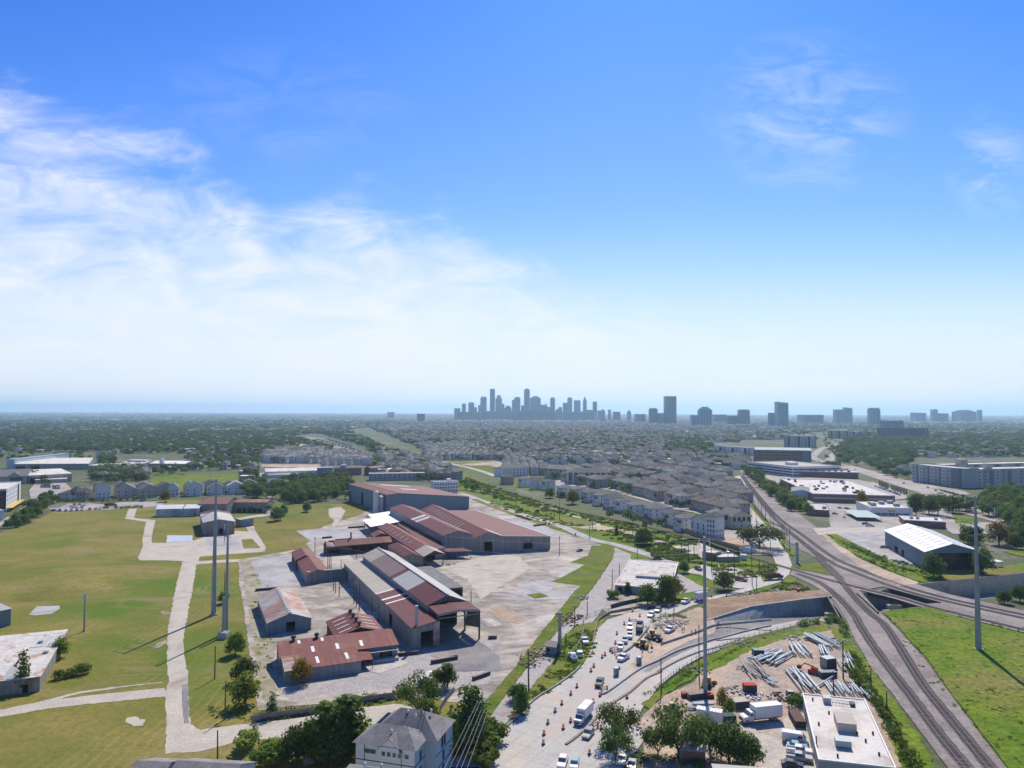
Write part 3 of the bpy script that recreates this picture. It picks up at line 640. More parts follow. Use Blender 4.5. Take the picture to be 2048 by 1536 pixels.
#        key    form   h   w  leaf    size n
tkind('round_dark', 'round', 10, 10, L_DARK, .62, 1500)
tkind('round_mid', 'round', 9, 8.5, L_MID, .58, 1300)
tkind('oak', 'oak', 11, 15, L_DARK, .60, 1700, 12, .22)
tkind('tall', 'tall', 11, 6, L_MID, .55, 1100)
tkind('light', 'round', 8, 6.5, L_LIGHT, .55, 900)
tkind('turning', 'round', 10, 9, L_YEL, .6, 1000)
tkind('bush', 'bush', 3.2, 4.8, L_MID, .42, 500, 6, .1)
tkind('bush_light', 'bush', 2.6, 4.2, L_LIGHT, .40, 420, 6, .1)
tkind('cypress', 'tall', 7, 1.8, L_DARK, .34, 260, 7, .08)
tkind('sparse', 'tall', 10, 5, L_MID, .5, 420)
NT_ = [0]
def tree(p, h, key, label, group=None, w=None, name='tree', trunk=True, cat=None):
    if name == 'tree': NT_[0] += 1
    cr, tr, hh = random.choice(TREE[key]); s = h / hh
    o = thing(name, label, cat or name.replace('_', ' '), (p[0], p[1], 0), random.uniform(0, 6.28), group)
    sw = s * (w or random.uniform(.9, 1.12)); o.scale = (sw, sw, s)
    c = bpy.data.objects.new('crown', cr); COL.objects.link(c); c.parent = o
    if trunk: d = bpy.data.objects.new('trunk', tr); COL.objects.link(d); d.parent = o
    return o
def hedge(name, label, cat, pts, w, h, leaf, dens=3.0, size=.45, group=None):
    "one continuous belt of foliage following a line"
    mb = MB(); rnd = random.Random(len(pts) + int(w * 10)); ln = smooth(pts, 6); lob = []
    for a, b in zip(ln, ln[1:]):
        L = (b - a).length
        for k in range(max(1, int(L / (w * .45)))):
            q = a.lerp(b, rnd.random()); r = w * rnd.uniform(.32, .6)
            lob.append((q.x + rnd.uniform(-.3,.3) * w, q.y + rnd.uniform(-.3,.3) * w, h * rnd.uniform(.22, .6), min(r, h * .62)))
    leaf_cloud(mb, lob, int(sum(l[3] ** 2 for l in lob) * 12 * dens / size / 2), size, rnd, .8)
    o = mb.obj(name, leaf); return tag(o, label, cat, group)
# ------------------------------------------------------------------ instancing for what cannot be counted
HID = bpy.data.collections.new('source_meshes')
def src(me):
    o = bpy.data.objects.new(me.name + '_source', me); HID.objects.link(o); return o
def scatter(name, pts, protos, label, cat, m=None):
    "pts: (x, y, z, scale_xy, scale_z, rot, idx)"
    me = bpy.data.meshes.new(name); me.vertices.add(len(pts))
    a = np.array(pts, dtype=np.float32); me.vertices.foreach_set('co', a[:, :3].ravel())
    for nm, arr in (('sx', a[:, 3]), ('sz', a[:, 4]), ('rt', a[:, 5]), ('ix', a[:, 6])):
        me.attributes.new(nm, 'FLOAT', 'POINT').data.foreach_set('value', np.ascontiguousarray(arr))
    o = bpy.data.objects.new(name, me); COL.objects.link(o)
    ng = bpy.data.node_groups.new(name, 'GeometryNodeTree')
    ng.interface.new_socket('Geometry', in_out='INPUT', socket_type='NodeSocketGeometry'); ng.interface.new_socket('Geometry', in_out='OUTPUT', socket_type='NodeSocketGeometry')
    N = ng.nodes.new; L = ng.links.new; gi = N('NodeGroupInput'); go = N('NodeGroupOutput'); jn = N('GeometryNodeJoinGeometry')
    def at(nm):
        q = N('GeometryNodeInputNamedAttribute'); q.data_type = 'FLOAT'; q.inputs[0].default_value = nm; return q.outputs[0]
    sc = N('ShaderNodeCombineXYZ'); L(at('sx'), sc.inputs[0]); L(at('sx'), sc.inputs[1]); L(at('sz'), sc.inputs[2])
    ro = N('ShaderNodeCombineXYZ'); L(at('rt'), ro.inputs[2]); ix = at('ix')
    for k, pr in enumerate(protos):
        cmp_ = N('FunctionNodeCompare'); cmp_.data_type = 'FLOAT'; cmp_.operation = 'EQUAL'; L(ix, cmp_.inputs[0]); cmp_.inputs[1].default_value = k; cmp_.inputs['Epsilon'].default_value = .1
        inst = N('GeometryNodeInstanceOnPoints'); oi = N('GeometryNodeObjectInfo'); oi.inputs[0].default_value = pr; oi.inputs['As Instance'].default_value = True
        L(gi.outputs[0], inst.inputs['Points']); L(cmp_.outputs[0], inst.inputs['Selection']); L(oi.outputs['Geometry'], inst.inputs['Instance'])
        L(ro.outputs[0], inst.inputs['Rotation']); L(sc.outputs[0], inst.inputs['Scale']); L(inst.outputs[0], jn.inputs[0])
    L(jn.outputs[0], go.inputs[0]); md = o.modifiers.new('spread', 'NODES'); md.node_group = ng
    return tag(o, label, cat, kind='stuff')
def crown_low(seed, n, r, h, size, leaf, lobes=5):
    rnd = random.Random(seed); mb = MB()
    L = [(rnd.uniform(-.45,.45) * r, rnd.uniform(-.45,.45) * r, h * rnd.uniform(.45, .7), r * rnd.uniform(.45, .7)) for _ in range(lobes)]
    leaf_cloud(mb, L, n, size, rnd, .75); return mb.mesh('far_crown', leaf)
def house_low(seed, w, d, h, kind, wall, roof):
    mb = MB(); rh = min(w, d) * .32; e = .4
    mb.box(-w/2, w/2, -d/2, d/2, 0, h, 0)
    c = [(-w/2-e,-d/2-e,h), (w/2+e,-d/2-e,h), (w/2+e,d/2+e,h), (-w/2-e,d/2+e,h)]
    if kind == 'hip':
        r = min(w, d) / 2; k0 = (0, -d/2 + r, h + rh) if d >= w else (-w/2 + r, 0, h + rh); k1 = (0, d/2 - r + .1, h + rh) if d >= w else (w/2 - r + .1, 0, h + rh)
        if d >= w: mb.add(c + [k0, k1], [(0,1,4),(1,2,5,4),(2,3,5),(3,0,4,5)], 1)
        else: mb.add(c + [k0, k1], [(0,1,5,4),(1,2,5),(2,3,4,5),(3,0,4)], 1)
    elif kind == 'gable':
        k0 = (0, -d/2-e, h + rh); k1 = (0, d/2+e, h + rh)
        mb.add(c + [k0, k1], [(1,2,5,4),(3,0,4,5)], 1); mb.add([(-w/2,-d/2,h),(w/2,-d/2,h),(0,-d/2,h+rh)], [(0,1,2)], 0); mb.add([(-w/2,d/2,h),(w/2,d/2,h),(0,d/2,h+rh)], [(1,0,2)], 0)
    else: mb.box(-w/2, w/2, -d/2, d/2, h, h + .4, 1)
    for s_ in (-1, 1):        # dark window openings, a few pixels at most
        y = s_ * (d/2 + .03)
        for z0 in ((1.0, 4.0, 7.0) if h > 8 else (1.0, 3.6) if h > 5 else (1.0,)):
            for x0 in np.arange(-w/2 + 1.2, w/2 - 1.6, 3.0): mb.add([(x0,y,z0),(x0+1.2,y,z0),(x0+1.2,y,z0+1.4),(x0,y,z0+1.4)], [(0,1,2,3) if s_ < 0 else (3,2,1,0)], 2)
    return mb.mesh('far_house', [wall, roof, M_GLASSD])
M_GLASSD = mat('dark_glass', (.045,.055,.065), rough=.15, spec=.5)
W_WHITE = mat('wall_white', (.62,.62,.60), (.56,.55,.53), .4, coord='obj', rnd=.10)
W_TAN = mat('wall_tan', (.40,.35,.29), (.34,.29,.24), .4, coord='obj', rnd=.22)
W_BRICK = mat('wall_brick', (.27,.17,.14), (.22,.13,.10), .8, coord='obj', rnd=.25)
W_GREY = mat('wall_greyed', (.34,.35,.35), (.28,.29,.29), .4, coord='obj', rnd=.2)
R_GREY = mat('roof_shingle', (.135,.14,.135), (.10,.107,.105), .5, coord='obj', rnd=.42, fine=(2.2,.2))
R_BROWN = mat('roof_brown', (.15,.135,.12), (.12,.108,.095), .5, coord='obj', rnd=.25, fine=(2.2,.2))
R_PALE = mat('roof_pale', (.70,.69,.66), (.58,.56,.53), .2, coord='obj', rnd=.18, c3=(.45,.42,.38), s3=.1)
R_METAL = mat('roof_metal_grey', (.36,.37,.38), (.30,.31,.32), .3, coord='obj', rnd=.2, c3=(.24,.22,.20), s3=.1)

# landuse in survey coordinates: density of trees / kinds of houses
def poly(c, *xy): return [K(c, xy[i], xy[i+1]) for i in range(0, len(xy), 2)]
KEEP = [ # clearings where nothing random may stand
 poly('X',-400,1700,-400,1040,60,1045,110,1010,150,985,262,1000,330,985,530,985,535,1030,560,1008,700,1000,700,960,800,955,900,965,950,930,1000,960,1010,940,1250,1010,1480,1080,1480,940,1510,940,1660,1100,1760,1130,1840,1160,2200,1140,2200,1700),
 poly('X',-200,1100,-200,905,200,905,200,948,160,972,110,992,60,1045,0,1100), poly('X',228,908,375,908,375,940,228,940), poly('X',300,944,490,940,494,974,300,974), poly('X',105,962,492,960,530,1000,530,1020,60,1040),
 poly('X',515,925,720,925,760,960,700,968,515,968), poly('X',515,950,580,950,580,985,515,985), poly('X',530,985,720,940,760,960,760,1030,540,1030),
 poly('X',515,908,560,895,600,890,745,910,745,940,515,945), poly('X',570,872,640,868,760,905,720,915,640,890),
 poly('X',850,918,1015,922,1015,960,940,960), poly('X',1000,925,1500,940,1500,1090,1200,1050,1000,980),
 poly('X',1480,880,1640,880,1660,900,1700,930,1760,950,1830,980,1920,1000,1960,1010,2048,1060,2100,1160,1840,1160,1700,1100,1500,950),
 poly('X',1490,945,1660,940,1840,945,2200,990,2200,1180,1700,1130,1560,1010), poly('X',1615,865,1700,860,1690,890,1700,915,1760,940,1800,960,1700,965,1640,915), poly('X',1815,915,2200,915,2200,1000,1880,985,1815,965),
 poly('X',1425,885,1510,885,1510,915,1425,915), poly('X',1565,868,1632,868,1632,895,1565,895), poly('X',1655,858,1700,858,1700,878,1655,878),
 poly('X',840,895,900,890,940,905,940,915,850,915), poly('X',690,860,740,855,860,905,860,925,780,905)]
def clear(px, py): return not any(inside((px, py), k) for k in KEEP)
def urban(px, py, x, y):
    "0 wood .. 1 packed roofs"
    n = noise.noise(Vector((x * .0016, y * .0010, 4.2))) * .5
    if px < 760: u = .20 + .32 * max(0, (px - 380) / 380) * (1 if py < 868 else .3)
    elif px < 1420: u = .66
    elif px < 1560: u = .65
    else: u = .38
    if px < 1560 and px > 1330 and 880 < py < 925: u = .35
    if 1640 < px < 1830 and 880 < py: u = .05
    if py < 852: u = u * .55 + .12
    return u + n * .55
ptsT, ptsH = [], []
def band(d0, d1, cell, tsc):
    y = d0
    while y < d1:
        hw = y * .78 + 40; x = -hw
        while x < hw:
            X_ = x + random.uniform(-.5, .5) * cell; Y_ = y + random.uniform(-.5, .5) * cell
            x += cell
            px, py = proj(X_, Y_, 0)
            if not (-60 < px < 2110) or not clear(px, py): continue
            u = urban(px, py, X_, Y_); r = random.random()
            if r < u * .70: ptsH.append((X_, Y_, cell, px, py, u))
            elif random.random() < 1.02 - u * .45: ptsT.append((X_, Y_, tsc, px, py))
        y += cell
band(420, 1300, 10.5, 1.0); band(1300, 2600, 13.5, 1.3); band(2600, 5200, 24, 2.3); band(5200, 11000, 52, 4.5); band(11000, 26000, 150, 12)
FARTREE = [src(crown_low(k, 150, 5.2, 9.5, 1.25, L_FAR if k < 3 else L_DARK)) for k in range(5)] + [src(crown_low(9, 110, 5.2, 8, 1.3, L_MID))]
FARH = [src(house_low(0, 11, 13, 6.2, 'hip', W_WHITE, R_GREY)), src(house_low(1, 9, 12, 8.8, 'hip', W_TAN, R_GREY)), src(house_low(2, 8, 14, 8.8, 'gable', W_WHITE, R_GREY)),
        src(house_low(3, 10, 12, 5.8, 'gable', W_BRICK, R_BROWN)), src(house_low(4, 14, 12, 5.5, 'flat', W_TAN, R_PALE)), src(house_low(5, 22, 12, 9, 'hip', W_GREY, R_BROWN)), src(house_low(6, 34, 24, 7, 'flat', W_GREY, R_PALE))]
ptsT.sort(key=lambda p: p[1]); ptsH.sort(key=lambda p: p[1])
# ------------------------------------------------------------------ building kit
M_CLAD = sheetmetal('cladding_grey', (.30,.325,.335), (.24,.265,.28), 2, (.22,.14,.09), .25)
M_CLADB = sheetmetal('cladding_blue_grey', (.20,.26,.30), (.165,.22,.255), 2, (.19,.14,.11), .1)
M_CLADT = sheetmetal('cladding_weathered', (.33,.32,.29), (.24,.235,.225), 2, (.20,.12,.08), .55)
M_REDF = sheetmetal('roof_red_u', (.14,.036,.036), (.10,.030,.032), 0, (.16,.085,.06), .30)
M_REDV = sheetmetal('roof_red_v', (.14,.036,.036), (.10,.030,.032), 1, (.16,.085,.06), .22)
M_REDW = sheetmetal('roof_red_worn', (.20,.058,.045), (.145,.043,.038), 0, (.24,.12,.075), .62)
M_REDWV = sheetmetal('roof_red_worn_v', (.18,.052,.043), (.13,.040,.036), 1, (.24,.12,.075), .45)
M_TANV = sheetmetal('roof_tan', (.40,.36,.30), (.33,.295,.245), 1, (.27,.19,.14), .25)
M_BRNV = sheetmetal('roof_brown_pink', (.24,.165,.145), (.20,.14,.125), 1, (.17,.09,.075), .3)
M_GRYV = sheetmetal('roof_galvanised', (.42,.42,.39), (.35,.355,.34), 1, (.25,.18,.14), .25)
M_GRYU = sheetmetal('roof_galvanised_u', (.50,.50,.49), (.40,.405,.40), 0, (.30,.15,.085), .42)
M_RUSTV = sheetmetal('roof_rusting', (.42,.40,.39), (.34,.32,.32), 1, (.27,.11,.05), .95)
M_WHITEV = sheetmetal('roof_white_v', (.72,.73,.74), (.64,.65,.66), 1, None)
M_WHITE = mat('white_paint', (.72,.72,.70), (.62,.62,.60), .6, coord='obj', rough=.5)
M_WROOF = mat('roof_white_membrane', (.62,.595,.54), (.54,.51,.46), .12, coord='obj', c3=(.38,.34,.29), s3=.12, lo3=.50, hi3=.72, fine=(1.0,.07))
M_OLDROOF = mat('roof_patched', (.56,.54,.50), (.44,.41,.37), .35, coord='obj', c3=(.34,.19,.11), s3=.16, lo3=.54, hi3=.68, fine=(1.0,.15))
M_DARKM = mat('dark_metal', (.05,.05,.055), (.07,.065,.06), .6, rough=.6)
M_STEEL = mat('galvanised_steel', (.30,.335,.345), (.25,.285,.295), .3, rough=.45, metal=.3)
M_WOOD = mat('pole_wood', (.085,.065,.055), (.12,.095,.08), 1.5)
M_RUST = mat('rusty_iron', (.11,.055,.04), (.075,.05,.045), 1.2, rough=.8)
M_BRICK = mat('brick', (.25,.15,.125), (.20,.115,.10), .5, coord='obj', fine=(1.6,.15))
M_TAN = mat('stucco_tan', (.46,.41,.35), (.40,.36,.31), .5, coord='obj')
M_GLASS = mat('window_glass', (.05,.065,.08), (.08,.10,.12), .8, rough=.12, spec=.6)
M_TRIM = mat('trim_dark', (.06,.06,.065))
M_SH = mat('shingle', (.15,.152,.15), (.115,.12,.12), .6, coord='obj', fine=(2.5,.2), rnd=.3)
M_PINK = mat('siding_pinkish', (.42,.34,.31), (.38,.31,.28), .5, coord='obj')

class Bld:
    def __init__(s, name, label, cat, a, b, d, group=None):
        s.a = Vector((a[0], a[1], 0)); b = Vector((b[0], b[1], 0)); v = b - s.a; s.W = v.length
        s.rz = math.atan2(v.y, v.x); s.t = thing(name, label, cat, s.a, s.rz, group)
        if isinstance(d, (int, float)): s.D = d; s.ey = Vector((0, 1, 0))
        else:
            w = Vector((d[0], d[1], 0)) - s.a; w.rotate(Matrix.Rotation(-s.rz, 3, 'Z')); s.D = w.length; s.ey = w / s.D
        s.ex = Vector((1, 0, 0))
    def pt(s, u, v, z): q = s.ex * u + s.ey * v; return Vector((q.x, q.y, z))
    def side(s, k):
        W, D = s.W, s.D
        return {'f': (s.pt(0,0,0), s.pt(W,0,0)), 'r': (s.pt(W,0,0), s.pt(W,D,0)), 'k': (s.pt(W,D,0), s.pt(0,D,0)), 'l': (s.pt(0,D,0), s.pt(0,0,0))}[k]
    def walls(s, H, m, holes={}, ridge=None, axis='v', rp=.5, HR=None, name='wall', z0=0.0, sides='frkl', tops=None):
        "H wall height; HR height on the right side for lopsided roofs; ridge adds gable triangles"
        HR = H if HR is None else HR; mb = MB(); W, D = s.W, s.D
        lo = min(H, HR)
        for k in sides:
            p, q = s.side(k)
            top = {'f': lo, 'k': lo, 'l': H, 'r': HR}[k] if axis == 'v' else {'f': H, 'k': HR, 'l': lo, 'r': lo}[k]
            mb.wall(p, q, z0, top, holes.get(k, ()))
        if axis == 'v' and (ridge or HR != H):
            rz = ridge or max(H, HR)
            for v in (0, D):
                pl = [s.pt(0, v, lo), s.pt(W, v, lo)]
                if HR > lo + .01: pl.append(s.pt(W, v, HR))
                if ridge: pl.append(s.pt(W * rp, v, ridge))
                if H > lo + .01: pl.append(s.pt(0, v, H))
                if (v == 0 and 'f' in sides) or (v and 'k' in sides): mb.face(pl if v == 0 else pl[::-1])
        if axis == 'u' and (ridge or HR != H):
            for u in (0, W):
                pl = [s.pt(u, 0, lo), s.pt(u, D, lo)]
                if HR > lo + .01: pl.append(s.pt(u, D, HR))
                if ridge: pl.append(s.pt(u, D * rp, ridge))
                if H > lo + .01: pl.append(s.pt(u, 0, H))
                mb.face(pl[::-1] if u == 0 else pl)
        return mb.obj(name, m, s.t)
    def gable(s, H, ridge, m, axis='v', rp=.5, over=.4, HR=None, t=.14, mr=None, spans=None, spansr=None, name='roof'):
        HR = H if HR is None else HR; W, D = s.W, s.D
        A, B = (W, D) if axis == 'v' else (D, W)
        f = (lambda c, l, z: s.pt(c, l, z + .05)) if axis == 'v' else (lambda c, l, z: s.pt(l, c, z + .05))
        c0 = A * rp; g1 = (ridge - H) / c0 if c0 > .01 else 0; g2 = (ridge - HR) / (A - c0) if A - c0 > .01 else 0
        out = []
        for sd, ca, za, mm, sp in ((0, -over, H - g1 * over, m, spans), (1, A + over, HR - g2 * over, mr or m, spansr)):
            if (sd == 0 and rp < .01) or (sd == 1 and rp > .99): continue
            for (l0, l1, m2) in (sp or [(0, 1, mm)]):
                x0 = -over if l0 == 0 else l0 * B; x1 = B + over if l1 == 1 else l1 * B
                pl = [f(ca, x0, za), f(c0, x0, ridge), f(c0, x1, ridge), f(ca, x1, za)]
                if (axis == 'v') == (sd == 0): pl = pl[::-1]
                out.append(MB().slab(pl, t).obj(name, m2, s.t))
        return out
    def mono(s, H, HR, m, axis='u', over=.3, t=.15, name='roof', spans=None):
        "single pitch: axis 'v' left H to right HR, axis 'u' front H to back HR"
        W, D = s.W, s.D; o = over
        for (l0, l1, m2) in (spans or [(0, 1, m)]):
            if axis == 'u':
                x0 = -o if l0 == 0 else l0 * W; x1 = W + o if l1 == 1 else l1 * W; k = (HR - H) / D
                pl = [s.pt(x0,-o,H-k*o+.05), s.pt(x1,-o,H-k*o+.05), s.pt(x1,D+o,HR+k*o+.05), s.pt(x0,D+o,HR+k*o+.05)]
            else:
                y0 = -o if l0 == 0 else l0 * D; y1 = D + o if l1 == 1 else l1 * D; k = (HR - H) / W
                pl = [s.pt(-o,y0,H-k*o+.05), s.pt(W+o,y0,HR+k*o+.05), s.pt(W+o,y1,HR+k*o+.05), s.pt(-o,y1,H-k*o+.05)]
            r = MB().slab(pl, t).obj(name, m2, s.t)
        return r
    def hip(s, H, rise, m, over=.45, name='roof'):
        W, D = s.W, s.D; o = over; c = [s.pt(-o,-o,H), s.pt(W+o,-o,H), s.pt(W+o,D+o,H), s.pt(-o,D+o,H)]
        r = min(W, D) / 2
        if D > W + .5: k = [s.pt(W/2, r, H+rise), s.pt(W/2, D-r, H+rise)]; fs = [(0,1,4),(1,2,5,4),(2,3,5),(3,0,4,5)]
        else: k = [s.pt(r, D/2, H+rise), s.pt(max(r+.1, W-r), D/2, H+rise)]; fs = [(0,1,5,4),(1,2,5),(2,3,4,5),(3,0,4)]
        lowc = [q - Vector((0,0,.2)) for q in c]
        return MB().add(c + k + lowc, fs + [(1,0,6,7),(2,1,7,8),(3,2,8,9),(0,3,9,6),(6,9,8,7)]).obj(name, m, s.t)
    def flat(s, H, m, par=.5, mw=None, t=.3):
        W, D = s.W, s.D
        MB().slab([s.pt(.2,.2,H), s.pt(W-.2,.2,H), s.pt(W-.2,D-.2,H), s.pt(.2,D-.2,H)], t).obj('roof', m, s.t)
        if par:
            mb = MB()
            for k in 'frkl':
                p, q = s.side(k); e = (q - p).normalized() * .15
                mb.beam(p - e + Vector((0,0,H+par/2-.05)), q - e + Vector((0,0,H+par/2-.05)), .3, par + .1)
            mb.obj('parapet', mw or m, s.t)
    def panel(s, k, u0, u1, z0, z1, m, name='window', out=.06):
        p, q = s.side(k); e = (q - p).normalized(); n = Vector((e.y, -e.x, 0))
        a = p + e * u0; b = p + e * u1; mb = MB()
        P0 = [a + n * -.05, b + n * -.05, b + n * out, a + n * out]
        mb.add([(w.x, w.y, z0) for w in P0] + [(w.x, w.y, z1) for w in P0], [(3,2,1,0),(4,5,6,7),(0,1,5,4),(1,2,6,5),(2,3,7,6),(3,0,4,7)])
        o = mb.obj(name, m, s.t); return o
    def windows(s, k, n, rows, w, h, z0, dz, m=None, m0=1.0, frame=None):
        L = (s.side(k)[1] - s.side(k)[0]).length; m = m or M_GLASS
        for r in range(rows):
            for i in range(n):
                u = m0 + (L - 2 * m0 - w) * (i / (n - 1) if n > 1 else .5)
                o = s.panel(k, u, u + w, z0 + r * dz, z0 + r * dz + h, m)
                if frame:
                    f = s.panel(k, u - .12, u + w + .12, z0 + r * dz - .12, z0 + r * dz + h + .12, frame, 'window_frame', .03); f.parent = o
    def slots(s, k, rows, h, z0, dz, m, u0=.5, n=1, gap=.6, name='opening'):
        L = (s.side(k)[1] - s.side(k)[0]).length - 2 * u0
        for r in range(rows):
            for i in range(n): s.panel(k, u0 + i * L / n + gap / 2, u0 + (i + 1) * L / n - gap / 2, z0 + r * dz, z0 + r * dz + h, m, name)
    def boxp(s, name, u0, u1, v0, v1, z0, z1, m):
        mb = MB(); c = [s.pt(u0,v0,0), s.pt(u1,v0,0), s.pt(u1,v1,0), s.pt(u0,v1,0)]
        return mb.prism([(p.x, p.y) for p in c], z0, z1).obj(name, m, s.t)

# ------------------------------------------------------------------ the old steel works
A_ = lambda x, y, z=0.0: G(x, y, z)
b = Bld('mill_shed', 'tallest works shed, blue grey walls and dark red roof, behind all the others', 'shed', (-97.5, 558.6), (-35, 588), (-146, 640))
b.walls(15, M_CLADB, {'l': [(1, 6, 0, 9), (34, 39, 0, 11)]}, ridge=15.8, rp=.14, HR=10.2)
b.gable(15, 15.8, M_REDV, rp=.14, HR=10.2, t=.25)
for (u0, u1, v0, v1) in ((.42, .62, .42, .52), (.34, .72, .80, .90)):
    zf = lambda u: 15.8 + (10.2 - 15.8) * (u - .14) / .86
    MB().slab([b.pt(u*b.W, v*b.D, zf(u) + .14) for u, v in ((u0,v0),(u1,v0),(u1,v1),(u0,v1))], .06).obj('skylight', M_GRYU, b.t)
MB().beam(b.pt(b.W*.14, 0, 15.95), b.pt(b.W*.14, b.D, 15.95), .5, .25).obj('ridge_cap', M_BRNV, b.t)
for k, (px, py) in enumerate(((1072, 385), (1108, 380))):
    q = P('f', px, py); t_ = thing('silo', ('white steel silo against the tallest shed, nearer the corner door', 'pale rust-streaked silo beside the white one at the tallest shed')[k], 'silo', q)
    h = (17, 13)[k]; MB().tube((0,0,0), (0,0,h), 2.3, n=20).obj('tank', sheetmetal('silo_white', (.62,.62,.60), (.52,.52,.50), 2, (.3,.2,.15), .3), t_, smooth=False)
    MB().tube((0,0,h), (0,0,h+1.2), 2.3, .5, 20).obj('top_cone', M_GRYV, t_); MB().tube((2.4,0,0), (2.4,0,h+1), .12, n=6).obj('pipe', M_RUST, t_)
b = Bld('mill_shed', 'long red-roofed shed with grey end gable and one pale roof patch', 'shed', G(887.6,1071,10.5), G(946,1068.4,10.5), G(779.6,1016,10.5))
b.walls(10.5, M_CLADT, {'l': [(x0, x0 + 4.6, 0, 6.2) for x0 in np.arange(4, b.D - 8, 6.1)]}, ridge=13)
b.gable(10.5, 13, M_REDV, spans=[(0,.43,M_REDV),(.43,.47,M_GRYU),(.47,.50,M_REDV),(.50,.545,M_GRYU),(.545,1,M_REDV)])
b.boxp('lower_band', -.05, -.02 + .0, 0, b.D, 0, 0.6, M_RUST)
b = Bld('mill_shed', 'shed with rows of pale skylights in its red roof, one dark doorway', 'shed', G(946.6,1077.5,7.9), G(1001.3,1072,9.3), G(842,1019,7.9))
DW = lambda x: (x - 946.6) / (1001.3 - 946.6) * b.W
b.walls(7.9, M_CLADT, {'f': [(DW(968.5), DW(985), 0, 6)]}, ridge=11.7, rp=.55, HR=9.3)
b.gable(7.9, 11.7, M_REDWV, rp=.55, HR=9.3, mr=M_REDV)
for i in range(14):
    v = .30 + i * .047
    MB().slab([b.pt(b.W*u, b.D*v + dv, 7.9 + 3.8 * u / .55 + .24) for u, dv in ((.10,0),(.40,0),(.40,1.0),(.10,1.0))], .05).obj('skylight', M_GRYV, b.t)
b = Bld('mill_shed', 'wide low-pitched dark red shed at the right end of the works', 'shed', G(1001.3,1072,9.3), G(1100.5,1072.7,7.7), G(871,1020,9.3))
b.walls(9.3, M_CLADT, {'f': [(b.W*.45, b.W*.63, 1.2, 5.3)]}, HR=7.7); b.mono(9.3, 7.7, M_REDV, 'v')
MB().beam(b.pt(-.1,-.3,9.75), b.pt(-.1,b.D,9.75), .7, .35).obj('gutter', M_WHITE, b.t); MB().beam(b.pt(0,-.5,9.35), b.pt(b.W,-.5,7.75), .5, .3).obj('gutter', M_GRYV, b.t)
MB().beam(b.pt(b.W+.3,0,7.7), b.pt(b.W+.3,b.D,7.7), .5, .3).obj('gutter', M_WHITE, b.t)
b.slots('f', 1, .12, 4.0, 1, M_GRYV, u0=b.W*.45, name='beam')
b = Bld('lean_to', 'narrow low red-roofed range squeezed between the long shed and the gable with the tan porch', 'shed', P('x',1800,545,5), P('x',1960,520,5.5), P('x',1190,115,5))
b.walls(5, M_TAN, HR=5.6); b.mono(5, 5.6, M_REDV, 'v')
b = Bld('mill_shed', 'long narrow shed with worn red roof ending in a tan open porch', 'shed', P('x',1650,640,6), P('x',1945,600,6), P('x',930,190,6))
b.walls(6, M_RUST, {'f': [(.6, b.W-.6, 0, 5.6)], 'l': [(x0, x0+2.2, 2.6, 4.4) for x0 in np.arange(22, b.D-6, 7)], 'r': [(1, 14, 0, 5)]}, ridge=8.1)
b.gable(6, 8.1, M_REDWV, over=.9, spans=[(0,.16,M_TANV),(.16,1,M_REDWV)], spansr=[(0,.16,M_TANV),(.16,1,M_REDWV)])
for i in range(7):
    v = b.D * (.35 + i * .085); MB().slab([b.pt(b.W*u, v+dv, 6 + 2.1*u/.5 + .12) for u, dv in ((.1,0),(.36,0),(.36,.7),(.1,.7))], .05).obj('skylight', M_GRYV, b.t)
b = Bld('works_canopy', 'low dark canopy on posts beside the tan porch', 'canopy', P('w',400,830,4), P('w',760,820,4), P('w',270,790,4.2))
b.mono(4, 4.4, M_REDF); [MB().tube(b.pt(u,.2,0), b.pt(u,.2,4), .15).obj('post', M_RUST, b.t) for u in np.linspace(.5, b.W-.5, 4)]
b = Bld('mill_shed', 'long low red-roofed building with dark open walls and a collapsing left end', 'shed', P('x',110,645), P('x',1120,560), 10.0)
b.walls(5.2, M_RUST, {'f': [(x0, x0+3.4, .9, 4.3) for x0 in np.arange(14, b.W-5, 4.4)] + [(1, 7, 0, 3.2)]}, ridge=7.4, axis='u')
b.gable(5.2, 7.4, M_REDF, axis='u', over=.6, spans=[(.12,.9,M_REDF),(.9,1,M_REDW)], spansr=[(.05,1,M_REDF)])
MB().slab([b.pt(-.5,-.3,4.6), b.pt(b.W*.12,-.6,5.0), b.pt(b.W*.11,4.4,6.6), b.pt(0,5,7.2)], .12).obj('roof', M_RUSTV, b.t)
MB().tube(b.pt(b.W*.4,6,5), b.pt(b.W*.4,6,11), .45).obj('stack', M_RUST, b.t)
a0 = P('x',1330,652,5); rr = P('x',1480,600,7.0); b0 = a0 + (Vector((rr.x, rr.y, 5)) - a0) * 2
b = Bld('mill_shed', 'small red gabled shed tucked behind the tan end of the big open-fronted hall', 'shed', a0, b0, P('x',1075,480,5)); b.walls(5, M_CLADT, ridge=7); b.gable(5, 7, M_REDWV)
b = Bld('mill_shed', 'little pale-red roofed shed beside the white loading canopy', 'shed', P('x',850,345,4), P('x',1100,330,4), 12.0); b.walls(4, M_RUST, ridge=6); b.gable(4, 6, M_REDWV)
b = Bld('loading_canopy', 'flat white loading canopy on posts in front of the silos', 'canopy', P('f',1028,488,6), P('f',1285,442,6), P('f',965,435,6))
b.mono(6, 6.2, M_WHITEV, over=0); b.boxp('roof', b.W*.30, b.W*1.02, b.D*1.0, b.D*1.6, 6.05, 6.25, M_WHITEV)
for u in (.05, .5, .95):
    for v in (.06, .94): MB().tube(b.pt(b.W*u, b.D*v, 0), b.pt(b.W*u, b.D*v, 6), .18).obj('post', M_RUST, b.t)

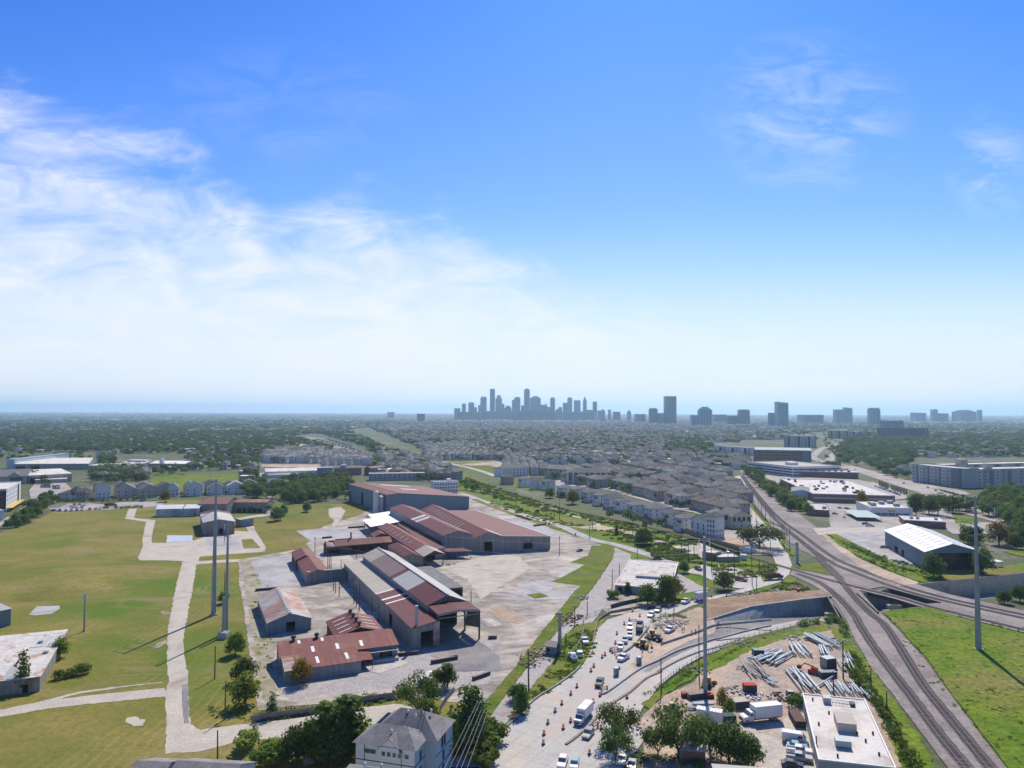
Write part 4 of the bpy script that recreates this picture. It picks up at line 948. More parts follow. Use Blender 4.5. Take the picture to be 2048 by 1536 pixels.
# open-fronted hall with its side aisles
b = Bld('open_hall', 'long hall with patchwork tan, grey and red roof and a huge open portal', 'hall', G(856,1209.7,11), G(932,1201,11), G(726,1110,11))
HA = b
b.walls(11, M_CLAD, {'f': [(.4, b.W-.4, 0, 10)], 'r': [(2, 9, 0, 6)]}, ridge=13.9)
b.gable(11, 13.9, M_REDV, over=.6, spans=[(0,.24,M_REDV),(.24,.455,M_GRYV),(.455,.50,M_REDV),(.50,.835,M_BRNV),(.835,1,M_TANV)], spansr=[(0,.72,M_GRYV),(.72,1,M_TANV)])
MB().beam(b.pt(b.W/2, -.6, 14.1), b.pt(b.W/2, b.D, 14.1), .6, .3).obj('ridge_cap', M_GRYU, b.t)
loc = lambda p: Matrix.Rotation(-b.rz, 3, 'Z') @ (Vector((p[0], p[1], 0)) - b.a)
fl, fr = loc(G(876,1228.7,10.4)), loc(G(958.7,1218.6,10.4)); bl, br = b.pt(-.2,.2,10.7), b.pt(b.W+.8,.2,10.7)
mid = (fl + fr) / 2
MB().slab([(fl.x,fl.y,10.3),(mid.x,mid.y,11.1),(b.W/2,.2,11.6),(bl.x,bl.y,10.8)], .2).slab([(mid.x,mid.y,11.1),(fr.x,fr.y,10.3),(br.x,br.y,10.8),(b.W/2,.2,11.6)], .2).obj('porch_roof', M_REDF, b.t)
MB().beam((fl.x,fl.y,9.9), (mid.x,mid.y,10.7), .3, .5).beam((mid.x,mid.y,10.7), (fr.x,fr.y,9.9), .3, .5).beam((fl.x,fl.y,8.9), (fr.x,fr.y,8.9), .2, .3).obj('truss', M_CLAD, b.t)
for q in (fl, fr): MB().tube((q.x,q.y,0), (q.x,q.y,10), .35, n=8).obj('column', M_RUST, b.t)
MB().face([(fr.x,fr.y,9.9), (fr.x+.1,fr.y+.1,4), (br.x-1,br.y,2), (br.x,br.y,10.4)]).face([(br.x-1,br.y+.05,2),(fr.x+.1,fr.y+.15,4),(fr.x,fr.y+.05,9.9),(br.x,br.y+.05,10.4)]).obj('torn_panel', M_CLADT, b.t)
MB().slab([(fl.x-.2,fl.y,10),(fl.x-.2,fl.y,9.8),(bl.x,bl.y,9.8),(bl.x,bl.y,10.6)], .1).obj('fascia', M_CLAD, b.t)
for i in range(14): MB().beam(b.pt(b.W*(.08+i*.065), -.15, 11.05), b.pt(b.W*(.08+i*.065), -.15, 11.0 + 2.8*(1-abs((.08+i*.065)-.5)*2)), .22).obj('slat', M_RUST, b.t)
for i in range(5): MB().beam(b.pt(.5, b.D*(.02+.08*i), 8.4), b.pt(b.W-.5, b.D*(.02+.08*i), 8.4), .4, .6).obj('girder', M_RUST, b.t)
b = Bld('side_aisle', 'left aisle of the open hall, lower roof striped tan, white and dark red', 'hall', G(824,1256.6,7.3), G(876,1241,8.6), G(688,1125.5,7.3))
b.walls(7.3, M_CLADT, {'f': [(3.2, 7.6, 0, 5.6)], 'l': [(6, 8.5, 0, 4.5), (20, 21.5, 3, 4.6), (84, 88, 0, 5)]}, HR=8.7)
b.mono(7.3, 8.7, M_REDV, 'v', spans=[(0,.29,M_REDV),(.29,.30,M_WHITEV),(.30,.34,M_REDV),(.34,.355,M_WHITEV),(.355,.43,M_REDV),(.43,.44,M_WHITEV),(.44,1,M_TANV)])
b.panel('f', 7.8, 10, 0, 8.3, M_RUSTV, 'door_panel', .25)
b = Bld('side_aisle', 'right aisle of the open hall, low grey flat roof behind the gable', 'hall', (-38, 303), G(925.7,1173.8,4.2), 44.0)
b.walls(4.2, M_RUST, {'f': [(4, b.W-1, 0, 3)]}); b.mono(4.2, 4.5, mat('roof_weathered_grey', (.20,.195,.185), (.15,.145,.14), .3, coord='obj', fine=(1,.2)), 'u')

# left yard sheds
b = Bld('barn', 'grey metal barn with orange rust across its roof and a dark doorway', 'barn', G(535.9,1245.2,4.4), G(622.7,1235,4.5), G(515.6,1192,4.4))
b.walls(4.4, M_CLADB, {'f': [(b.W*.42, b.W*.62, 0, 3.8)]}, ridge=7); b.gable(4.4, 7, M_RUSTV, over=.5)
mb = MB()
for i in range(13): mb.slab([b.pt(b.W*.5-1, b.D*i/13+.2, 6.95), b.pt(b.W*.5, b.D*i/13-.1, 7.35), b.pt(b.W*.5+.9, b.D*i/13+.3, 7.0), b.pt(b.W*.5, b.D*(i+1)/13-.2, 7.3)], .05)
mb.obj('ridge_cap', M_GRYU, b.t)
b = Bld('store_shed', 'small dark red sheds in a row, the nearer with a long red gable roof', 'shed', P('f',525,868,4.5), P('f',700,838,4.5), P('f',452,755,4.5)); b.walls(4.5, M_CLADT, {'l': [(2,4.5,0,3),(9,11,0,3)]}, ridge=6.4); b.gable(4.5, 6.4, M_REDWV)
b = Bld('store_shed', 'smallest dark red shed, farther end of the pair left of the works', 'shed', P('f',440,748,5), P('f',598,728,5), P('f',408,685,5)); b.walls(5, M_RUST, {'f': [(1, 5, 0, 3)]}, ridge=6.8); b.gable(5, 6.8, M_REDWV)
b = Bld('screen_wall', 'long grey sheet-metal wall joining the small red sheds to the open hall', 'wall', P('f',530,932), P('f',850,900), 1.2); b.walls(5.2, M_CLADB); b.mono(5.2, 5.25, M_CLADT)
b = Bld('workshop', 'gabled workshop with white skylight slits and roof vents behind the front range', 'workshop', G(673,1274.4,4.5), G(767,1261.7,4.5), G(654,1242.7,4.5))
b.walls(4.5, M_RUST, {'f': [(2, b.W-3, 1.5, 4)]}, ridge=6.9); b.gable(4.5, 6.9, M_REDWV, over=.5)
for sd in (0, 1):
    for i in range(4):
        v = b.D * (.12 + .22 * i); uu = (.08, .34) if sd == 0 else (.66, .92)
        MB().slab([b.pt(b.W*u, v+dv, 4.5 + 2.4 * (1 - abs(u-.5)*2) + .15) for u, dv in ((uu[0],0),(uu[1],0),(uu[1],.5),(uu[0],.5))], .05).obj('skylight', M_WHITE, b.t)
def vent(B, u, v, z, s=.6):
    q = B.pt(u, v, z); o = MB().tube((q.x,q.y,q.z-.4), (q.x,q.y,q.z+.6), s*.5, n=10).tube((q.x,q.y,q.z+.6), (q.x,q.y,q.z+1.3), s*.9, s*.6, 10).obj('roof_vent', M_DARKM, B.t); return o
for i in range(4): vent(b, b.W*.5, b.D*(.1+.27*i), 7.0, .9)
b = Bld('front_range', 'front workshop range with streaked red roof, white skylights and a loading dock', 'workshop', P('g',320,660,4.6), P('g',1240,545,4.6), 14.0)
b.walls(4.6, M_CLADB, {'f': [(b.W*.84, b.W*.95, 1.1, 3.2)]}, ridge=6.6, axis='u', rp=.72, HR=5.6); b.gable(4.6, 6.6, M_REDW, axis='u', rp=.72, HR=5.6)
for u in (.26, .47, .68):
    MB().slab([b.pt(b.W*u+du, v, 4.6 + 2*v/10.08 + .13) for du, v in ((0,1.5),(1.0,1.5),(1.0,5),(0,5))], .05).obj('skylight', M_WHITE, b.t)
for u in (.16, .36): MB().slab([b.pt(b.W*u+du, v, 4.6 + 2*v/10.08 + .13) for du, v in ((0,7.5),(.9,7.5),(.9,9.6),(0,9.6))], .05).obj('skylight', M_WHITE, b.t)
for u in (.13, .33): vent(b, b.W*u, 10, 6.9, 1.0)
b.boxp('loading_dock', b.W*.76, b.W*1.0, -2.2, -.1, 0, 1.1, M_SLABG); b.boxp('awning', b.W*.74, b.W*1.0, -1.6, -.05, 3.3, 3.42, M_GRYU)
b.panel('f', b.W*.86, b.W*.93, 1.2, 3.0, M_DARKM, 'dock_door', .03)
b = Bld('front_range', 'nearest low wing of the front workshop range with a small porch at its right end', 'workshop', P('g',355,858), P('g',952,770), 8.6)
b.walls(3.7, M_CLAD, HR=5.0, axis='u'); b.mono(3.7, 5.05, M_REDW, spans=[(0,.14,M_RUSTV),(.14,1,M_REDW)])
for u in (.42, .82): MB().slab([b.pt(b.W*u+du, v, 3.7 + 1.35*v/8.6 + .11) for du, v in ((0,2),(.9,2),(.9,6),(0,6))], .05).obj('skylight', M_WHITE, b.t)
MB().slab([b.pt(b.W+.2,1.5,3.3), b.pt(b.W+4.2,1.5,3.0), b.pt(b.W+4.2,8,3.9), b.pt(b.W+.2,8,4.2)], .12).obj('porch_roof', M_REDW, b.t)
for v in (1.7, 7.6): MB().tube(b.pt(b.W+4, v, 0), b.pt(b.W+4, v, 3.2), .1).obj('post', M_RUST, b.t)
# upper left group
b = Bld('store_building', 'long whitewashed shed with white and red roof, left of the upper sheds', 'shed', P('d',1030,178), P('d',1312,172), 13.0)
b.walls(6, mat('faded_whitewash', (.44,.49,.53), (.36,.42,.46), .3, coord='obj', c3=(.25,.28,.29), s3=.12), {'f': [(b.W*.9, b.W*.93, 0, 2.4)]}, ridge=8.2, axis='u'); b.gable(6, 8.2, M_WHITEV, axis='u', mr=M_REDF, spans=[(0,.62,M_WHITEV),(.64,1,M_WHITEV)])
b = Bld('store_building', 'tall shed with peeling pale metal roof and rust streaked front between the two steel masts', 'shed', P('d',1345,215,8.2), P('d',1550,207,8.2), P('d',1322,150,8.2))
b.walls(8.2, sheetmetal('cladding_rusty', (.26,.26,.27), (.20,.20,.21), 2, (.27,.17,.10), .8), {'f': [(b.W*.5, b.W*.63, 0, 4)]}, ridge=10); b.gable(8.2, 10, M_GRYU, over=.5, spans=[(0,.8,M_GRYV),(.8,1,M_REDV)], spansr=[(0,.8,M_GRYV),(.8,1,M_REDV)])
b = Bld('store_building', 'dark red hip-ended roof rising behind the peeling pale roof', 'shed', P('d',1310,92,8.5), P('d',1500,92,8.5), 26.0); b.walls(8.5, M_CLADT, ridge=12, axis='u'); b.gable(8.5, 12, M_REDF, axis='u')
b = Bld('store_building', 'long faded pink roofed shed with open dark lower bays, right of the upper group', 'shed', P('d',1500,148), P('d',1765,148), 14.0)
b.walls(8, M_CLADT, {'f': [(x0, x0+3, 0, 3.6) for x0 in np.arange(8, b.W-4, 4)]}, ridge=9.5, axis='u'); b.gable(8, 9.5, M_REDW, axis='u')
b = Bld('annex', 'little grey annex on the right flank of the peeling pale roofed shed', 'shed', P('d',1555,235), P('d',1590,245), 9.0); b.walls(5, M_CLAD); b.mono(5, 5.4, M_GRYV)
# lower left
b = Bld('flat_warehouse', 'pale flat-roofed warehouse with rust stained patches at the left edge', 'warehouse', P('e',-330,668), P('e',262,604), P('e',-330,668) + (G(134.7,1260.5,3.9) - G(80,1354.4,3.9)))
b.walls(3.9, M_CLADT, {'f': [(b.W-4.3, b.W-2.8, 0, 2.3)]}); b.mono(3.9, 4.2, M_OLDROOF, 'v', over=.2); 
for q in ((.86,.45),(.7,.7)): MB().prism([(b.pt(b.W*q[0],b.D*q[1],0).x + i, b.pt(b.W*q[0],b.D*q[1],0).y + j) for i, j in ((0,0),(1.3,0),(1.3,1.3),(0,1.3))], 4.1, 4.9).obj('roof_unit', M_STEEL, b.t)
b.boxp('roof_panel', b.W*.55, b.W*.80, .5, b.D*.28, 4.14, 4.20, M_GRYV); b.boxp('roof_panel', b.W*.62, b.W*.97, b.D*.62, b.D*.86, 4.22, 4.28, M_GRYU)
b = Bld('flat_warehouse', 'grey box-like shed cut by the left edge above the pale warehouse', 'warehouse', P('e',-160,215), P('e',70,168), 15.0); b.walls(6, M_CLADB); b.mono(6, 6.2, M_GRYV, 'v')

# ------------------------------------------------------------------ right of the railway
b = Bld('metal_warehouse', 'white metal roofed warehouse with a dark glazed open end beyond the railway', 'warehouse', G(1850.4,1102.8,9.8), G(1959,1102,9.8), G(1769.7,1060.3,9.8))
b.walls(9.8, M_CLADB, {'f': [(b.W*.12, b.W*.97, 0, 8.8)], 'l': [(18, 24, 0, 4), (30, 34, 0, 4)]}, ridge=13.7); b.gable(9.8, 13.7, M_WHITEV, over=.7, t=.3)
for i in range(6): MB().beam(b.pt(b.W*(.12+.17*i), .1, 0), b.pt(b.W*(.12+.17*i), .1, 9), .35).obj('column', M_DARKM, b.t)
MB().beam(b.pt(b.W*.12,.1,6.0), b.pt(b.W*.97,.1,6.0), .3, .6).obj('beam', M_DARKM, b.t)
b.boxp('inner_screen', b.W*.1, b.W*.98, 9, 9.3, 0, 8.5, M_GLASS)
for sd in (0, 1):
    for j in range(2):
        for i in range(10):
            v = b.D*(.06+.093*i); u0 = (.08, .30)[j] if sd == 0 else (.55, .76)[j]
            MB().slab([b.pt(b.W*u, v+dv, 9.8 + 3.9*(1-abs(u-.5)*2)+.14) for u, dv in ((u0,0),(u0+.15,0),(u0+.15,.9),(u0,.9))], .06).obj('skylight', mat('skylight_panel', (.40,.43,.44)), b.t)
def unit(B, u, v, z, w=2.2, h=1.5, m=None):
    return B.boxp('roof_unit', B.W*u, B.W*u+w, B.D*v, B.D*v+w, z, z+h, m or M_DARKM)
b = Bld('retail_block', 'big store with a broad white roof dotted with dark units, brown front wall', 'store', G(1626,987.3,7.8), G(1790,991.6,7.8), G(1560.6,957.7,7.8))
b.walls(7.8, M_BRICK); b.flat(7.6, M_WROOF, .5, M_WHITE); b.slots('f', 1, 1.6, 3.4, 1, M_TAN, name='wall_stripe')
for k in range(26): unit(b, random.uniform(.05,.92), random.uniform(.05,.93), 7.6, random.uniform(1.5,3.6), random.uniform(1,2.2), random.choice((M_DARKM, M_STEEL, M_RUST)))
b = Bld('retail_block', 'pale blue gabled wing on the left end of the big white-roofed store', 'store', P('u',1045,885), P('u',1312,897), 40.0); b.walls(7.2, mat('wall_pale_blue', (.44,.54,.60), (.38,.48,.54), .4), ridge=9); b.gable(7.2, 9, mat('roof_slate', (.22,.24,.24), (.18,.20,.20), .3))
b = Bld('office_block', 'low white-walled office with a white roof, roof units and a yellow banded window strip', 'office', P('A',650,692), P('A',1030,702), 38.0)
b.walls(6.4, M_WHITE); b.flat(6.2, M_WROOF, .5, M_WHITE); b.slots('f', 1, 1.4, 3.4, 1, mat('yellow_band', (.55,.42,.18)), u0=b.W*.4, name='window_band'); b.slots('f', 1, 1.3, 1.0, 1, M_GLASS, u0=2, n=5)
for u, v in ((.12,.3),(.15,.5),(.45,.6),(.7,.3),(.72,.75)): unit(b, u, v, 6.2, 4, 2.4, M_STEEL)
b = Bld('restaurant', 'low brown building with a white roof behind the metal warehouse', 'shop', P('A',955,792), P('A',1335,812), 24.0); b.walls(4.6, M_BRICK); b.flat(4.4, M_WROOF, .5, M_WHITE)
for u in (.2, .35, .8): unit(b, u, .4, 4.4, 2, 1.5, M_STEEL)
b = Bld('shop', 'flat pinkish roofed low shop between the railway trees and the car park', 'shop', P('A',75,690), P('A',268,700), 42.0); b.walls(4.6, M_BRICK); b.flat(4.4, M_OLDROOF, .4, M_TRIM); unit(b, .7, .25, 4.4, 3, 2, M_STEEL)
b = Bld('carport', 'pale green carport roof over parked cars beside the white office', 'carport', P('A',520,705,3), P('A',750,712,3), P('A',400,640,3)); b.mono(3, 3.1, mat('roof_pale_green', (.40,.50,.47), (.36,.46,.44), .2)); [MB().tube(b.pt(b.W*u,b.D*v,0), b.pt(b.W*u,b.D*v,3), .12).obj('post', M_DARKM, b.t) for u in (.02,.98) for v in (.05,.5,.95)]
b = Bld('strip_mall', 'long dark brown strip building with white roof, in front of the parking garage', 'shop', P('u',1075,600), P('u',1900,625), 28.0); b.walls(7.4, M_BRICK); b.flat(7.2, M_WROOF, .7, M_WHITE)
for k in range(9): unit(b, .05+.1*k, random.uniform(.2,.7), 7.2, 3, 1.6, M_DARKM)
b = Bld('parking_garage', 'white multi-level parking garage with long dark openings below the brick office', 'garage', P('u',480,525), P('u',1060,605), 70.0)
b.walls(12.5, M_WHITE); b.flat(12.3, M_OLDCON, .9, M_WHITE); b.slots('f', 3, 1.6, 1.9, 3.4, M_TRIM, n=5); b.slots('r', 3, 1.6, 1.9, 3.4, M_TRIM, n=4); b.boxp('stair_head', b.W*.55, b.W*.68, b.D*.3, b.D*.45, 12.3, 16, M_WHITE)
b2 = Bld('parking_garage', 'lower right extension of the white parking garage', 'garage', P('u',1060,575), P('u',1425,545), 40.0); b2.walls(9, M_WHITE); b2.flat(8.8, M_OLDCON, .9, M_WHITE); b2.slots('f', 2, 1.5, 2.2, 3.2, M_TRIM, n=4)
b = Bld('brick_office', 'six storey brick office with a pale green roof and a glass corner', 'office', P('u',590,465), P('u',1300,480), 48.0)
b.walls(25, M_BRICK, ridge=27.5, axis='u'); b.gable(25, 27.5, mat('roof_green_grey', (.42,.50,.47), (.38,.46,.44), .1), axis='u', over=1.5); b.slots('f', 5, 1.5, 3.5, 4.2, M_GLASS, u0=3, n=9, gap=1.6, name='window'); b.panel('f', b.W*.84, b.W-.1, 1, 24.6, mat('glass_teal', (.14,.24,.25), (.11,.20,.21), .4, rough=.15), 'glass_corner', .4)
M_BAY = mat('bay_pale', (.50,.50,.46), (.44,.44,.41), .3)
def apt(name, label, a, b_, d, H, wm, fl, bays, band=M_TRIM, roof=M_WROOF, step=3.1, group=None, sides='fr', mw=None):
    q = Bld(name, label, 'apartments', a, b_, d, group); q.walls(H, wm); q.flat(H - .2, roof, .8, mw or wm)
    for k in sides:
        L = (q.side(k)[1] - q.side(k)[0]).length; n = max(1, min(bays, int(L / 5)))
        for i in range(n):
            u = L * (i + .5) / n
            if i % 3 == 1: q.panel(k, u - L/n*.28, u + L/n*.28, .5, H - 1.2, band, 'balcony_bay', .12)
            else:
                ex_ = .55 if i % 3 == 2 else 0
                if ex_: q.panel(k, u - L/n*.44, u + L/n*.44, .2, H + .5, M_BAY, 'bay', .5)
                for f in range(fl): q.panel(k, u - .9, u + .9, 1 + f * step, 2.6 + f * step, M_GLASS, 'window', .05 + ex_)
    return q
apt('apartment_block', 'white four storey apartment block left of the brick office', P('u',60,292), P('u',590,332), 18.0, 14, M_WHITE, 4, 10)
apt('apartment_block', 'grey and white mid-rise with dark glass bays behind the brick office', P('u',945,216), P('u',1335,226), 40.0, 26, W_GREY, 7, 9, roof=M_WROOF)
apt('apartment_block', 'pale concrete slab block in the distance above the boulevard bend', P('u',1510,106), P('u',1770,111), 30.0, 24, W_TAN, 5, 8)
apt('apartment_block', 'grey glassy block just right of the pale slab above the boulevard', P('u',1790,105), P('u',2048,100), 30.0, 20, W_GREY, 4, 8)
q = Bld('apartment_block', 'long brown apartment slab with vertical bays, far right of the boulevard', 'apartments', P('c',1190,340), P('c',1490,345), 25.0); q.walls(34, mat('slab_brown', (.20,.16,.15), (.16,.13,.125), .1)); q.flat(33.8, M_OLDROOF, .8)
for i in range(16): q.panel('f', q.W*(i+.25)/16, q.W*(i+.75)/16, 1, 32, M_GLASS, 'window_bay', .1)
c1, c2 = P('v',560,692), P('v',1232,775)
q = apt('apartment_complex', 'five storey grey green apartment wing running back from the corner beside the boulevard', c1, c2, 22.0, 20.5, mat('siding_grey_green', (.36,.40,.38), (.30,.34,.33), .3, coord='obj'), 5, 14, step=3.7, band=mat('bay_slate', (.16,.20,.215)), sides='f')
e = (c2 - c1).normalized(); c3 = P('v',2048,750); c4_ = c2 + (c3 - c2) * 2.0
q = apt('apartment_complex', 'five storey grey green apartment wing facing the trees at the right edge', c2 + (c3-c2)*.02, c4_, 24.0, 19.5, MATS['siding_grey_green'], 5, 20, step=3.7, band=MATS['bay_slate'], sides='fl')
q.boxp('stair_tower', q.W*.25, q.W*.29, 8, 14, 19, 25, M_TAN); q.boxp('stair_tower', -4, 3, 2, 10, 0, 21, MATS['bay_slate'])
q = apt('apartment_complex', 'rear wing of the grey green apartments with a pale stair tower on the roof', c2 + Vector((18, 62, 0)), c4_ + Vector((0, 62, 0)), 24.0, 20, W_GREY, 5, 14, sides='f'); q.boxp('stair_tower', q.W*.2, q.W*.27, 4, 12, 19, 26, M_TAN)

# ------------------------------------------------------------------ left distance
b = Bld('logistics_hall', 'long grey warehouse with a bright white roof on the far left', 'warehouse', P('p',165,350), P('p',1035,345), P('p',165,350) + (P('p',310,225,7.5) - P('p',165,290,7.5)))
b.walls(8, M_CLAD, {'f': [(2, 14, 0, 5), (20, 32, 0, 5)]}); b.mono(8, 8.8, M_WROOF)
b = Bld('logistics_hall', 'narrow pale blue building at the left end of the long white warehouse', 'warehouse', P('p',75,335), P('p',165,335), 130.0); b.walls(13, MATS['wall_pale_blue']); b.mono(13, 13.5, M_GRYV)
b = Bld('logistics_hall', 'wide cream flat-roofed workshop with parked cars in front, below the long white warehouse', 'warehouse', P('p',330,512), P('p',840,485), 75.0); b.walls(9, M_TAN, {'f': [(1, 14, 0, 6)]}); b.mono(9, 10, M_WROOF)
b = Bld('logistics_hall', 'low white canopy building in front of the cream workshop', 'warehouse', P('p',410,515), P('p',780,500), 12.0); b.walls(4.5, W_TAN); b.mono(4.5, 4.8, M_WROOF)
b = Bld('chapel_hall', 'dark gable-roofed hall with half-timbered tan front at the left edge', 'hall', P('p',-120,530), P('p',310,515), 45.0); b.walls(9, M_TAN, ridge=15, axis='u'); b.gable(9, 15, M_SH, axis='u', over=1)
g_ = MB().add([b.pt(b.W*.5,-2,0), b.pt(b.W*.85,-2,0), b.pt(b.W*.85,-2,9), b.pt(b.W*.675,-2,13), b.pt(b.W*.5,-2,9)], [(0,1,2,3,4)]).obj('gable_front', M_TAN, b.t)
MB().slab([b.pt(b.W*.48,-3,8.7), b.pt(b.W*.675,-3,13.3), b.pt(b.W*.675,12,13.3), b.pt(b.W*.48,12,8.7)][::-1], .2).slab([b.pt(b.W*.675,-3,13.3), b.pt(b.W*.87,-3,8.7), b.pt(b.W*.87,12,8.7), b.pt(b.W*.675,12,13.3)][::-1], .2).obj('roof', M_SH, b.t)
for u in (.54,.62,.70,.78): b.panel('f', b.W*u, b.W*u+3.2, 1, 8, M_GLASS, 'window', 2.05)
cn = Vector((-397, 561, 0)); fa = Vector((-428, 622, 0))
b = Bld('new_apartments', 'five storey white and black apartment block under completion at the left edge', 'apartments', cn + Vector((-40, -20, 0)), cn, 66.0)
b.walls(17.8, M_WHITE); b.flat(17.6, M_WROOF, .9, M_WHITE); b.panel('f', .2, b.W-.2, .5, 17, mat('black_cladding', (.045,.045,.05)), 'dark_cladding', .15)
for f in range(5):
    for i in range(3): b.panel('f', b.W-10+i*3, b.W-8+i*3, 1.2+3.4*f, 2.8+3.4*f, mat('red_balcony', (.28,.06,.05)), 'balcony', .5)
    for i in range(9): b.panel('r', 4+i*6.6, 5.6+i*6.6, 1.2+3.4*f, 3+3.4*f, M_GLASS)
b.panel('r', 50, 58, .5, 17, MATS['black_cladding'], 'dark_cladding', .1); b.boxp('scaffold_deck', b.W+.3, b.W+4, 2, 60, 2.8, 3.1, mat('scaffold_yellow', (.50,.38,.08)))
b = Bld('site_cabin', 'white site cabin cut off by the left edge of the picture', 'cabin', P('p',-150,960), P('p',45,940), 14.0); b.walls(7.5, M_WHITE); b.flat(7.3, M_WROOF, .3)
b = Bld('school', 'low tan-roofed hall with a raised clerestory among the trees', 'school', P('a',680,520), P('a',815,522), 45.0); b.walls(6, W_TAN, ridge=9, axis='u'); b.gable(6, 9, R_PALE, axis='u'); b.boxp('clerestory', 3, b.W-3, 18, 30, 8, 11, R_PALE)
b = Bld('school', 'long tan-roofed school range beside the clerestory hall', 'school', P('a',860,515), P('a',1080,518), 40.0); b.walls(6.5, W_TAN, ridge=9, axis='u'); b.gable(6.5, 9, R_PALE, axis='u'); b.boxp('tower', b.W*.4, b.W*.46, -6, 0, 0, 14, M_WHITE)
b = Bld('industrial_hall', 'long bright white roofed works beyond the tree belt', 'warehouse', P('q',905,470), P('q',1440,455), 45.0); b.walls(6.5, M_WHITE, ridge=8.5, axis='u'); b.gable(6.5, 8.5, M_WROOF, axis='u')
b = Bld('industrial_hall', 'small flat white roof in front of the bright white works', 'warehouse', P('q',925,480), P('q',1225,476), 14.0); b.walls(4, M_WHITE); b.flat(3.9, M_WROOF, .3)
b = Bld('industrial_hall', 'long dull brown works building behind the blue plant boxes', 'warehouse', P('q',1440,455), P('q',1860,450), 30.0); b.walls(9, W_BRICK); b.mono(9, 10, R_BROWN)
M_BLUE = mat('plant_blue', (.08,.24,.42), (.06,.20,.36), .3)
for k, (x0, x1, y, h, m_, lb) in enumerate(((1418,1480,460,10,M_BLUE,'bright blue plant box left of the grey hopper building'),(1475,1570,475,12,M_CLAD,'grey hopper building between two blue boxes'),(1648,1700,448,12,M_BLUE,'bright blue plant box right of the grey hopper building'),(1700,1740,450,6,M_BLUE,'low blue shed beside the right hand blue box'))):
    b = Bld('plant_building', lb, 'plant', P('q',x0,y), P('q',x1,y), 12.0); b.walls(h, m_); b.flat(h-.1, M_WROOF, .3)
b = Bld('villa', 'white two storey house with a grey hip roof in the tree belt beside the street', 'house', P('q',905,585), P('q',1095,590), 16.0); b.walls(6.2, M_WHITE); b.hip(6.2, 3.4, M_SH); b.windows('f', 5, 2, 1.3, 1.5, .9, 3.0)
for k, (x0, y0, x1, y1, d, h, m_, r_, lb) in enumerate(((1890,450,1960,455,26,9,W_BRICK,M_REDV,'dark brick workshop with rust red roof behind the tallest works shed'),(1940,455,2100,470,24,7,M_CLAD,M_GRYU,'workshop with a light metal gable roof behind the tallest works shed'))):
    b = Bld('workshop', lb, 'workshop', P('q',x0,y0), P('q',x1,y1), float(d)); b.walls(h, m_, ridge=h+2); b.gable(h, h+2, r_)
b = Bld('townhouse_row', 'ruined looking pale townhouses under construction directly behind the tallest shed', 'townhouses', P('b',110,590), P('b',440,585), 14.0); b.walls(8, W_GREY); b.flat(8, M_OLDROOF, .4); b.windows('f', 12, 2, 1.4, 1.5, 2.5, 2.8)
b = Bld('townhouse_row', 'white flat-roofed townhouses with roof decks at the right corner behind the tallest shed', 'townhouses', P('b',490,665), P('b',632,660), 14.0); b.walls(11, M_WHITE); b.flat(10.8, W_GREY, .8, M_WHITE); b.windows('f', 9, 3, 1.4, 1.7, 1.5, 3.2); b.windows('r', 3, 3, 1.4, 1.7, 1.5, 3.2)
b.boxp('roof_house', b.W*.6, b.W*.75, 3, 9, 11, 13.6, M_WHITE)
# ------------------------------------------------------------------ townhouses and houses
M_WH = [mat('render_white', (.66,.66,.64), (.60,.60,.58), .5, coord='obj', rnd=.08), mat('render_cream', (.52,.46,.38), (.46,.41,.34), .5, coord='obj', rnd=.12), M_PINK]
def home_proto(seed, w, d, h, roof, wm, rm, style):
    b = Bld('townhouse', '-', 'townhouse', (0, 0), (w, 0), float(d)); rn = random.Random(seed)
    rise = min(w, d) * .26
    if roof == 'hip': b.walls(h, wm); b.hip(h, rise, rm)
    else: b.walls(h, wm, ridge=h + rise * 1.3); b.gable(h, h + rise * 1.3, rm)
    n = max(2, int(w / 3)); fl = int(h / 2.9)
    for f in range(fl):
        for i in range(n):
            if rn.random() < .8: u = w * (i + .5) / n; b.panel('f', u - .55, u + .55, .9 + f * 2.95, 2.4 + f * 2.95, M_GLASS)
    for f in range(fl): b.panel('r', d * .3, d * .3 + 1, 1 + f * 2.95, 2.4 + f * 2.95, M_GLASS); b.panel('l', d * .6, d * .6 + 1, 1 + f * 2.95, 2.4 + f * 2.95, M_GLASS)
    if style == 'porch':
        MB().slab([(-.3,-2.2,2.9),(w*.45,-2.2,2.9),(w*.45,0,4.0),(-.3,0,4.0)], .15).obj('porch_roof', rm, b.t); MB().tube((0,-2,0),(0,-2,2.9),.12).tube((w*.42,-2,0),(w*.42,-2,2.9),.12).obj('porch_post', M_WHITE, b.t)
    if style == 'bay':
        b.boxp('bay', w*.45, w*.98, -1.9, 0, 0, h*.66, wm); MB().add([(w*.4,-2.3,h*.66),(w*1.03,-2.3,h*.66),(w*1.03,.0,h*.66),(w*.4,0,h*.66),(w*.715,-.9,h*.66+1.3),(w*.715,0,h*.66+1.3)], [(0,1,4),(1,2,5,4),(3,0,4,5)]).obj('bay_roof', rm, b.t)
        b.panel('f', w*.6, w*.6+1, h*.4, h*.4+1.4, M_GLASS, 'window', 1.96)
    for i in range(2): q = (w * rn.uniform(.3,.7), d * rn.uniform(.3,.7)); MB().tube((q[0],q[1],h), (q[0],q[1],h + rise + .5), .16, n=6).obj('vent_pipe', M_TRIM, b.t)
    b.t['w'] = w; b.t['d'] = d
    return b.t
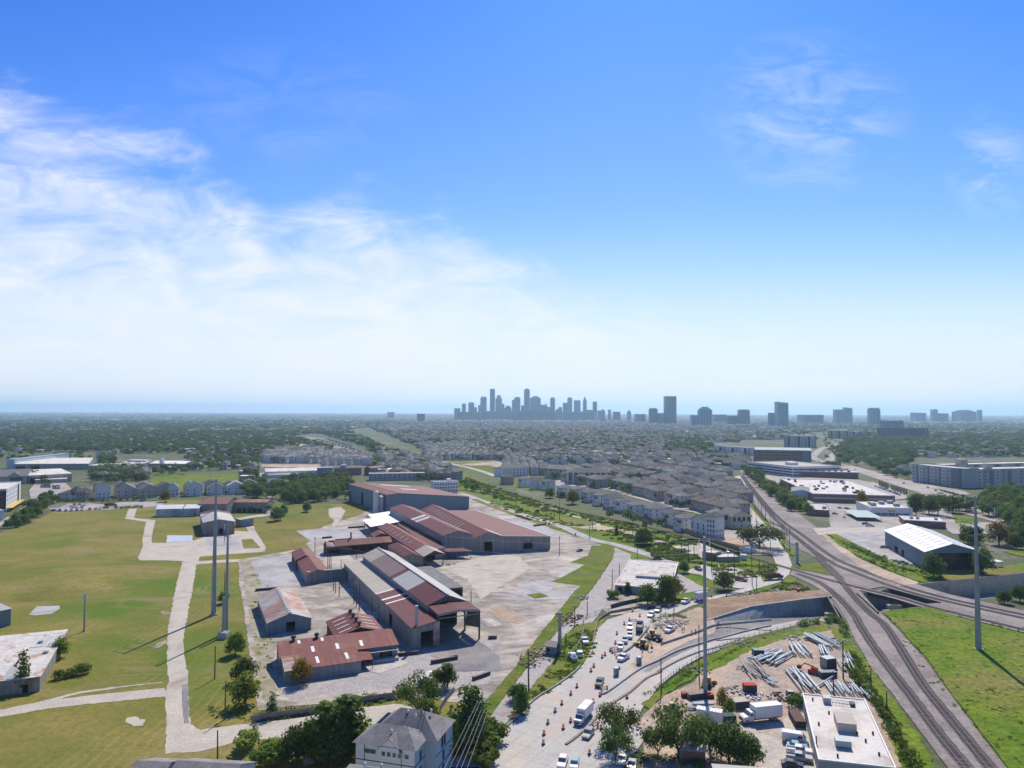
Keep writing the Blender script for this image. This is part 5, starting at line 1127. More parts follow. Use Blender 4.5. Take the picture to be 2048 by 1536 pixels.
HP = [home_proto(1, 11, 13, 9.0, 'hip', M_WH[0], M_SH, 'porch'), home_proto(2, 9, 12, 9.2, 'hip', M_WH[0], M_SH, 'bay'), home_proto(3, 10, 14, 9.4, 'gable', M_WH[1], M_SH, 'porch'),
      home_proto(4, 13, 13, 8.8, 'hip', M_WH[2], R_BROWN, 'plain'), home_proto(5, 12, 15, 9.0, 'hip', M_WH[1], R_GREY, 'bay'), home_proto(6, 9, 13, 9.6, 'gable', M_WH[0], R_GREY, 'plain')]
HDESC = ['white townhouse with a porch and hip roof', 'white townhouse with a roofed bay', 'cream gabled townhouse with a porch', 'pinkish townhouse with dark hip roof', 'cream townhouse with a roofed bay', 'plain white gabled townhouse with grey roof']
REQ = []
def home(i, p, rz, label, group, s=1.0): REQ.append((p[1] if isinstance(p, tuple) else p.y, i, (p[0], p[1], 0), rz, label, group, s))
# row facing the old railway branch, front walls towards the camera
rail_dir = (P('s',1330,1000) - P('s',0,570)); RZ = math.atan2(rail_dir.y, rail_dir.x)
row = [('r',200,400),('r',330,425),('r',470,455),('r',600,465),('r',780,540),('r',930,560),('r',1070,600),('r',1200,640),('r',1330,680),('r',1450,720),('r',1600,765),('r',1800,810),('s',430,700),('s',570,760)]
for k, (c, x, y) in enumerate(row):
    i = (0, 1, 5, 1, 0, 1, 0, 1, 5, 1, 1, 0, 1, 1)[k]
    near_to = 'towards the cleared lot' if k < 4 else 'at the middle of the row' if k < 9 else 'near the wooden fence'
    home(i, P(c, x, y), RZ + .12, HDESC[i] + ' ' + near_to, HDESC[i] + ' ' + near_to, .98)
for (c, x0, y0, x1, y1, d, h, rf, wm, lb) in (('s',770,800,940,835,12,9.5,'gable',M_WH[0],'white gabled townhouse with double dormer roof facing the wooden fence'),
    ('s',945,845,1062,865,9,13.5,'hip',M_WH[0],'tall narrow white townhouse tower at the end of the row'),
    ('s',1065,735,1235,730,16,9,'hip',M_WH[1],'cream townhouse with dark arched upper balcony windows behind the white tower house'),
    ('s',1250,745,1480,735,18,8.5,'gable',M_WH[1],'cream corner house with four arched loggia openings under a grey gable'),
    ('s',205,600,400,640,12,8.5,'hip',M_WH[0],'broad white townhouse with plain windows standing behind the terracotta yard')):
    b = Bld('townhouse', lb, 'townhouse', P(c,x0,y0), P(c,x1,y1), float(d))
    if rf == 'gable': b.walls(h, wm, ridge=h+4); b.gable(h, h+4, M_SH, over=.7)
    else: b.walls(h, wm); b.hip(h, 3, M_SH)
    b.windows('f', 4 if 'loggia' in lb or 'arched' in lb else 3, 1, 2.2 if 'arched' in lb else 1.2, 2.8 if 'arched' in lb else 1.6, h-3.6, 3, M_DARKM if 'arched' in lb else None)
    b.windows('f', 3, 2 if h < 12 else 3, 1.1, 1.5, .9, 3.0); b.windows('r', 3, 2, 1.1, 1.5, .9, 3.0)
# packed blocks behind
sheet('street', PS('s',-60,340,200,240,560,200,800,210,1170,310,1320,430,1390,520,1230,640,1050,650,800,560,560,520,300,440), M_LOT, .2)
sheet('street', PS('r',640,330,1400,420,1640,420,2048,430,2048,560,1700,520,1500,500,1200,440,760,420), M_LOT, .2)
def region(c, xy, dx, dy, rz, jit=.05):
    pl = [tuple(G(*K(c, xy[i], xy[i+1]))[:2]) for i in range(0, len(xy), 2)]
    cx = sum(p[0] for p in pl)/len(pl); cy = sum(p[1] for p in pl)/len(pl); out = []
    R_ = max(math.hypot(p[0]-cx, p[1]-cy) for p in pl); e = (math.cos(rz), math.sin(rz)); f = (-e[1], e[0])
    n = int(R_/dx)+1; m_ = int(R_/dy)+1
    for j in range(-m_, m_+1):
        for i in range(-n, n+1):
            x = cx + e[0]*i*dx + f[0]*j*dy + random.uniform(-1,1)*jit*dx; y = cy + e[1]*i*dx + f[1]*j*dy + random.uniform(-1,1)*jit*dy
            if inside((x, y), pl): out.append((x, y))
    return sorted(out, key=lambda p: p[1])
cnt = 0
for c, xy, where in (('s', (-60,330,200,230,560,190,800,200,1180,300,1330,420,1400,520,1230,640,1050,650,800,560,560,520,300,440,-60,400), 'in the grey roofed block beside the railway'),
              ('r', (640,330,1400,420,1640,420,2048,430,2048,560,1700,520,1500,500,1200,440,760,420), 'behind the row facing the old branch line'),
              ('s', (-900,110,-300,60,300,20,800,60,1200,120,1180,280,800,180,500,170,150,200,-60,200,-500,160), 'in the far part of the grey roofed blocks')):
    for (x, y) in region(c, xy, 13.5, 17, RZ, .04):
        if int((y * math.cos(RZ) - x * math.sin(RZ)) // 17) % 4 == 0 or random.random() < .05: continue
        i = random.choice((3, 4, 2, 0, 4, 3)); home(i, (x, y), RZ + random.choice((.1, .1, .1, PI/2, PI/2+.1)) , HDESC[i] + ' ' + where, HDESC[i] + ' ' + where, random.uniform(.95, 1.06)); cnt += 1
# far rows left of centre by the rail yard
for c, xy, where in (('q', (880,330,890,250,1100,235,1470,210,1480,330), 'in the row right of the tree belt, beyond the white works'), ('q', (1490,355,1480,250,1700,240,1960,280,1960,355), 'in the brown roofed row beyond the plant boxes'),
     ('b', (440,470,430,400,620,380,840,430,840,468), 'behind the cleared lot'), ('b', (905,550,900,490,1000,480,1150,520,1160,560), 'left of the big grey apartment house')):
    for (x, y) in region(c, xy, 12, 15, 0.0, .03):
        i = random.choice((2, 5, 5, 0)); home(i, (x, y), random.choice((0, 0, 0, PI/2)), HDESC[i] + ' ' + where, HDESC[i] + ' ' + where); cnt += 1
REQ.sort(key=lambda q: q[0]); SUBURB = []
LOWP = [1, 2, 2, 1, 1, 2]
for k, (y_, i, p_, rz_, lb_, gp_, s_) in enumerate(REQ):
    if k < 95 or not HP[i].get('used'): place(HP[i], p_, rz_, lb_, gp_, s_)
    elif k < 240:
        o = bpy.data.objects.new('townhouse', FARH[LOWP[i]].data); COL.objects.link(o); o.location = p_; o.rotation_euler = (0, 0, rz_); o.scale = (1.12*s_, 1.05*s_, s_)
        tag(o, lb_.split(' ')[0] + ' townhouse with grey roof ' + gp_.split(' roof ')[-1].split('porch ')[-1].split('bay ')[-1] if False else 'small looking grey roofed townhouse ' + gp_[gp_.rfind(' in the '):].strip() if ' in the ' in gp_ else 'small looking grey roofed townhouse ' + gp_[gp_.rfind(' behind '):].strip() if ' behind ' in gp_ else 'small looking grey roofed townhouse left of the big grey apartment house', 'townhouse')
        o['group'] = o['label'] + 's'
    else: SUBURB.append((p_[0], p_[1], 0.0, 1.08*s_, s_, rz_, LOWP[i]))
b = Bld('apartment_house', 'big grey four storey apartment house with white pilasters and recessed balconies among the townhouses', 'apartments', P('r',900,400), P('r',1415,405), 24.0)
b.walls(13, mat('siding_grey', (.30,.31,.31), (.26,.27,.27), .4)); b.hip(13, 4.5, M_SH)
for i in range(8): b.panel('f', b.W*(i+.05)/8, b.W*(i+.05)/8+1.2, 0, 13, M_WHITE, 'pilaster', .6)
for i in range(8):
    for f in range(3): b.panel('f', b.W*(i+.35)/8, b.W*(i+.9)/8, 4.3+f*3, 6.5+f*3, M_GLASS, 'balcony', .08)
b = Bld('apartment_house', 'dark roofed wing with cream upper gallery joined left of the big apartment house', 'apartments', P('r',640,330), P('r',900,350), 20.0); b.walls(12, M_TAN); b.hip(12, 4, M_SH); b.windows('f', 5, 1, 2.2, 2, 9, 3)
b = Bld('townhouse_block', 'white three storey block with dark hip roof beside the cleared lot', 'apartments', P('r',150,320), P('r',450,300), 18.0); b.walls(10.5, M_WHITE); b.hip(10.5, 3.5, M_SH); b.windows('f', 8, 3, 1.2, 1.5, 1, 3.1)
b = Bld('store_building', 'small pale blue box with flat roof by the tracks at the end of the houses', 'shed', P('s',1165,245), P('s',1300,235), 22.0); b.walls(5.5, MATS['wall_pale_blue']); b.flat(5.3, M_WROOF, .3)
# the gable-fronted houses left of the works
rows = [('p',675,702,875,712,630,'hip',0,'light grey hip-roofed house at the left end of the houses behind the car park'),('p',885,712,1000,702,610,'hip',2,'narrow beige house attached to the light grey one behind the car park'),
 ('p',1140,702,1290,692,565,'gable',0,'white gabled house with long tan side wing, second group from the left'),('p',1370,678,1580,668,570,'gable',1,'beige gabled house with patchy roof right of the white one'),
 ('p',1650,682,1840,668,580,'gable',1,'tan gabled house with half-hidden base, left of the yellowish tree'),('p',1965,660,2090,655,560,'gable',0,'white gabled house just right of the yellowish tree'),
 ('q',110,662,280,656,560,'gable',0,'white gabled house with small windows directly left of the tall steel mast'),('q',322,650,500,642,575,'gable',0,'white gabled house behind the tall steel mast'),
 ('q',520,640,700,632,560,'gable',0,'rightmost white house with striped new roof panels, beside the tree belt')]
for (c,x0,y0,x1,y1,ye,rf,wi,lb) in rows:
    p0, p1 = P(c,x0,y0), P(c,x1,y1); h = hz(p0, K(c,0,ye)[1])
    b = Bld('gabled_house', lb, 'house', p0, p1, 15.0)
    if rf == 'gable': b.walls(h, M_WH[wi], ridge=h+4.2); b.gable(h, h+4.2, M_GRYV if 'striped' in lb else R_GREY, over=.6)
    else: b.walls(h, M_WH[wi]); b.hip(h, 4, R_GREY)
    b.windows('f', 3, 2, 1.1, 1.4, 1.2, 3.2); b.windows('r', 3, 2, 1.1, 1.4, 1.2, 3.2)
    NR = ('first','second','third','fourth','fifth','sixth','seventh','eighth','ninth')[rows.index((c,x0,y0,x1,y1,ye,rf,wi,lb))]
    q = Bld('gabled_house', NR + ' house from the left in the back row behind the gabled houses', 'house', p0 + Vector((4, 22, 0)), p1 + Vector((5, 22, 0)), 13.0); q.walls(h, M_WH[1], ridge=h+4); q.gable(h, h+4, R_GREY)
M_SHN = mat('shingle_near', (.21,.20,.195), (.165,.158,.155), .6, coord='obj', fine=(2.5,.2), c3=(.25,.24,.23), s3=.2)
# nearest houses at the bottom edge
M_SIDE = mat('siding_grey_near', (.76,.70,.63), (.70,.645,.58), .5, coord='obj'); M_SIDEB = mat('pale_blue_and_skylight_tint', (.50,.56,.58), (.46,.52,.54), .5, coord='obj')
b = Bld('house', 'big grey three storey house with complex roof and skylight-tinted side wall at the bottom', 'house', G(711.7,1482,9.5), G(829,1501,9.3), 15.5)
NB = b; W_, D_ = b.W, b.D
MB().wall((0,0),(W_,0),0,9.4).wall((0,D_),(0,0),0,9.4).wall((W_,D_),(0,D_),0,9.4).obj('wall', M_SIDE, b.t)
MB().wall((W_,0),(W_,5.5),0,9.4).wall((W_,5.5),(W_+2.6,5.5),0,9.4).wall((W_+2.6,5.5),(W_+2.6,D_),0,9.4).wall((W_+2.6,D_),(W_,D_),0,9.4).obj('side_wall', M_SIDEB, b.t)  # bluish skylight on this wall is painted into its siding colour
o_ = .6; z0 = 9.4
rf = MB().add([(-o_,-o_,z0),(W_+o_,-o_,z0),(W_+o_,D_*.55,z0),(-o_,D_*.55,z0),(3.4,D_*.27,z0+2.6),(W_-3.4,D_*.27,z0+2.6)], [(0,1,5,4),(1,2,5),(2,3,4,5),(3,0,4)])
rf.add([(1,4,z0),(W_+2.6+o_,4.9,z0),(W_+2.6+o_,D_+o_,z0),(1,D_+o_,z0),(6,D_*.62,z0+4.1),(W_-2.5,D_*.62,z0+4.1)], [(0,1,5,4),(1,2,5),(2,3,4,5),(3,0,4)])
rf.obj('roof', M_SHN, b.t)
gx0, gx1 = W_*.42, W_*.76
MB().face([(gx0,-.45,8.6),(gx1,-.45,8.6),(gx1,-.45,9.2),((gx0+gx1)/2,-.45,11.2),(gx0,-.45,9.2)]).box(gx0,gx1,-.44,0,7.2,8.6).obj('dormer_wall', M_SIDE, b.t)
MB().slab([(gx0-.4,-.8,8.9),((gx0+gx1)/2,-.8,11.4),((gx0+gx1)/2,4,11.4),(gx0-.4,4,8.9)][::-1], .12).slab([((gx0+gx1)/2,-.8,11.4),(gx1+.4,-.8,8.9),(gx1+.4,4,8.9),((gx0+gx1)/2,4,11.4)][::-1], .12).obj('dormer_roof', M_SHN, b.t)
for i in range(4): o1 = b.panel('f', gx0+.6+i*1.25, gx0+1.4+i*1.25, 7.5, 8.4, M_GLASS, 'window', .5); f1 = b.panel('f', gx0+.5+i*1.25, gx0+1.5+i*1.25, 7.4, 8.5, M_WHITE, 'window_frame', .47); f1.parent = o1
for u, w_, z_ in ((2.0,1.3,7.4),(3.4,1.3,7.4),(W_-2.2,.9,7.3)): o1 = b.panel('f', u, u+w_, z_, z_+.9, M_GLASS); f1 = b.panel('f', u-.1, u+w_+.1, z_-.1, z_+1, M_WHITE, 'window_frame', .03); f1.parent = o1
mb = MB()
for z_ in (5.8, 2.8): mb.box(-.03, W_+.03, -.06, 0, z_, z_+.18)
for u in (2.0, W_*.78): mb.box(u, u+.12, -.08, 0, 0, 9.3)
mb.obj('trim', M_TRIM, b.t); MB().box(W_+2.6, W_+2.68, 5.5, D_, 5.7, 5.85).box(W_+2.6, W_+2.68, 5.5, D_, 2.8, 2.95).box(W_, W_+.08, 0, 5.5, 5.7, 5.85).obj('trim', M_TRIM, b.t)
for y_, z_, h_ in ((8.5,6.3,2.4),(10,6.3,2.4),(9.3,3.2,2.2),(9.3,.5,2.0)): MB().box(W_+2.55, W_+2.66, y_, y_+1.1, z_, z_+h_).obj('window', M_GLASS, b.t)
for y_, z_ in ((2.6,5.9),(2.6,2.7)): MB().box(W_-.05, W_+.06, y_, y_+1.2, z_, z_+1.9).obj('window', M_GLASS, b.t)
def dome(par, x, y, z, r=.32): MB().tube((x,y,z-.4),(x,y,z+.25),r*.7,n=10).tube((x,y,z+.25),(x,y,z+.5),r,r*.4,10).obj('roof_vent', M_WHITE, par)
for x_, y_, z_ in ((7.2,2.4,11.4),(9.5,4.2,11.5),(10.5,7.6,12.9),(13.0,10.5,13.2),(8,9,13)): dome(b.t, x_, y_, z_)
for x_, y_ in ((11.4,8.6),(12.2,8.8)): MB().tube((x_,y_,12),(x_,y_,14.6),.09,n=6).obj('flue', M_TRIM, b.t)
b = Bld('house', 'nearer house whose grey hip roof with white vents is cut by the bottom edge', 'house', (-34.5, 134.5), (-19.5, 131), 11.0); b.walls(9.2, M_SIDEB); b.hip(9.2, 3.0, M_SHN)
for x_, y_, z_ in ((5,6.5,12),(8,7.5,11.6),(11,7.2,11),(12.5,5.5,11)): dome(b.t, x_, y_, z_)
b = Bld('house', 'grey roofed house cut by the bottom edge, left of the dark trees', 'house', (-66,136), (-53.5,134.6), 13.0); b.walls(8.6, M_SIDE, ridge=11.3, axis='u'); b.gable(8.6, 11.3, M_SHN, axis='u')
b = Bld('house', 'sliver of grey roof at the bottom edge beside the lamp post, left of its twin', 'house', (-74,136.5), (-67.5,136), 13.0); b.walls(8.4, M_SIDE, ridge=11.0, axis='u'); b.gable(8.4, 11.0, M_SHN, axis='u')
# buildings around the construction road
b = Bld('flat_warehouse', 'white membrane roofed warehouse with tan walls and roof units, right foreground', 'warehouse', G(1638,1519,5), G(1791,1536,5), G(1606,1388,5))
b.walls(5, M_TAN); b.flat(4.9, M_WROOF, .25, M_WHITE)
b.boxp('roof_house', b.W*.38, b.W*.66, b.D*.42, b.D*.60, 4.9, 7.0, M_TAN); b.boxp('roof_unit', b.W*.28, b.W*.50, b.D*.18, b.D*.25, 5.3, 6.6, M_STEEL); b.boxp('roof_unit', b.W*.30, b.W*.42, b.D*.86, b.D*.93, 4.9, 6.4, M_STEEL); b.boxp('roof_unit', b.W*.72, b.W*.80, b.D*.85, b.D*.90, 4.9, 5.7, M_DARKM)
mb = MB(); 
for dv in (0, .045): mb.beam(b.pt(b.W*.42, b.D*(.87+dv), 5.5), b.pt(b.W*.76, b.D*(.85+dv), 5.5), .12)
for i in range(6): mb.beam(b.pt(b.W*(.45+.055*i), b.D*.87, 5.5), b.pt(b.W*(.45+.055*i), b.D*.915, 5.5), .1)
mb.obj('ladder_rack', M_STEEL, b.t)
for k in range(9): q = (random.uniform(.1,.9), random.uniform(.05,.95)); b.boxp('roof_vent', b.W*q[0], b.W*q[0]+.4, b.D*q[1], b.D*q[1]+.4, 4.9, 5.6, M_TRIM)
b = Bld('flat_warehouse', 'low ribbed metal roof at the bottom edge left of the white membrane roof', 'shed', (41.5,140), (57.5,137), (43.5,156)); b.walls(4, M_TAN, HR=4.4); b.mono(4.3, 4.6, M_GRYV, 'v')
b = Bld('flat_warehouse', 'dark low house with grey roof hidden under the two big trees', 'shed', P('l',60,1090), P('l',250,1105), 9.0); b.walls(3.2, M_BRICK, ridge=4.6, axis='u'); b.gable(3.2, 4.6, M_GRYU, axis='u')
b = Bld('flat_warehouse', 'derelict flat building with peeling white roof and open corner, beside the old road', 'building', G(1230,1170.5,3.4), P('k',580,200,3.4), G(1261,1119,3.4))
b.walls(3.5, mat('wall_greyblue', (.30,.34,.36), (.26,.30,.31), .4), {'f': [(1,3.2,.2,2.8)]}); b.flat(3.4, M_OLDROOF, .3, M_WHITE); b.boxp('roof_unit', b.W*.3, b.W*1.0, b.D*.30, b.D*.33, 3.4, 4.4, mat('blue_trim', (.25,.33,.40)))
b = Bld('guard_booth', 'small grey guard booth with a flat dark roof beside the grass strip', 'booth', P('i',782,650), P('i',862,662), 3.6); b.walls(2.9, M_CLAD, {'f': [(.5,1.5,1,2.1)]}); b.mono(2.9, 3.2, M_DARKM, over=.7)
b = Bld('garden_shed', 'little white-roofed shed between the two small trees', 'shed', P('g',1410,900), P('g',1535,905), 4.5); b.walls(2.6, M_BRNV, ridge=3.8); b.gable(2.6, 3.8, M_WHITE)
b = Bld('pump_house', 'small brick pump house with white flat roof by the branch line', 'building', P('s',905,1100), P('s',1045,1120), 9.0); b.walls(4, M_BRICK); b.flat(3.9, M_WROOF, .3)
b = Bld('pump_house', 'long low concrete tank box by the branch line, right of the brick pump house', 'tank', P('s',1095,1135), P('s',1345,1130), 10.0); b.walls(2.6, M_WALLC); b.flat(2.3, M_WROOF, .4, M_WALLC)
b = Bld('pump_house', 'light blue container standing right of the concrete tank box', 'container', P('s',1350,1110), P('s',1415,1115), 4.0); b.walls(2.6, M_SIDEB); b.flat(2.5, M_WROOF, .2)
b = Bld('pump_house', 'white electrical cabinet building by the wooden fence end near the oak', 'building', P('s',1375,1020), P('s',1470,1035), 5.0); b.walls(3, M_WHITE); b.flat(2.9, M_WROOF, .2)
b = Bld('shelter', 'open white-roofed picnic shelter beside the retaining wall at the right edge', 'shelter', P('y',1670,800), P('y',1800,790), 5.0); b.mono(3, 3.1, M_WHITE); [MB().tube(b.pt(u,v,0), b.pt(u,v,3), .12).obj('post', M_RUST, b.t) for u in (.3,b.W-.3) for v in (.3,4.7)]
print('homes', cnt)
# ------------------------------------------------------------------ skyline
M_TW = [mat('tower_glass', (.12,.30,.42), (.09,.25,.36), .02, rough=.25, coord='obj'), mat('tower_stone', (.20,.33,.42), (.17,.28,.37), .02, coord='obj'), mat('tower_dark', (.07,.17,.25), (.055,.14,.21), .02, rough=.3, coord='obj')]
M_TWB = mat('tower_window_band', (.05,.07,.09), rough=.2)
def tower(x0, x1, yt, D, shape, label, m=0, ratio=.8, bands=True):
    "x0 x1 yt: outline in the survey; D: distance in metres"
    a = (x0 - CX) / F * D; w = (x1 - x0) / F * D; h = hz((a + w/2, D), yt); d = w * ratio; hw, hd = w/2, d/2
    t_ = thing('skyscraper', label, 'skyscraper', (a + hw, D, 0), 0); mt = M_TW[m]
    top = {'flat': h, 'dome': h*.93, 'step': h*.86, 'point': h*.80, 'arch': h*.90, 'cap': h*.96, 'chamfer': h*.95, 'slant': h}[shape]
    c = .16*w; oct_ = [(-hw+c,-hd),(hw-c,-hd),(hw,-hd+c),(hw,hd-c),(hw-c,hd),(-hw+c,hd),(-hw,hd-c),(-hw,-hd+c)]
    body = oct_ if shape in ('dome', 'point', 'chamfer') else [(-hw,-hd),(hw,-hd),(hw,hd),(-hw,hd)]
    mb = MB()
    if shape == 'slant': mb.add([(-hw,-hd,0),(hw,-hd,0),(hw,hd,0),(-hw,hd,0),(-hw,-hd,h),(hw,-hd,h*.95),(hw,hd,h*.95),(-hw,hd,h)], [(0,1,5,4),(1,2,6,5),(2,3,7,6),(3,0,4,7),(4,5,6,7)])
    else: mb.prism(body, 0, top)
    mb.obj('shaft', mt, t_)
    sc = lambda k: [(x*k, y*k) for x, y in body]
    cr = MB()
    if shape == 'dome':
        for k, (s0, s1, f0, f1) in enumerate(((1,.93,0,.35),(.93,.75,.35,.7),(.75,.4,.7,1))):
            n = len(body); vs = [(x*s0, y*s0, top+(h-top)*f0) for x, y in body] + [(x*s1, y*s1, top+(h-top)*f1) for x, y in body]
            cr.add(vs, [(i,(i+1)%n,n+(i+1)%n,n+i) for i in range(n)] + [tuple(range(n,2*n))])
    elif shape == 'step': cr.prism(sc(.75), top, h*.94); cr.prism(sc(.5), h*.94, h)
    elif shape == 'point':
        n = len(body); cr.add([(x, y, top) for x, y in body] + [(0,0,h)], [(i,(i+1)%n,n) for i in range(n)])
    elif shape == 'arch':
        pr = [(-hw + w*i/10, top + (h-top)*math.sin(PI*i/10)) for i in range(11)]
        cr.add([(x,-hd,z) for x, z in pr] + [(x,hd,z) for x, z in pr], [(i,i+1,12+i,11+i) for i in range(10)] + [tuple(range(11))[::-1], tuple(range(11,22))])
    elif shape in ('cap', 'chamfer'): cr.prism(sc(.8), top, h)
    if cr.v: cr.obj('crown_top', mt, t_)
    if bands and h > 60:
        g_ = MB(); n = max(2, int(w / 9))
        for i in range(n): x = -hw*.86 + w*.86*(i+.15)/n; g_.box(x, x + w*.86/n*.5, -hd-.6, -hd+.2, 4, min(top, h*.94)-3)
        g_.obj('window_band', M_TWB, t_)
    return t_
DT = 6400
for row_ in ((909,921,816.4,'flat','squat flat block at the left end of downtown',1),(924.2,932,806.7,'dome','slim round-topped tower, second from the left of downtown',1),(937,948.4,804.4,'dome','domed tower with shoulders near the left of downtown',0),
 (948.4,954,814.5,'flat','low slab leaning on the domed tower at the left of downtown',2),(956.6,962,809.8,'cap','short tower joined to the left of the curved-corner tower',1),(961,973.4,793.4,'chamfer','broad curved-corner tower left of the tall flat slab',0),
 (980,990,777.8,'flat','tallest flat-topped slab, left of centre of downtown',2),(991,1004.4,790.3,'step','stepped tower right of the tallest flat slab',1),(1004,1009,806.7,'slant','lower shoulder block right of the stepped tower',1),(1009,1023,811.4,'step','low jagged block between the stepped tower and the notched pair',2),
 (1024,1029.4,799.4,'flat','thin slab attached left of the chamfered tower',0),(1028.4,1041,794,'chamfer','wide chamfered tower left of the tallest rounded tower',0),(1042.5,1049,811,'flat','small block in front of the gap before the rounded tower',2),(1048,1059.7,777,'dome','tallest round-shouldered tower in the centre of downtown',0),
 (1060,1081.5,792,'arch','widest arched-top tower right of the tallest rounded one',0),(1082,1090,809.5,'flat','low block right of the arched tower',2),(1089,1095,805.6,'point','small pointed tower right of the arched tower',1),(1095,1101,813.8,'flat','low dark block beside the domed dark tower',2),
 (1100.5,1110,794.5,'dome','dark domed tower standing alone right of the arched one',2),(1112,1118,818,'flat','small low block left of the wide gap',1),(1117,1124,814,'cap','small capped block in the gap of the skyline',1),(1125.8,1135,805.6,'flat','mid-height dark block joined to the round-topped tower',2),
 (1134.8,1144.5,794.5,'dome','round-topped glass tower right of the skyline gap',0),(1148,1160.6,800.5,'flat','wide flat-topped tower right of the round-topped glass one',0),(1166,1173.4,792,'point','slender tower with a pointed top',1),(1172,1185.5,819.7,'flat','long low block under the pointed tower',2),
 (1185.6,1193.7,803,'cap','isolated slim tower at the right end of downtown',2),(1195,1203,821,'flat','low block at the right foot of downtown',2),(1202,1210,818.5,'step','small stepped block at the right foot of downtown',1),(1216,1222,819,'cap','lone small block right of downtown',1),
 (1226,1240,823.5,'flat','low wide block right of downtown',2),(1254,1262,819.5,'point','small peaked tower between downtown and the solitary slab',1),(914,960,823.5,'flat','long low base blocks under the left of downtown',2),(960,1030,822,'flat','long low base blocks under the stepped tower',1),
 (1030,1110,821.5,'flat','long low base blocks under the arched tower',2),(1120,1190,823,'flat','long low base blocks under the right of downtown',1)):
    x0, x1, yt, sh, lb, m_ = row_; tower(x0, x1, yt, DT + random.uniform(-250, 250), sh, lb, m_)
for x0, x1, yt, D, sh, lb, m_ in ((1298,1314.5,816.4,4600,'chamfer','dark mid-height block left of the solitary tall slab',2),(1314,1326,826,4600,'flat','low block between the mid-height block and the solitary slab',1),(1329,1351,792.5,4500,'flat','solitary tall dark slab right of downtown',2),
 (1382,1398,830,4000,'flat','low block left of the stepped stone tower',1),(1397.5,1421.5,813.6,4000,'step','stepped stone tower right of the solitary slab',1),(1452,1478,831,4300,'flat','long low slab left of the T-shaped block',2),(1477,1497,819,4300,'cap','block with a small penthouse, right of the stepped stone tower',2),
 (1537.6,1552,825.6,4000,'flat','lower dark block attached left of the blue slab tower',2),(1552,1573.5,803.4,3900,'slant','tall blue slab tower with slanted roof on the right',0),(1668.6,1685.6,819,5200,'flat','left one of a pair of blue towers on the right',0),(1687.7,1702,814.7,5200,'slant','taller right one of the pair of blue towers',0),
 (1736.6,1757.8,815.7,4500,'chamfer','blue tower with chamfered corners, right of the pair',0),(1766,1799,841,3000,'flat','dark low slab in front of the chamfered blue tower',2),(1825,1847,825,6500,'slant','low sloping block on the far right skyline',1),(1861.6,1873.6,818,6500,'dome','small domed tower on the far right skyline',0),
 (1875,1892.4,826.6,6500,'flat','wide low block beside the small domed tower',2),(1911,1944,820,6500,'step','broad stepped cluster on the far right skyline',1),(1955,1962,819.8,6500,'flat','rightmost slim block on the skyline',0),(776,789,824,7500,'flat','tiny far block left of downtown',1),(835,850,827.5,5200,'flat','low far block just left of downtown',2),
 (1270,1290,828,5200,'flat','low far block left of the dark mid-height block',1),(1425,1450,829,5400,'flat','low far block right of the stepped stone tower',2),(1600,1640,829.5,5200,'flat','long low far block between the slanted slab and the pair of towers',2)):
    tower(x0, x1, yt, D, sh, lb, m_)
# mid distance office and apartment blocks that break the carpet of roofs
for k, (x, y, w, h) in enumerate(((1085,848,26,15),(700,877,40,14),(722,882,30,10),(1240,856,60,14),(1330,862,70,15),(1120,872,55,13),(1005,868,40,12),(1480,858,90,16),(1555,852,60,14),(1700,842,60,14),(640,852,90,10),(560,846,70,9),(520,858,60,8),(1400,868,60,12),(1262,880,50,12),(40,884,70,14),(1940,850,120,8),(1205,842,70,18),(1150,846,50,16),(960,846,60,14),(880,850,60,13),(1345,846,60,18))):
    p = G(x, y); b = Bld('office_block', ('white', 'grey', 'tan', 'dark')[k % 4] + ' mid-rise block, %s of the distant roofs' % ('left' if x < 800 else 'amid the centre' if x < 1300 else 'right'), 'office', (p.x - w/2, p.y), (p.x + w/2, p.y), 30.0, 'mid-rise blocks among the distant roofs')
    b.walls(h, (M_WHITE, W_GREY, W_TAN, M_TW[2])[k % 4]); b.flat(h - .2, M_WROOF if k % 3 else R_GREY, .6); b.slots('f', max(2, int(h / 3.4)), 1.3, 1.2, 3.3, M_GLASS, n=4)
# ------------------------------------------------------------------ individual trees
def T(c, x, y, h, key, label, w=None, name='tree', group=None, cat=None): return tree(P(c, x, y), h, key, label, group, w, name, cat=cat)
T('e',395,385,7.5,'light','small light green tree at the corner of the pale flat warehouse')
T('e',150,600,12.5,'sparse','tall thin tree in front of the pale flat warehouse')
T('e',1555,362,7.5,'round_mid','round green tree beside the concrete footing of the steel masts')
T('e',1612,540,7.5,'round_dark','dark rounded tree on the grass, upper one of the touching pair')
T('e',1622,700,9.5,'light','lighter green tree just below the dark rounded one on the grass')
T('e',1800,770,7,'sparse','scrawny tree at the fence corner near the bend of the drive')
T('d',1475,750,5,'round_dark','small dark tree between the two tall steel masts')
T('h',600,685,10,'tall','dark tree at the left foot of the big dark clump',1.3); T('h',735,690,14.5,'tall','tall dark tree in the middle of the clump left of the grey house',1.35)
T('h',905,650,15,'tall','tall dense tree touching the left side of the grey house',1.5); T('h',500,700,8.5,'round_dark','low dark tree at the left end of the clump',1.0)
T('h',830,680,11,'round_dark','dark tree filling the gap between the two tall trees',1.0)
T('h',280,735,5,'bush','olive grey bush beside the grey roof at the bottom edge',1.2,'bush'); T('h',370,640,4.5,'bush_light','bright green bush below the drive',1.2,'bush'); T('h',180,560,5.5,'sparse','thin ragged sapling at the lower edge of the drive'); T('h',110,600,4.5,'bush_light','tangled yellow green bush near the lamp post',1.1,'bush')
T('h',1420,345,10,'oak','broad green tree standing behind the grey house roof',.95); T('h',1500,420,7,'round_mid','green tree half hidden by the right end of the grey house roof')
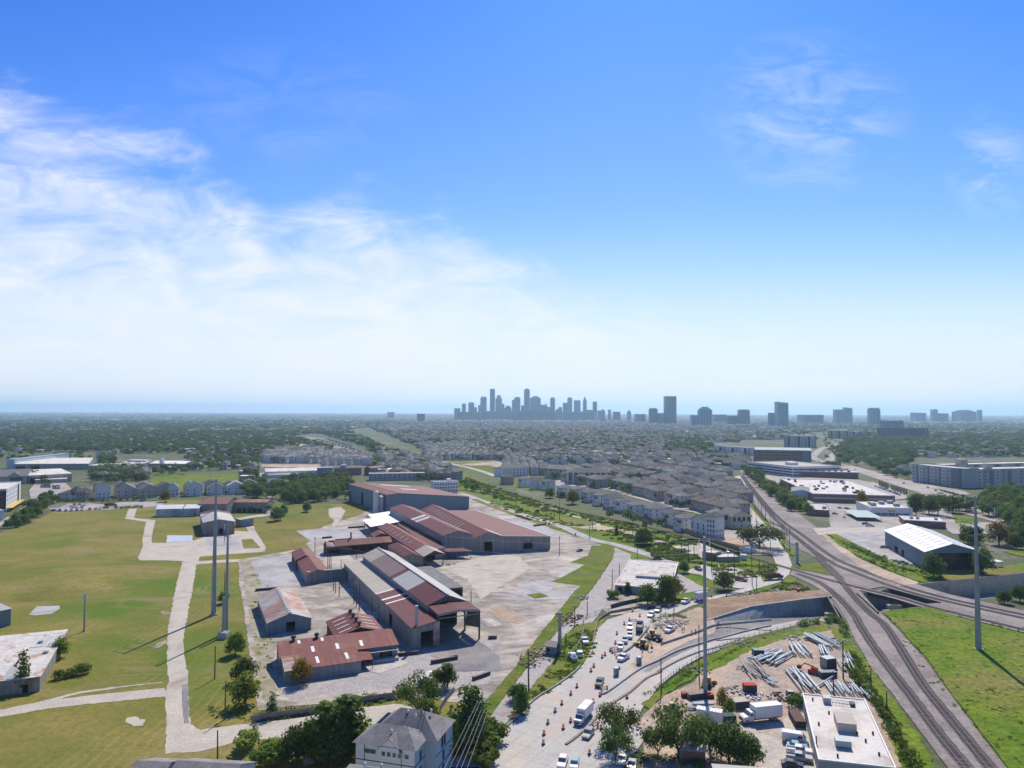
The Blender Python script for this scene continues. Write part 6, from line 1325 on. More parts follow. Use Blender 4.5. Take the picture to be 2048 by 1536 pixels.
T('h',1825,560,15,'tall','tall dark tree right of the grey house, by the pole',1.35); T('h',1800,620,9,'round_dark','dark undergrowth tree at the foot of the tall dark one')
T('h',1690,560,6,'light','yellow green bushy tree beside the skylight-tinted wall',.9); T('h',1950,640,5,'bush','leafy bush on the verge below the leaning pole',1.2,'bush'); T('h',1960,720,4.5,'bush','leafy bush at the lowest corner of the verge by the road',1.2,'bush'); T('h',1640,640,4,'bush_light','bright bush against the garden fence right of the house',1.1,'bush')
T('g',1635,890,7.5,'round_mid','small upright tree right of the white-roofed garden shed',.85); T('g',1550,885,5.5,'light','smaller tree touching the white-roofed garden shed')
T('g',482,858,8.2,'turning','round yellow green tree against the near wall of the front range',.95)
T('j',380,400,8.5,'tall','dark green tree beside the pole on the road verge',1.1); T('j',345,300,5,'round_dark','dark bushy tree at the kink of the verge'); T('j',130,610,5,'bush','green bush behind the leaning kerb at bottom',1.2,'bush'); T('j',20,560,9,'tall','dark tree under the pole with bright wires',1.2)
T('i',1345,195,5,'bush','isolated dark bush at the corner of the derelict flat building',.9,'bush'); T('i',1455,160,6,'tall','slim tree in front of the derelict building wall',1.1); T('i',1620,242,9,'round_mid','leafy tree in front of the derelict building'); T('i',1780,222,12,'round_mid','tall leafy tree right of the derelict building',.9); T('i',1840,190,10,'turning','yellowing tree behind the leafy one by the derelict building')
T('k',1015,203,9,'round_dark','big round dark bush tree on the road curve by the power poles',1.05); T('k',690,62,6,'round_dark','dark tree beside the derelict building back corner')
oak = T('s',1575,975,14,'oak','wide spreading live oak by the dirt lot at the end of the townhouses',1.55)
T('s',215,935,10.5,'round_dark','large dark rounded tree between the branch line and the old road',1.25); T('s',360,1100,4.5,'bush_light','bright round bush beside the derelict building roof',1.1,'bush')
T('n',455,305,6.5,'tall','small upright tree alone on the bare ground',.9)
T('r',965,632,13,'round_mid','large green tree standing in front of the white townhouse row',1.0); T('r',700,562,10,'round_mid','rounded green tree left of the large one at the townhouse row',1.1); T('r',850,560,6,'round_dark','dark shrubby tree between the two green ones at the townhouses')
for k, x in enumerate((1480,1560,1640,1720,1800)): T('r',x,402,8,'turning','autumn-tinged tree in the yellowish row right of the big grey apartment house',None,'tree','yellowish row of trees by the apartment house')
T('r',1455,402,12,'round_dark','dark tree at the left end of the yellowish row')
T('A',562,608,15,'turning','yellow green tree at the front wall of the big white store',.75); T('A',1062,692,18,'round_mid','tall tree right of the white office block',.75); T('A',1262,695,18,'oak','broad tall tree in the middle of the clump right of the office',.8); T('A',1400,665,15,'round_mid','rounded tree at the right of the clump beside the office'); T('A',1180,680,15,'round_dark','dark tree inside the clump beside the office'); T('A',1480,650,12,'round_mid','lower tree at the right end of the clump beside the office')
T('A',1820,962,16,'turning','big orange tinged tree behind the steel mast',.95); T('y',980,920,12.5,'round_dark','dark round tree in front of the metal warehouse corner',.9); T('y',1560,872,14,'round_mid','green tree touching the steel mast right of the metal warehouse',.8); T('A',1500,945,8,'turning','reddish small tree behind the metal warehouse'); T('A',1560,950,9,'round_dark','dark small tree between the reddish one and the mast')
T('p',1935,725,11,'light','yellow green tree between the gabled houses and the whitewashed building',1.1)
T('f',290,440,11,'round_dark','dark tree at the head of the ditch left of the bare lawn',1.1); T('f',340,400,9,'round_mid','second tree behind the dark one at the ditch'); T('f',525,370,8.5,'round_dark','lone dark tree at the edge of the bare lawn')
TREQ = []
def fill(c, xy, sp, h, keys, label, group, jit=.35, name='tree', wsc=None):
    for (x, y) in region(c, xy, sp, sp, .4, jit): TREQ.append((y, (x, y), h * random.uniform(.8, 1.2), random.choice(keys), label, group, wsc, name))
dk = ('round_dark', 'round_dark', 'round_mid', 'oak')
fill('q', (960,640,1120,500,1740,480,1745,700,1430,720,1180,740,960,700), 11, 10, dk, 'dark leafy tree in the belt between the villa and the tallest works shed', 'tree belt beside the tallest shed')
fill('q', (640,600,720,540,870,520,890,600,900,690,760,690), 10, 9, dk, 'leafy tree in the group left of the white villa', 'trees left of the villa')
fill('p', (60,1045,180,960,280,860,400,770,500,700,600,660,660,720,560,800,440,900,330,1000,150,1056), 9, 7, dk, 'dark bushy tree lining the street at the left edge of the mown field', 'trees along the left street')
fill('p', (1040,490,1200,330,1500,400,1740,480,1700,520,1450,510,1180,520), 13, 10, dk, 'dark tree in the grove behind the gabled houses', 'grove behind the gabled houses')
fill('a', (520,565,600,500,690,525,850,525,1080,530,1100,560,900,560,610,600), 15, 9, dk, 'leafy tree around the school ranges', 'trees around the school')
fill('b', (100,420,250,450,420,500,520,560,540,600,470,600,250,560,130,500), 13, 9, dk, 'dark tree in the rail corridor belt behind the tallest shed', 'rail corridor trees')
fill('b', (640,600,700,600,760,640,740,655,680,640), 11, 6, ('light','round_mid'), 'light green tree lining the old road by the tallest shed corner', 'light trees by the old road')
fill('u', (300,330,430,410,660,520,640,610,560,600,450,530,330,470,250,440), 12, 9, dk, 'leafy tree along the far right bank of the main railway', 'trees along the far railway bank')
fill('u', (0,350,280,380,330,470,250,480,120,470,0,450), 13, 8, dk, 'leafy tree at the back edge of the packed townhouses', 'trees behind the packed townhouses')
fill('u', (700,860,760,740,920,760,1000,860,1080,940,1260,1000,1330,1088,1100,1088,940,960,820,880), 9.5, 9, ('round_mid','round_mid','round_dark','light'), 'bright leafy tree crowding the bank between the railway and the pinkish shop', 'trees on the bank beside the pinkish shop')
fill('A', (290,110,420,40,700,60,900,100,1050,170,1010,270,850,290,700,280,560,240,380,230), 19, 12, dk, 'tree in the wood inside the boulevard bend', 'wood inside the boulevard bend')
fill('A', (1640,620,1700,520,1850,500,2048,470,2160,520,2160,860,2000,880,1900,760,1780,720,1680,700), 14, 12, dk+('light',), 'tree in the thick stand right of the steel mast', 'stand of trees at the right edge')
fill('A', (1880,930,1960,900,2140,900,2140,1000,1960,1010), 11, 10, dk, 'dark tree below the thick stand at the right edge', 'dark trees under the right stand')
XT = []
TREQ.sort(key=lambda q: q[0])
def flush():
    for q in TREQ:
        if NT_[0] < 300: tree(*q[1:])
        else: XT.append((q[1][0], q[1][1], 0.0, q[2] / 9.5 * 1.15, q[2] / 9.5, random.uniform(0, 6.28), random.choice((0, 1, 2, 3, 4, 5)) if q[3] != 'light' else 5))
for k in range(7): T('A',726+13*k,425+5*k,8,'cypress','slim dark cypress in the left row beside the store car park',None,'cypress','cypresses beside the car park')
for k in range(10): T('A',840+15*k,465+5*k,8,'cypress','slim dark cypress in the right row beside the store car park',None,'cypress','cypresses beside the car park')
for (x, y, s) in ((520,760,.9),(640,640,1),(1130,790,1),(1240,860,1)): pass
hedge('hedge','long scrubby hedge growing over the fence below the works yard','hedge',PS('h',215,355,330,340,480,325,640,300,900,235,1240,190),2.4,1.9,L_MID,2.2,.4)
hedge('hedge','dense bright green thicket along the left bank of the near rail tracks','hedge',PS('l',1430,300,1480,400,1560,500,1640,600,1700,720,1790,860,1880,1000,1960,1130),3.4,2.6,L_MID,2.6,.5)
hedge('hedge','green thicket hiding the foot of the rail bridge left of the tracks','hedge',PS('k',1640,500,1740,480,1860,470,1960,470,2000,520,2020,600),3.2,2.6,L_MID,2.4,.5)
hedge('hedge','row of low bushes on the verge left of the metal warehouse','hedge',PS('y',0,560,120,600,260,670,420,740,560,800,700,840,860,870),2.6,2.2,L_MID,2.4,.5)
hedge('hedge','dark shrubbery behind the car park in front of the gabled houses','hedge',PS('p',690,725,860,722,1100,722,1400,712,1700,705),4,3.4,L_DARK,2.2,.7)
hedge('hedge','low green mound hedge right of the parked cars','hedge',PS('p',1360,798,1450,800,1580,792,1680,790),3.5,2.2,L_MID,2.2,.6)
hedge('hedge','leafy elongated shrub beside the pale flat warehouse','hedge',PS('e',400,520,480,505,590,480),3.6,3.6,L_MID,3,.45)
hedge('hedge','bushes on the fence side of the lower road, left of the leaning pole','hedge',PS('k',380,1070,520,1010,640,960,700,900,900,800,1040,740,1200,660,1290,630),2.2,1.3,L_LIGHT,2.2,.4)
hedge('hedge','green shrubbery on the earth mound before the first road workers','hedge',PS('k',410,480,520,430,640,420,700,440),3.2,1.6,L_MID,2.4,.4)
hedge('hedge','bushes along the crest of the earth fill under the junction','hedge',PS('k',1120,270,1280,250,1440,190,1560,170,1700,190),2.4,1.5,L_MID,2.2,.4)
hedge('hedge','overgrown dark hedge under the big trees at the bottom edge','hedge',PS('j',1260,790,1500,790,1700,820,1880,840),2.2,2.2,L_DARK,2.6,.4)
T('j',1150,800,8,'oak','rounded tree in front of the bottom road corner',.75); T('j',1180,640,9.5,'oak','spreading dark tree at the bottom beside the slim pole',.8)
T('j',1665,780,12,'oak','large dark oak with open crown left of the white box trailer',.85); T('j',1850,760,9,'oak','darker oak leaning over the low dark house',.75); T('j',1500,760,7,'oak','lower left limb of trees at the forecourt edge',.8)
T('l',440,1100,10,'round_dark','dense dark tree right of the low dark house',.9); T('l',600,1130,8,'round_dark','smaller dark tree next to the dense one by the forecourt')
T('l',385,655,6.5,'turning','yellow green sapling behind the white box trailer',.6); T('l',450,700,5,'light','small bush tree between trailer and lorry',.8)
T('l',1010,640,4,'bush','low bush at the left corner of the white membrane roof',1,'bush')
for (c, x, y, s, lb) in (('o',1560,120,1.2,'dark green bush on the mound right of the mast, near the underpass'),('o',1690,100,1.5,'big bush at the right edge below the tan retaining wall')): T(c,x,y,5*s,'round_dark',lb)
flush()
for c, xy, n in (('s', (-60,330,200,230,560,190,800,200,1180,300,1330,420,1400,520,1230,640,1050,650,800,560,560,520,300,440), 70), ('s', (-900,110,-300,60,300,20,800,60,1200,120,1180,280,800,180,150,200,-500,160), 120), ('r', (640,330,1400,420,2048,430,2048,560,1700,520,1200,440), 60), ('q', (880,340,890,250,1960,240,1960,355), 60), ('a', (0,440,560,440,560,500,420,470,160,500,0,470), 40), ('b', (430,480,430,380,900,420,900,470), 60), ('a', (150,560,240,560,300,640,180,600), 20), ('X', (0,886,330,886,330,906,0,904), 130), ('X', (380,898,520,898,516,945,496,945,490,938,380,938), 70), ('X', (200,908,228,908,228,962,200,955), 25), ('X', (1428,868,1640,868,1640,884,1428,884), 60), ('X', (1640,868,1700,868,1690,898,1660,925,1645,925), 40), ('X', (1430,912,1480,912,1500,935,1450,928), 25), ('u', (440,520,640,600,760,720,760,840,700,820,560,690,440,590), 45), ('A', (690,290,1010,330,1015,370,870,350,680,300), 30), ('A', (1040,580,1180,560,1600,600,1640,700,1500,690,1100,640), 40), ('A', (1480,900,1600,880,1660,1000,1500,1000), 12), ('u', (1440,480,1640,450,1660,500,1450,520), 25), ('X', (590,888,740,905,720,925,600,922), 40), ('X', (1215,1035,1330,1062,1330,1068,1210,1042), 6)):
    pl = [tuple(G(*K(c, xy[i], xy[i+1]))[:2]) for i in range(0, len(xy), 2)]; k = 0
    while k < n:
        x, y = random.uniform(min(p[0] for p in pl), max(p[0] for p in pl)), random.uniform(min(p[1] for p in pl), max(p[1] for p in pl))
        if inside((x, y), pl): s = random.uniform(.6, 1.15); XT.append((x, y, 0.0, s, s * 1.15, random.random() * 6.28, random.choice((0, 1, 5, 3)))); k += 1
# weeds: countless clumps over verges and banks
def weed_low(seed, leaf, n=46, r=.9, h=.8, sz=.42):
    rnd = random.Random(seed); mb = MB(); leaf_cloud(mb, [(rnd.uniform(-.5,.5), rnd.uniform(-.5,.5), h*.3, r*.7) for _ in range(3)], n, sz, rnd, .6); return mb.mesh('weed_clump', leaf)
WEEDS = [src(weed_low(1, L_MID)), src(weed_low(2, L_LIGHT)), src(weed_low(3, L_LIGHT, 40, .8, .5)), src(weed_low(4, L_DARK))]
wp = []
def sow(c, xy, n, s0=.6, s1=1.3, idx=(0,1,2)):
    pl = [tuple(G(*K(c, xy[i], xy[i+1]))[:2]) for i in range(0, len(xy), 2)]
    xs = [p[0] for p in pl]; ys = [p[1] for p in pl]; k = 0; tries = 0
    while k < n and tries < n * 12:
        tries += 1; x, y = random.uniform(min(xs), max(xs)), random.uniform(min(ys), max(ys))
        if inside((x, y), pl) and noise.noise(Vector((x*.11, y*.11, 0))) > -.12:
            s = random.uniform(s0, s1); wp.append((x, y, 0.1, s, s*random.uniform(.6,1.1), random.random()*6.28, random.choice(idx))); k += 1
sow('X', (640,868,760,900,900,945,1010,985,1120,1015,1100,1048,1000,1010,915,975,850,930,740,890), 900, 1.5, 4.2, (0,1,0,3))
sow('X', (930,955,1100,1010,1250,1048,1400,1085,1380,1100,1250,1062,1150,1035,1010,1000,925,972), 900, .8, 2.4, (0,1,1,3))
sow('r', (0,600,300,660,600,760,900,850,1150,880,1000,900,700,880,400,780,0,640), 300, .6, 1.6, (1,2,0))
sow('r', (1180,930,1500,930,1700,1000,2048,1100,2048,1160,1700,1130,1300,1000), 200, .6, 1.6, (0,1))
sow('s', (0,800,200,900,450,900,560,960,800,1030,900,1100,900,1160,600,1130,400,1090,200,960,0,880), 500, .8, 2.2, (0,0,3,1))
sow('k', (880,0,1440,0,1430,90,1100,120,940,60), 350, .6, 1.7, (0,1,2))
sow('o', (480,200,800,150,1000,190,1726,330,1726,1500,1500,1500,1200,1100,900,800,700,560,520,300), 700, .35, 1.0, (2,1,2,2))
sow('j', (0,430,60,80,280,0,860,0,600,220,420,400,330,430,440,240,300,240), 0)
sow('X', (1180,1250,1120,1285,1107,1325,1071,1368,1012,1450,1020,1455,1062,1415,1104,1380,1150,1348,1184,1318,1195,1260), 350, .5, 1.2, (1,2,0))
sow('l', (1400,180,1450,180,1560,330,1640,520,1800,760,1900,930,1850,960,1650,640,1480,420), 300, .6, 1.5, (0,1))
sow('l', (30,330,200,300,300,280,700,80,850,30,600,130,330,260,150,360,60,420), 200, .4, 1.0, (1,0))
sow('e', (1380,700,1620,700,1640,800,1400,850), 60, .3, .7, (2,1)); sow('h', (160,350,640,310,1240,190,1240,240,640,340,200,400), 120, .5, 1.2, (1,0))
sow('m', (690,440,1000,560,1400,700,1500,740,1300,760,960,620), 250, .6, 1.6, (1,0)); sow('m', (330,790,470,760,640,850,560,870,380,850), 100, .6, 1.3, (1,0))
sow('f', (0,620,160,760,160,960,300,1000,100,1060,-40,1000), 0)
sow('X', (500,1130,545,1180,550,1230,545,1330,556,1392,530,1400,512,1340,500,1270), 90, .25, .7, (2,1))
scatter('weeds', wp, WEEDS, 'rank green weeds and scrub along the rail banks and verges', 'weeds')
# cleared junk and stones beside the strip
# ------------------------------------------------------------------ tracks
def track(pts, label, sleepers=True):
    ln = smooth(pts, 8); t_ = thing('rail_track', label, 'rail track', (0,0,0)); z = .42
    ribbon_mb(MB(), ln, 3.4, z - .12, .15).obj('track_bed', mat('oily_ballast', (.115,.10,.10), (.085,.075,.075), .5, fine=(2,.25)), t_)
    mb = MB(); acc = 0
    for a, b_ in zip(ln, ln[1:]):
        d = (b_ - a); L = d.length; d.normalize(); n = Vector((d.y, -d.x, 0)); s_ = (0.62 if a.y < 330 else 1.6) - acc
        while s_ < L: p = a + d * s_; p.z = z - .06; mb.beam(p - n * 1.3, p + n * 1.3, .26 if a.y < 330 else .5, .12); s_ += 0.62 if a.y < 330 else 1.6
        acc = 0
    mb.obj('sleepers', mat('sleeper_wood', (.16,.135,.125), (.11,.095,.09), 1.0), t_, kind='stuff')
    for sd in (-.72, .72):
        ribbon_mb(MB(), offset(ln, sd), .11, z + .12, h=.14).obj('rail', mat('rail_steel', (.20,.15,.13), (.28,.25,.24), 2, rough=.5), t_)
    return t_
track([P('m',110,40),P('m',300,290),P('m',500,470),P('m',700,620),P('m',900,710),P('m',1200,820),P('m',1500,900),P('m',2048,1020),P('m',2400,1095)], 'main rail track sweeping right past the metal warehouse, nearer the grass')
track([P('m',118,36),P('m',322,285),P('m',540,455),P('m',740,600),P('m',940,690),P('m',1230,800),P('m',1530,885),P('m',2060,1000),P('m',2400,1070)], 'main rail track sweeping right past the metal warehouse, farther side')
track([P('m',100,60),P('m',240,300),P('m',400,400),P('m',580,540),P('m',700,660),P('m',800,770),P('m',900,890),P('m',1000,990),P('X',1768,1250),P('o',640,480),P('o',860,830),P('o',1100,1130),P('o',1430,1536),P('o',1600,1740)], 'straight near rail track, right one of the pair running to the bottom right')
track([P('m',490,712),P('m',640,770),P('m',760,860),P('m',880,990),P('o',310,310),P('o',420,480),P('o',580,700),P('o',760,930),P('o',980,1230),P('o',1200,1500),P('o',1400,1740)], 'curving near rail track, left one of the pair running to the bottom right')
track([P('r',-600,440),P('r',0,520),P('r',600,645),P('r',1200,765),P('r',1500,825),P('r',2048,955),P('s',560,800),P('s',1100,960),P('m',0,555),P('m',240,620),P('m',480,690),P('m',620,730),P('m',800,780),P('m',1000,830),P('m',1200,880),P('m',1400,940),P('m',1700,1015),P('m',2048,1100),P('m',2400,1190)], 'branch rail track running from the townhouse fence across the junction bridge')
# bridge decks over the cut
br = thing('rail_bridge', 'dark steel rail bridges carrying the converging tracks over the sunken road', 'bridge', (0,0,0))
def deck(pts, nm):
    MB().prism([(p.x, p.y) for p in pts], -1.5, -.02).obj(nm, M_DARKM, br)
deck(X(1640,1180,1719,1183,1757,1225,1775,1245,1790,1258,1700,1256,1672,1215), 'deck'); deck(X(1740,1140,1830,1172,1920,1198,2060,1229,2060,1245,1882,1206,1774,1176,1740,1168), 'deck')
ribbon_mb(MB(), smooth(PS('m',900,805,1000,832,1200,882,1400,942,1560,980), 6), 5.6, -.03, h=1.3).obj('deck', M_DARKM, br)
MB().beam(P('k',1850,245,.35), P('k',1960,440,.35), .5, 1.4).obj('girder', M_DARKM, br); MB().beam(P('m',905,850,.35), P('m',1050,985,.35), .5, 1.4).obj('girder', M_DARKM, br)
MB().beam(P('m',1110,815,-.2), P('m',1480,917,-.2), .5, 1.4).obj('girder', M_DARKM, br)
for c, x, y in (('k',1905,395),('m',1160,925)): p = P(c, x, y, -1.6); MB().box(p.x-1.8,p.x+1.8,p.y-.7,p.y+.7,-7,-1.5).box(p.x-3,p.x+3,p.y-.9,p.y+.9,-2.6,-1.5).obj('pier', M_TAN, br)
# ------------------------------------------------------------------ kerbs, barriers, fences
def wallrun(name, pts, w, h, m, label, cat, n=6, kid='wall'):
    t_ = thing(name, label, cat, (0,0,0)); ln = smooth(pts, n)
    for q in ln: q.z = GZ(q.x, q.y)
    ribbon_mb(MB(), ln, w, h, 0, h=h + .1).obj(kid, m, t_); return t_
M_FORM = mat('weathered_form', (.22,.16,.12), (.30,.25,.21), .6, fine=(1.5,.3))
wallrun('road_barrier', PS('j',745,662,860,575,1000,440,1130,320,1270,230,1400,120,1530,60)+PS('k',480,880,640,790,810,720,960,680,1150,610), .6, .35, M_FORM, 'long brown-edged unfinished median running through the concrete road from bottom to bridge', 'median')
wallrun('road_barrier', PS('k',0,1070,60,1050,200,950,330,860,480,790,640,710,830,650,960,610,1100,570,1260,530,1400,500), .5, .5, M_SLABG, 'pale kerb wall between the trench and the curving concrete road', 'kerb')
wallrun('road_barrier', PS('k',500,660,620,620,800,560,960,500,1200,475,1400,455), .35, .7, M_WALLC, 'low grey wall along the upper side of the trench below the workers', 'kerb')
wallrun('road_barrier', PS('k',130,770,250,690,320,620,400,520), .35, .8, M_SLABG, 'short pale kerb between the queue of pickups and the yellow machines', 'kerb')
wallrun('road_edge_wall', PS('i',1168,575,1190,470,1215,385,1260,345,1330,315,1500,285,1600,262)+PS('k',500,345,650,310), .3, .9, M_FORM, 'low dark retaining edge along the upper left side of the concrete road', 'kerb')
wallrun('road_edge_wall', PS('k',90,360,200,330,360,300,520,300), .3, 1.5, M_TRIM, 'dark low fence below the derelict flat building', 'fence')
wallrun('road_edge_wall', PS('j',40,844,90,770,180,640,240,540,310,470,420,360,520,270,650,190,800,80,860,20), .3, .5, M_SLABG, 'pale kerb along the lower left side of the concrete road', 'kerb')
def fence(pts, h, m, label, post=3.0, solid=True, mp=None, thick=.08, name='fence'):
    t_ = thing(name, label, 'fence', (0,0,0)); ln = smooth(pts, 5)
    if solid: ribbon_mb(MB(), ln, thick, h, 0, h=h).obj('panel', m, t_)
    else:
        mb = MB()
        for a, b_ in zip(ln, ln[1:]):
            for k in (.35, .7, 1.0): mb.beam(a + Vector((0,0,h*k)), b_ + Vector((0,0,h*k)), .06)
        mb.obj('rail', m, t_)
    acc = 0; k = 0; mb = MB()
    for a, b_ in zip(ln, ln[1:]):
        n = max(1, int((b_-a).length / post))
        for i in range(n):
            p = a.lerp(b_, i/n)
            if k < 90: MB().box(p.x-.07,p.x+.07,p.y-.07,p.y+.07,0,h+.15).obj('post', mp or m, t_); k += 1
    return t_
M_CEDAR = mat('cedar_fence', (.42,.27,.15), (.34,.21,.12), .9, fine=(2,.15)); M_GREYW = mat('grey_fence', (.27,.25,.235), (.22,.205,.19), .9)
fence(PS('s',-400,440,0,575,300,660,600,765,850,840,1100,930,1340,1005), 2.4, M_CEDAR, 'long new cedar board fence between the branch line and the townhouses', 5)
fence(PS('r',1320,695,1500,740,1640,780,1900,880), 2.2, M_GREYW, 'weathered fence behind the first townhouses of the row', 5)
for (a_, b_, lb) in (((420,700),(620,755),'reddish cedar yard fence left below the dark porch roofs'),((200,655),(400,645),'cedar yard fence in front of the broad plain white townhouse'),((620,740),(780,800),'cedar yard fence beside the double dormer townhouse')): fence([P('s',*a_), P('s',*b_)], 1.9, M_CEDAR, lb)
fence(PS('h',560,725,700,690,850,650,960,628), 2.0, M_GREYW, 'grey board fence below the dark tree clump left of the house', 3)
fence(PS('h',1590,590,1830,605), 2.0, M_GREYW, 'pale board fence right of the grey house', 3)
fence(PS('k',475,1010,560,940,680,850,860,740,1010,670,1180,612,1400,552,1640,492), 1.3, M_STEEL, 'thin steel railing along the lower side of the curving concrete road', 3, False)
fence(PS('h',170,400,330,372,640,330,900,268,1250,218), 1.8, M_GREYW, 'sagging grey fence overgrown by scrub below the works yard', 4, True)
fence(PS('h',1590,320,1640,240,1700,170), 1.6, M_GREYW, 'broken pale fence beside the slanting lane', 2.5)
fence(PS('s',1405,310,1440,380,1600,560,1750,770,1870,950,1935,1010), 1.1, mat('pale_barrier', (.62,.58,.40), (.55,.52,.42), .4), 'pale yellowish barrier wall between the alley verge and the rail parking strip', 6, True, None, .3)
fence(PS('s',520,935,700,905,880,905,1100,990,1350,1060), 1.8, M_TRIM, 'dark mesh fence around the pump compound', 4)
fence(PS('i',960,700,1000,650,1070,560,1100,440,1110,360,1330,300), 1.6, M_STEEL, 'wire fence between the old road and the verge', 4, False)
fence(PS('p',200,880,330,790,440,690,500,650), 2.0, mat('blue_hoarding', (.10,.14,.24)), 'dark blue hoarding along the street at the left edge', 5)
sheet('slab', PS('s',550,960,880,920,1060,1000,1200,1080,1060,1110,900,1100,700,1020), M_SLAB, .1)
# ------------------------------------------------------------------ masts, poles, wires
def mast(base, top, r0_, r1_, label, arms=(), name='steel_mast', m=None, foot=True):
    p = P('X', *base); h = hz(p, top[1]); t_ = thing(name, label, 'pylon' if name == 'steel_mast' else 'pole', p)
    MB().tube((0,0,0), (0,0,h), r0_, r1_, 12).obj('shaft', m or M_STEEL, t_)
    if foot: MB().tube((0,0,-.2), (0,0,.5), r0_*1.5, n=12).obj('footing', M_SLABG, t_)
    for (k, ax, ay, l, dz) in arms:
        z = h * k; e = Vector((ax, ay, 0)).normalized(); q = e * l
        ar = MB().tube((0,0,z), (q.x,q.y,z+dz), .16, .1, 6).obj('arm', M_STEEL, t_)
        MB().tube((q.x,q.y,z+dz), (q.x*1.0,q.y*1.0,z+dz-2.2), .16, n=6).obj('insulator', M_WHITE, ar)
    return p, h
mL = mast((427,1230),(434,958),1.0,.32,'taller steel transmission mast on the left lawn, left of its thinner neighbour',((.99,-1,-.3,5.5,-3.5),(.99,1,.2,4,-2),(.90,-1,-.3,5,-3),(.90,1,.2,4.5,-1.5),(.78,-1,-.3,5.5,-3.5)))
m2 = mast((452,1266),(458,1042),.72,.28,'thinner steel mast on the left lawn beside the tall one',((.97,-1,0,1.2,.1),(.86,-1,0,1.2,.1)))
m3 = mast((446,1274),(450,1194),.55,.4,'short steel mast on a square concrete footing at the foot of the thinner mast',(), foot=False)
q_ = P('X',447,1276); o = thing('footing_block','square pale concrete footing under the short steel mast','footing',q_); MB().box(-1.6,1.6,-1.6,1.6,0,2.0).obj('block', M_SLABG, o); MB().box(-1.3,1.3,-1.3,1.3,2.0,2.2).obj('cap', M_WALLC, o)
mR = mast((1957,1300),(1951,992),1.0,.32,'tall steel transmission mast in the green meadow at the right edge',((.985,1,-.9,5.5,-3.2),(.81,1,-.9,6,-3.2),(.81,-1,.3,4.5,1.2),(.64,1,-.9,6,-3.2),(.985,-1,.3,3,.5)))
mC = mast((1411,1393),(1408,1074),.6,.38,'tall steel transmission mast rising from the storage yard beside the curving road',((.98,-1,0,1.5,.5),(.98,1,0,1.5,.5)))
m5 = mast((1119.7,1306),(1119,1224.5),.62,.5,'thick concrete pole beside the guard booth','', 'concrete_pole', M_SLABG)
m6 = mast((1594.5,1127),(1593,1084),.85,.75,'thick pale concrete pole in the weeds beside the railway junction','', 'concrete_pole', M_SLABG)
m7 = mast((168,1263),(170.5,1189),.32,.2,'slim grey steel pole standing alone in the left field',((.99,-1,0,.8,.2),(.99,1,0,.8,.2)), 'steel_pole')
q_ = P('g',1388,575); o = thing('flue', 'pale metal flue pipe on a brick base against the left aisle doorway', 'flue', q_); MB().tube((0,0,1.5),(0,0,hz(q_,K('g',0,240)[1])),.55,n=12).obj('pipe', M_GRYU, o); MB().box(-1.2,1.2,-1.2,1.2,0,2.0).obj('base', M_TAN, o)
PX = []
def pole(c, x, yb, yt, label=None, arm=0, group='slim wooden utility poles', r=.17):
    p = P(c, x, yb); h = max(5, hz(p, K(c, x, yt)[1])); t_ = thing('utility_pole', label or '', 'utility pole', (p.x, p.y, 0), random.uniform(0, 3), group)
    MB().tube((0,0,0), (random.uniform(-.15,.15),random.uniform(-.15,.15),h), r*1.2, r*.8, 8).obj('shaft', M_WOOD, t_)
    if arm:
        for k in range(arm): MB().box(-1.5,1.5,-.08,.08,h-.6-k*1.1,h-.42-k*1.1).obj('crossarm', M_WOOD, t_)
        for i in (-1.3,-.5,.5,1.3): MB().tube((i,0,h-.42),(i,0,h-.1),.08,n=6).obj('insulator', M_WHITE, t_)
    PX.append((p, h)); return p, h
def grp(lst, where):
    for q in lst: pole(q[0], q[1], q[2], q[3], 'slim dark wooden utility pole ' + where, q[4] if len(q) > 4 else 0, 'poles ' + where)
pole('e',1418,522,305,'bare wooden pole on the left lawn, farther of two'); pole('e',1485,790,535,'bare wooden pole on the left lawn, nearer of two'); pole('e',1437,1048,860,'lamp pole at the bottom edge beside the grey roof')
pole('C',418,1110,935,'thin dark pole between the two steel masts'); A1 = pole('h',1915,662,235,'tall wooden pole carrying bright wires, right of the grey house',1,r=.24); A2 = pole('h',1650,740,605,'short wooden pole with crossarms just right of the skylight-tinted wall',2)
A3 = pole('i',645,960,615,'wooden pole on the verge above the dark tree',0,r=.22); pole('i',885,640,510,'wooden pole touching the guard booth'); pole('i',948,600,490,'lamp post beside the parked white cars'); pole('i',1022,420,250,'pole with crossarm over the debris heap',1); A4 = pole('i',1125,340,215,'leaning twin pole at the corner of the old road')
pole('k',502,1050,765,'wooden pole in the middle of the near median'); pole('k',812,940,490,'thin pole left of the central steel mast'); pole('k',606,390,60,'tall vine-covered pole at the bend of the concrete road'); pole('k',1993,940,625,'wooden pole at the right side of the pipe yard',1,r=.2); pole('k',1915,1050,870,'short pole rising behind the white membrane roof'); pole('j',1167,590,378,'slim pole behind the spreading dark tree at the bottom')
grp((('n',596,465,310,1),('n',473,600,500),('n',424,680,540)), 'beside the old road near the derelict building')
grp((('n',65,450,310,1),('n',0,400,320),('f',1820,1080,1020,1)), 'standing in the works yard near the right end shed')
grp((('n',270,335,235),('n',290,265,175),('n',563,310,225),('n',65,205,90),('n',30,180,120)), 'along the old road and branch line')
grp((('n',897,440,290),('n',945,480,330),('n',983,440,330),('n',1103,560,330),('n',1218,600,440),('n',1258,600,400),('n',1380,650,365),('n',1320,370,300),('n',1411,690,590),('n',1430,560,470)), 'in the substation thicket right of the derelict building')
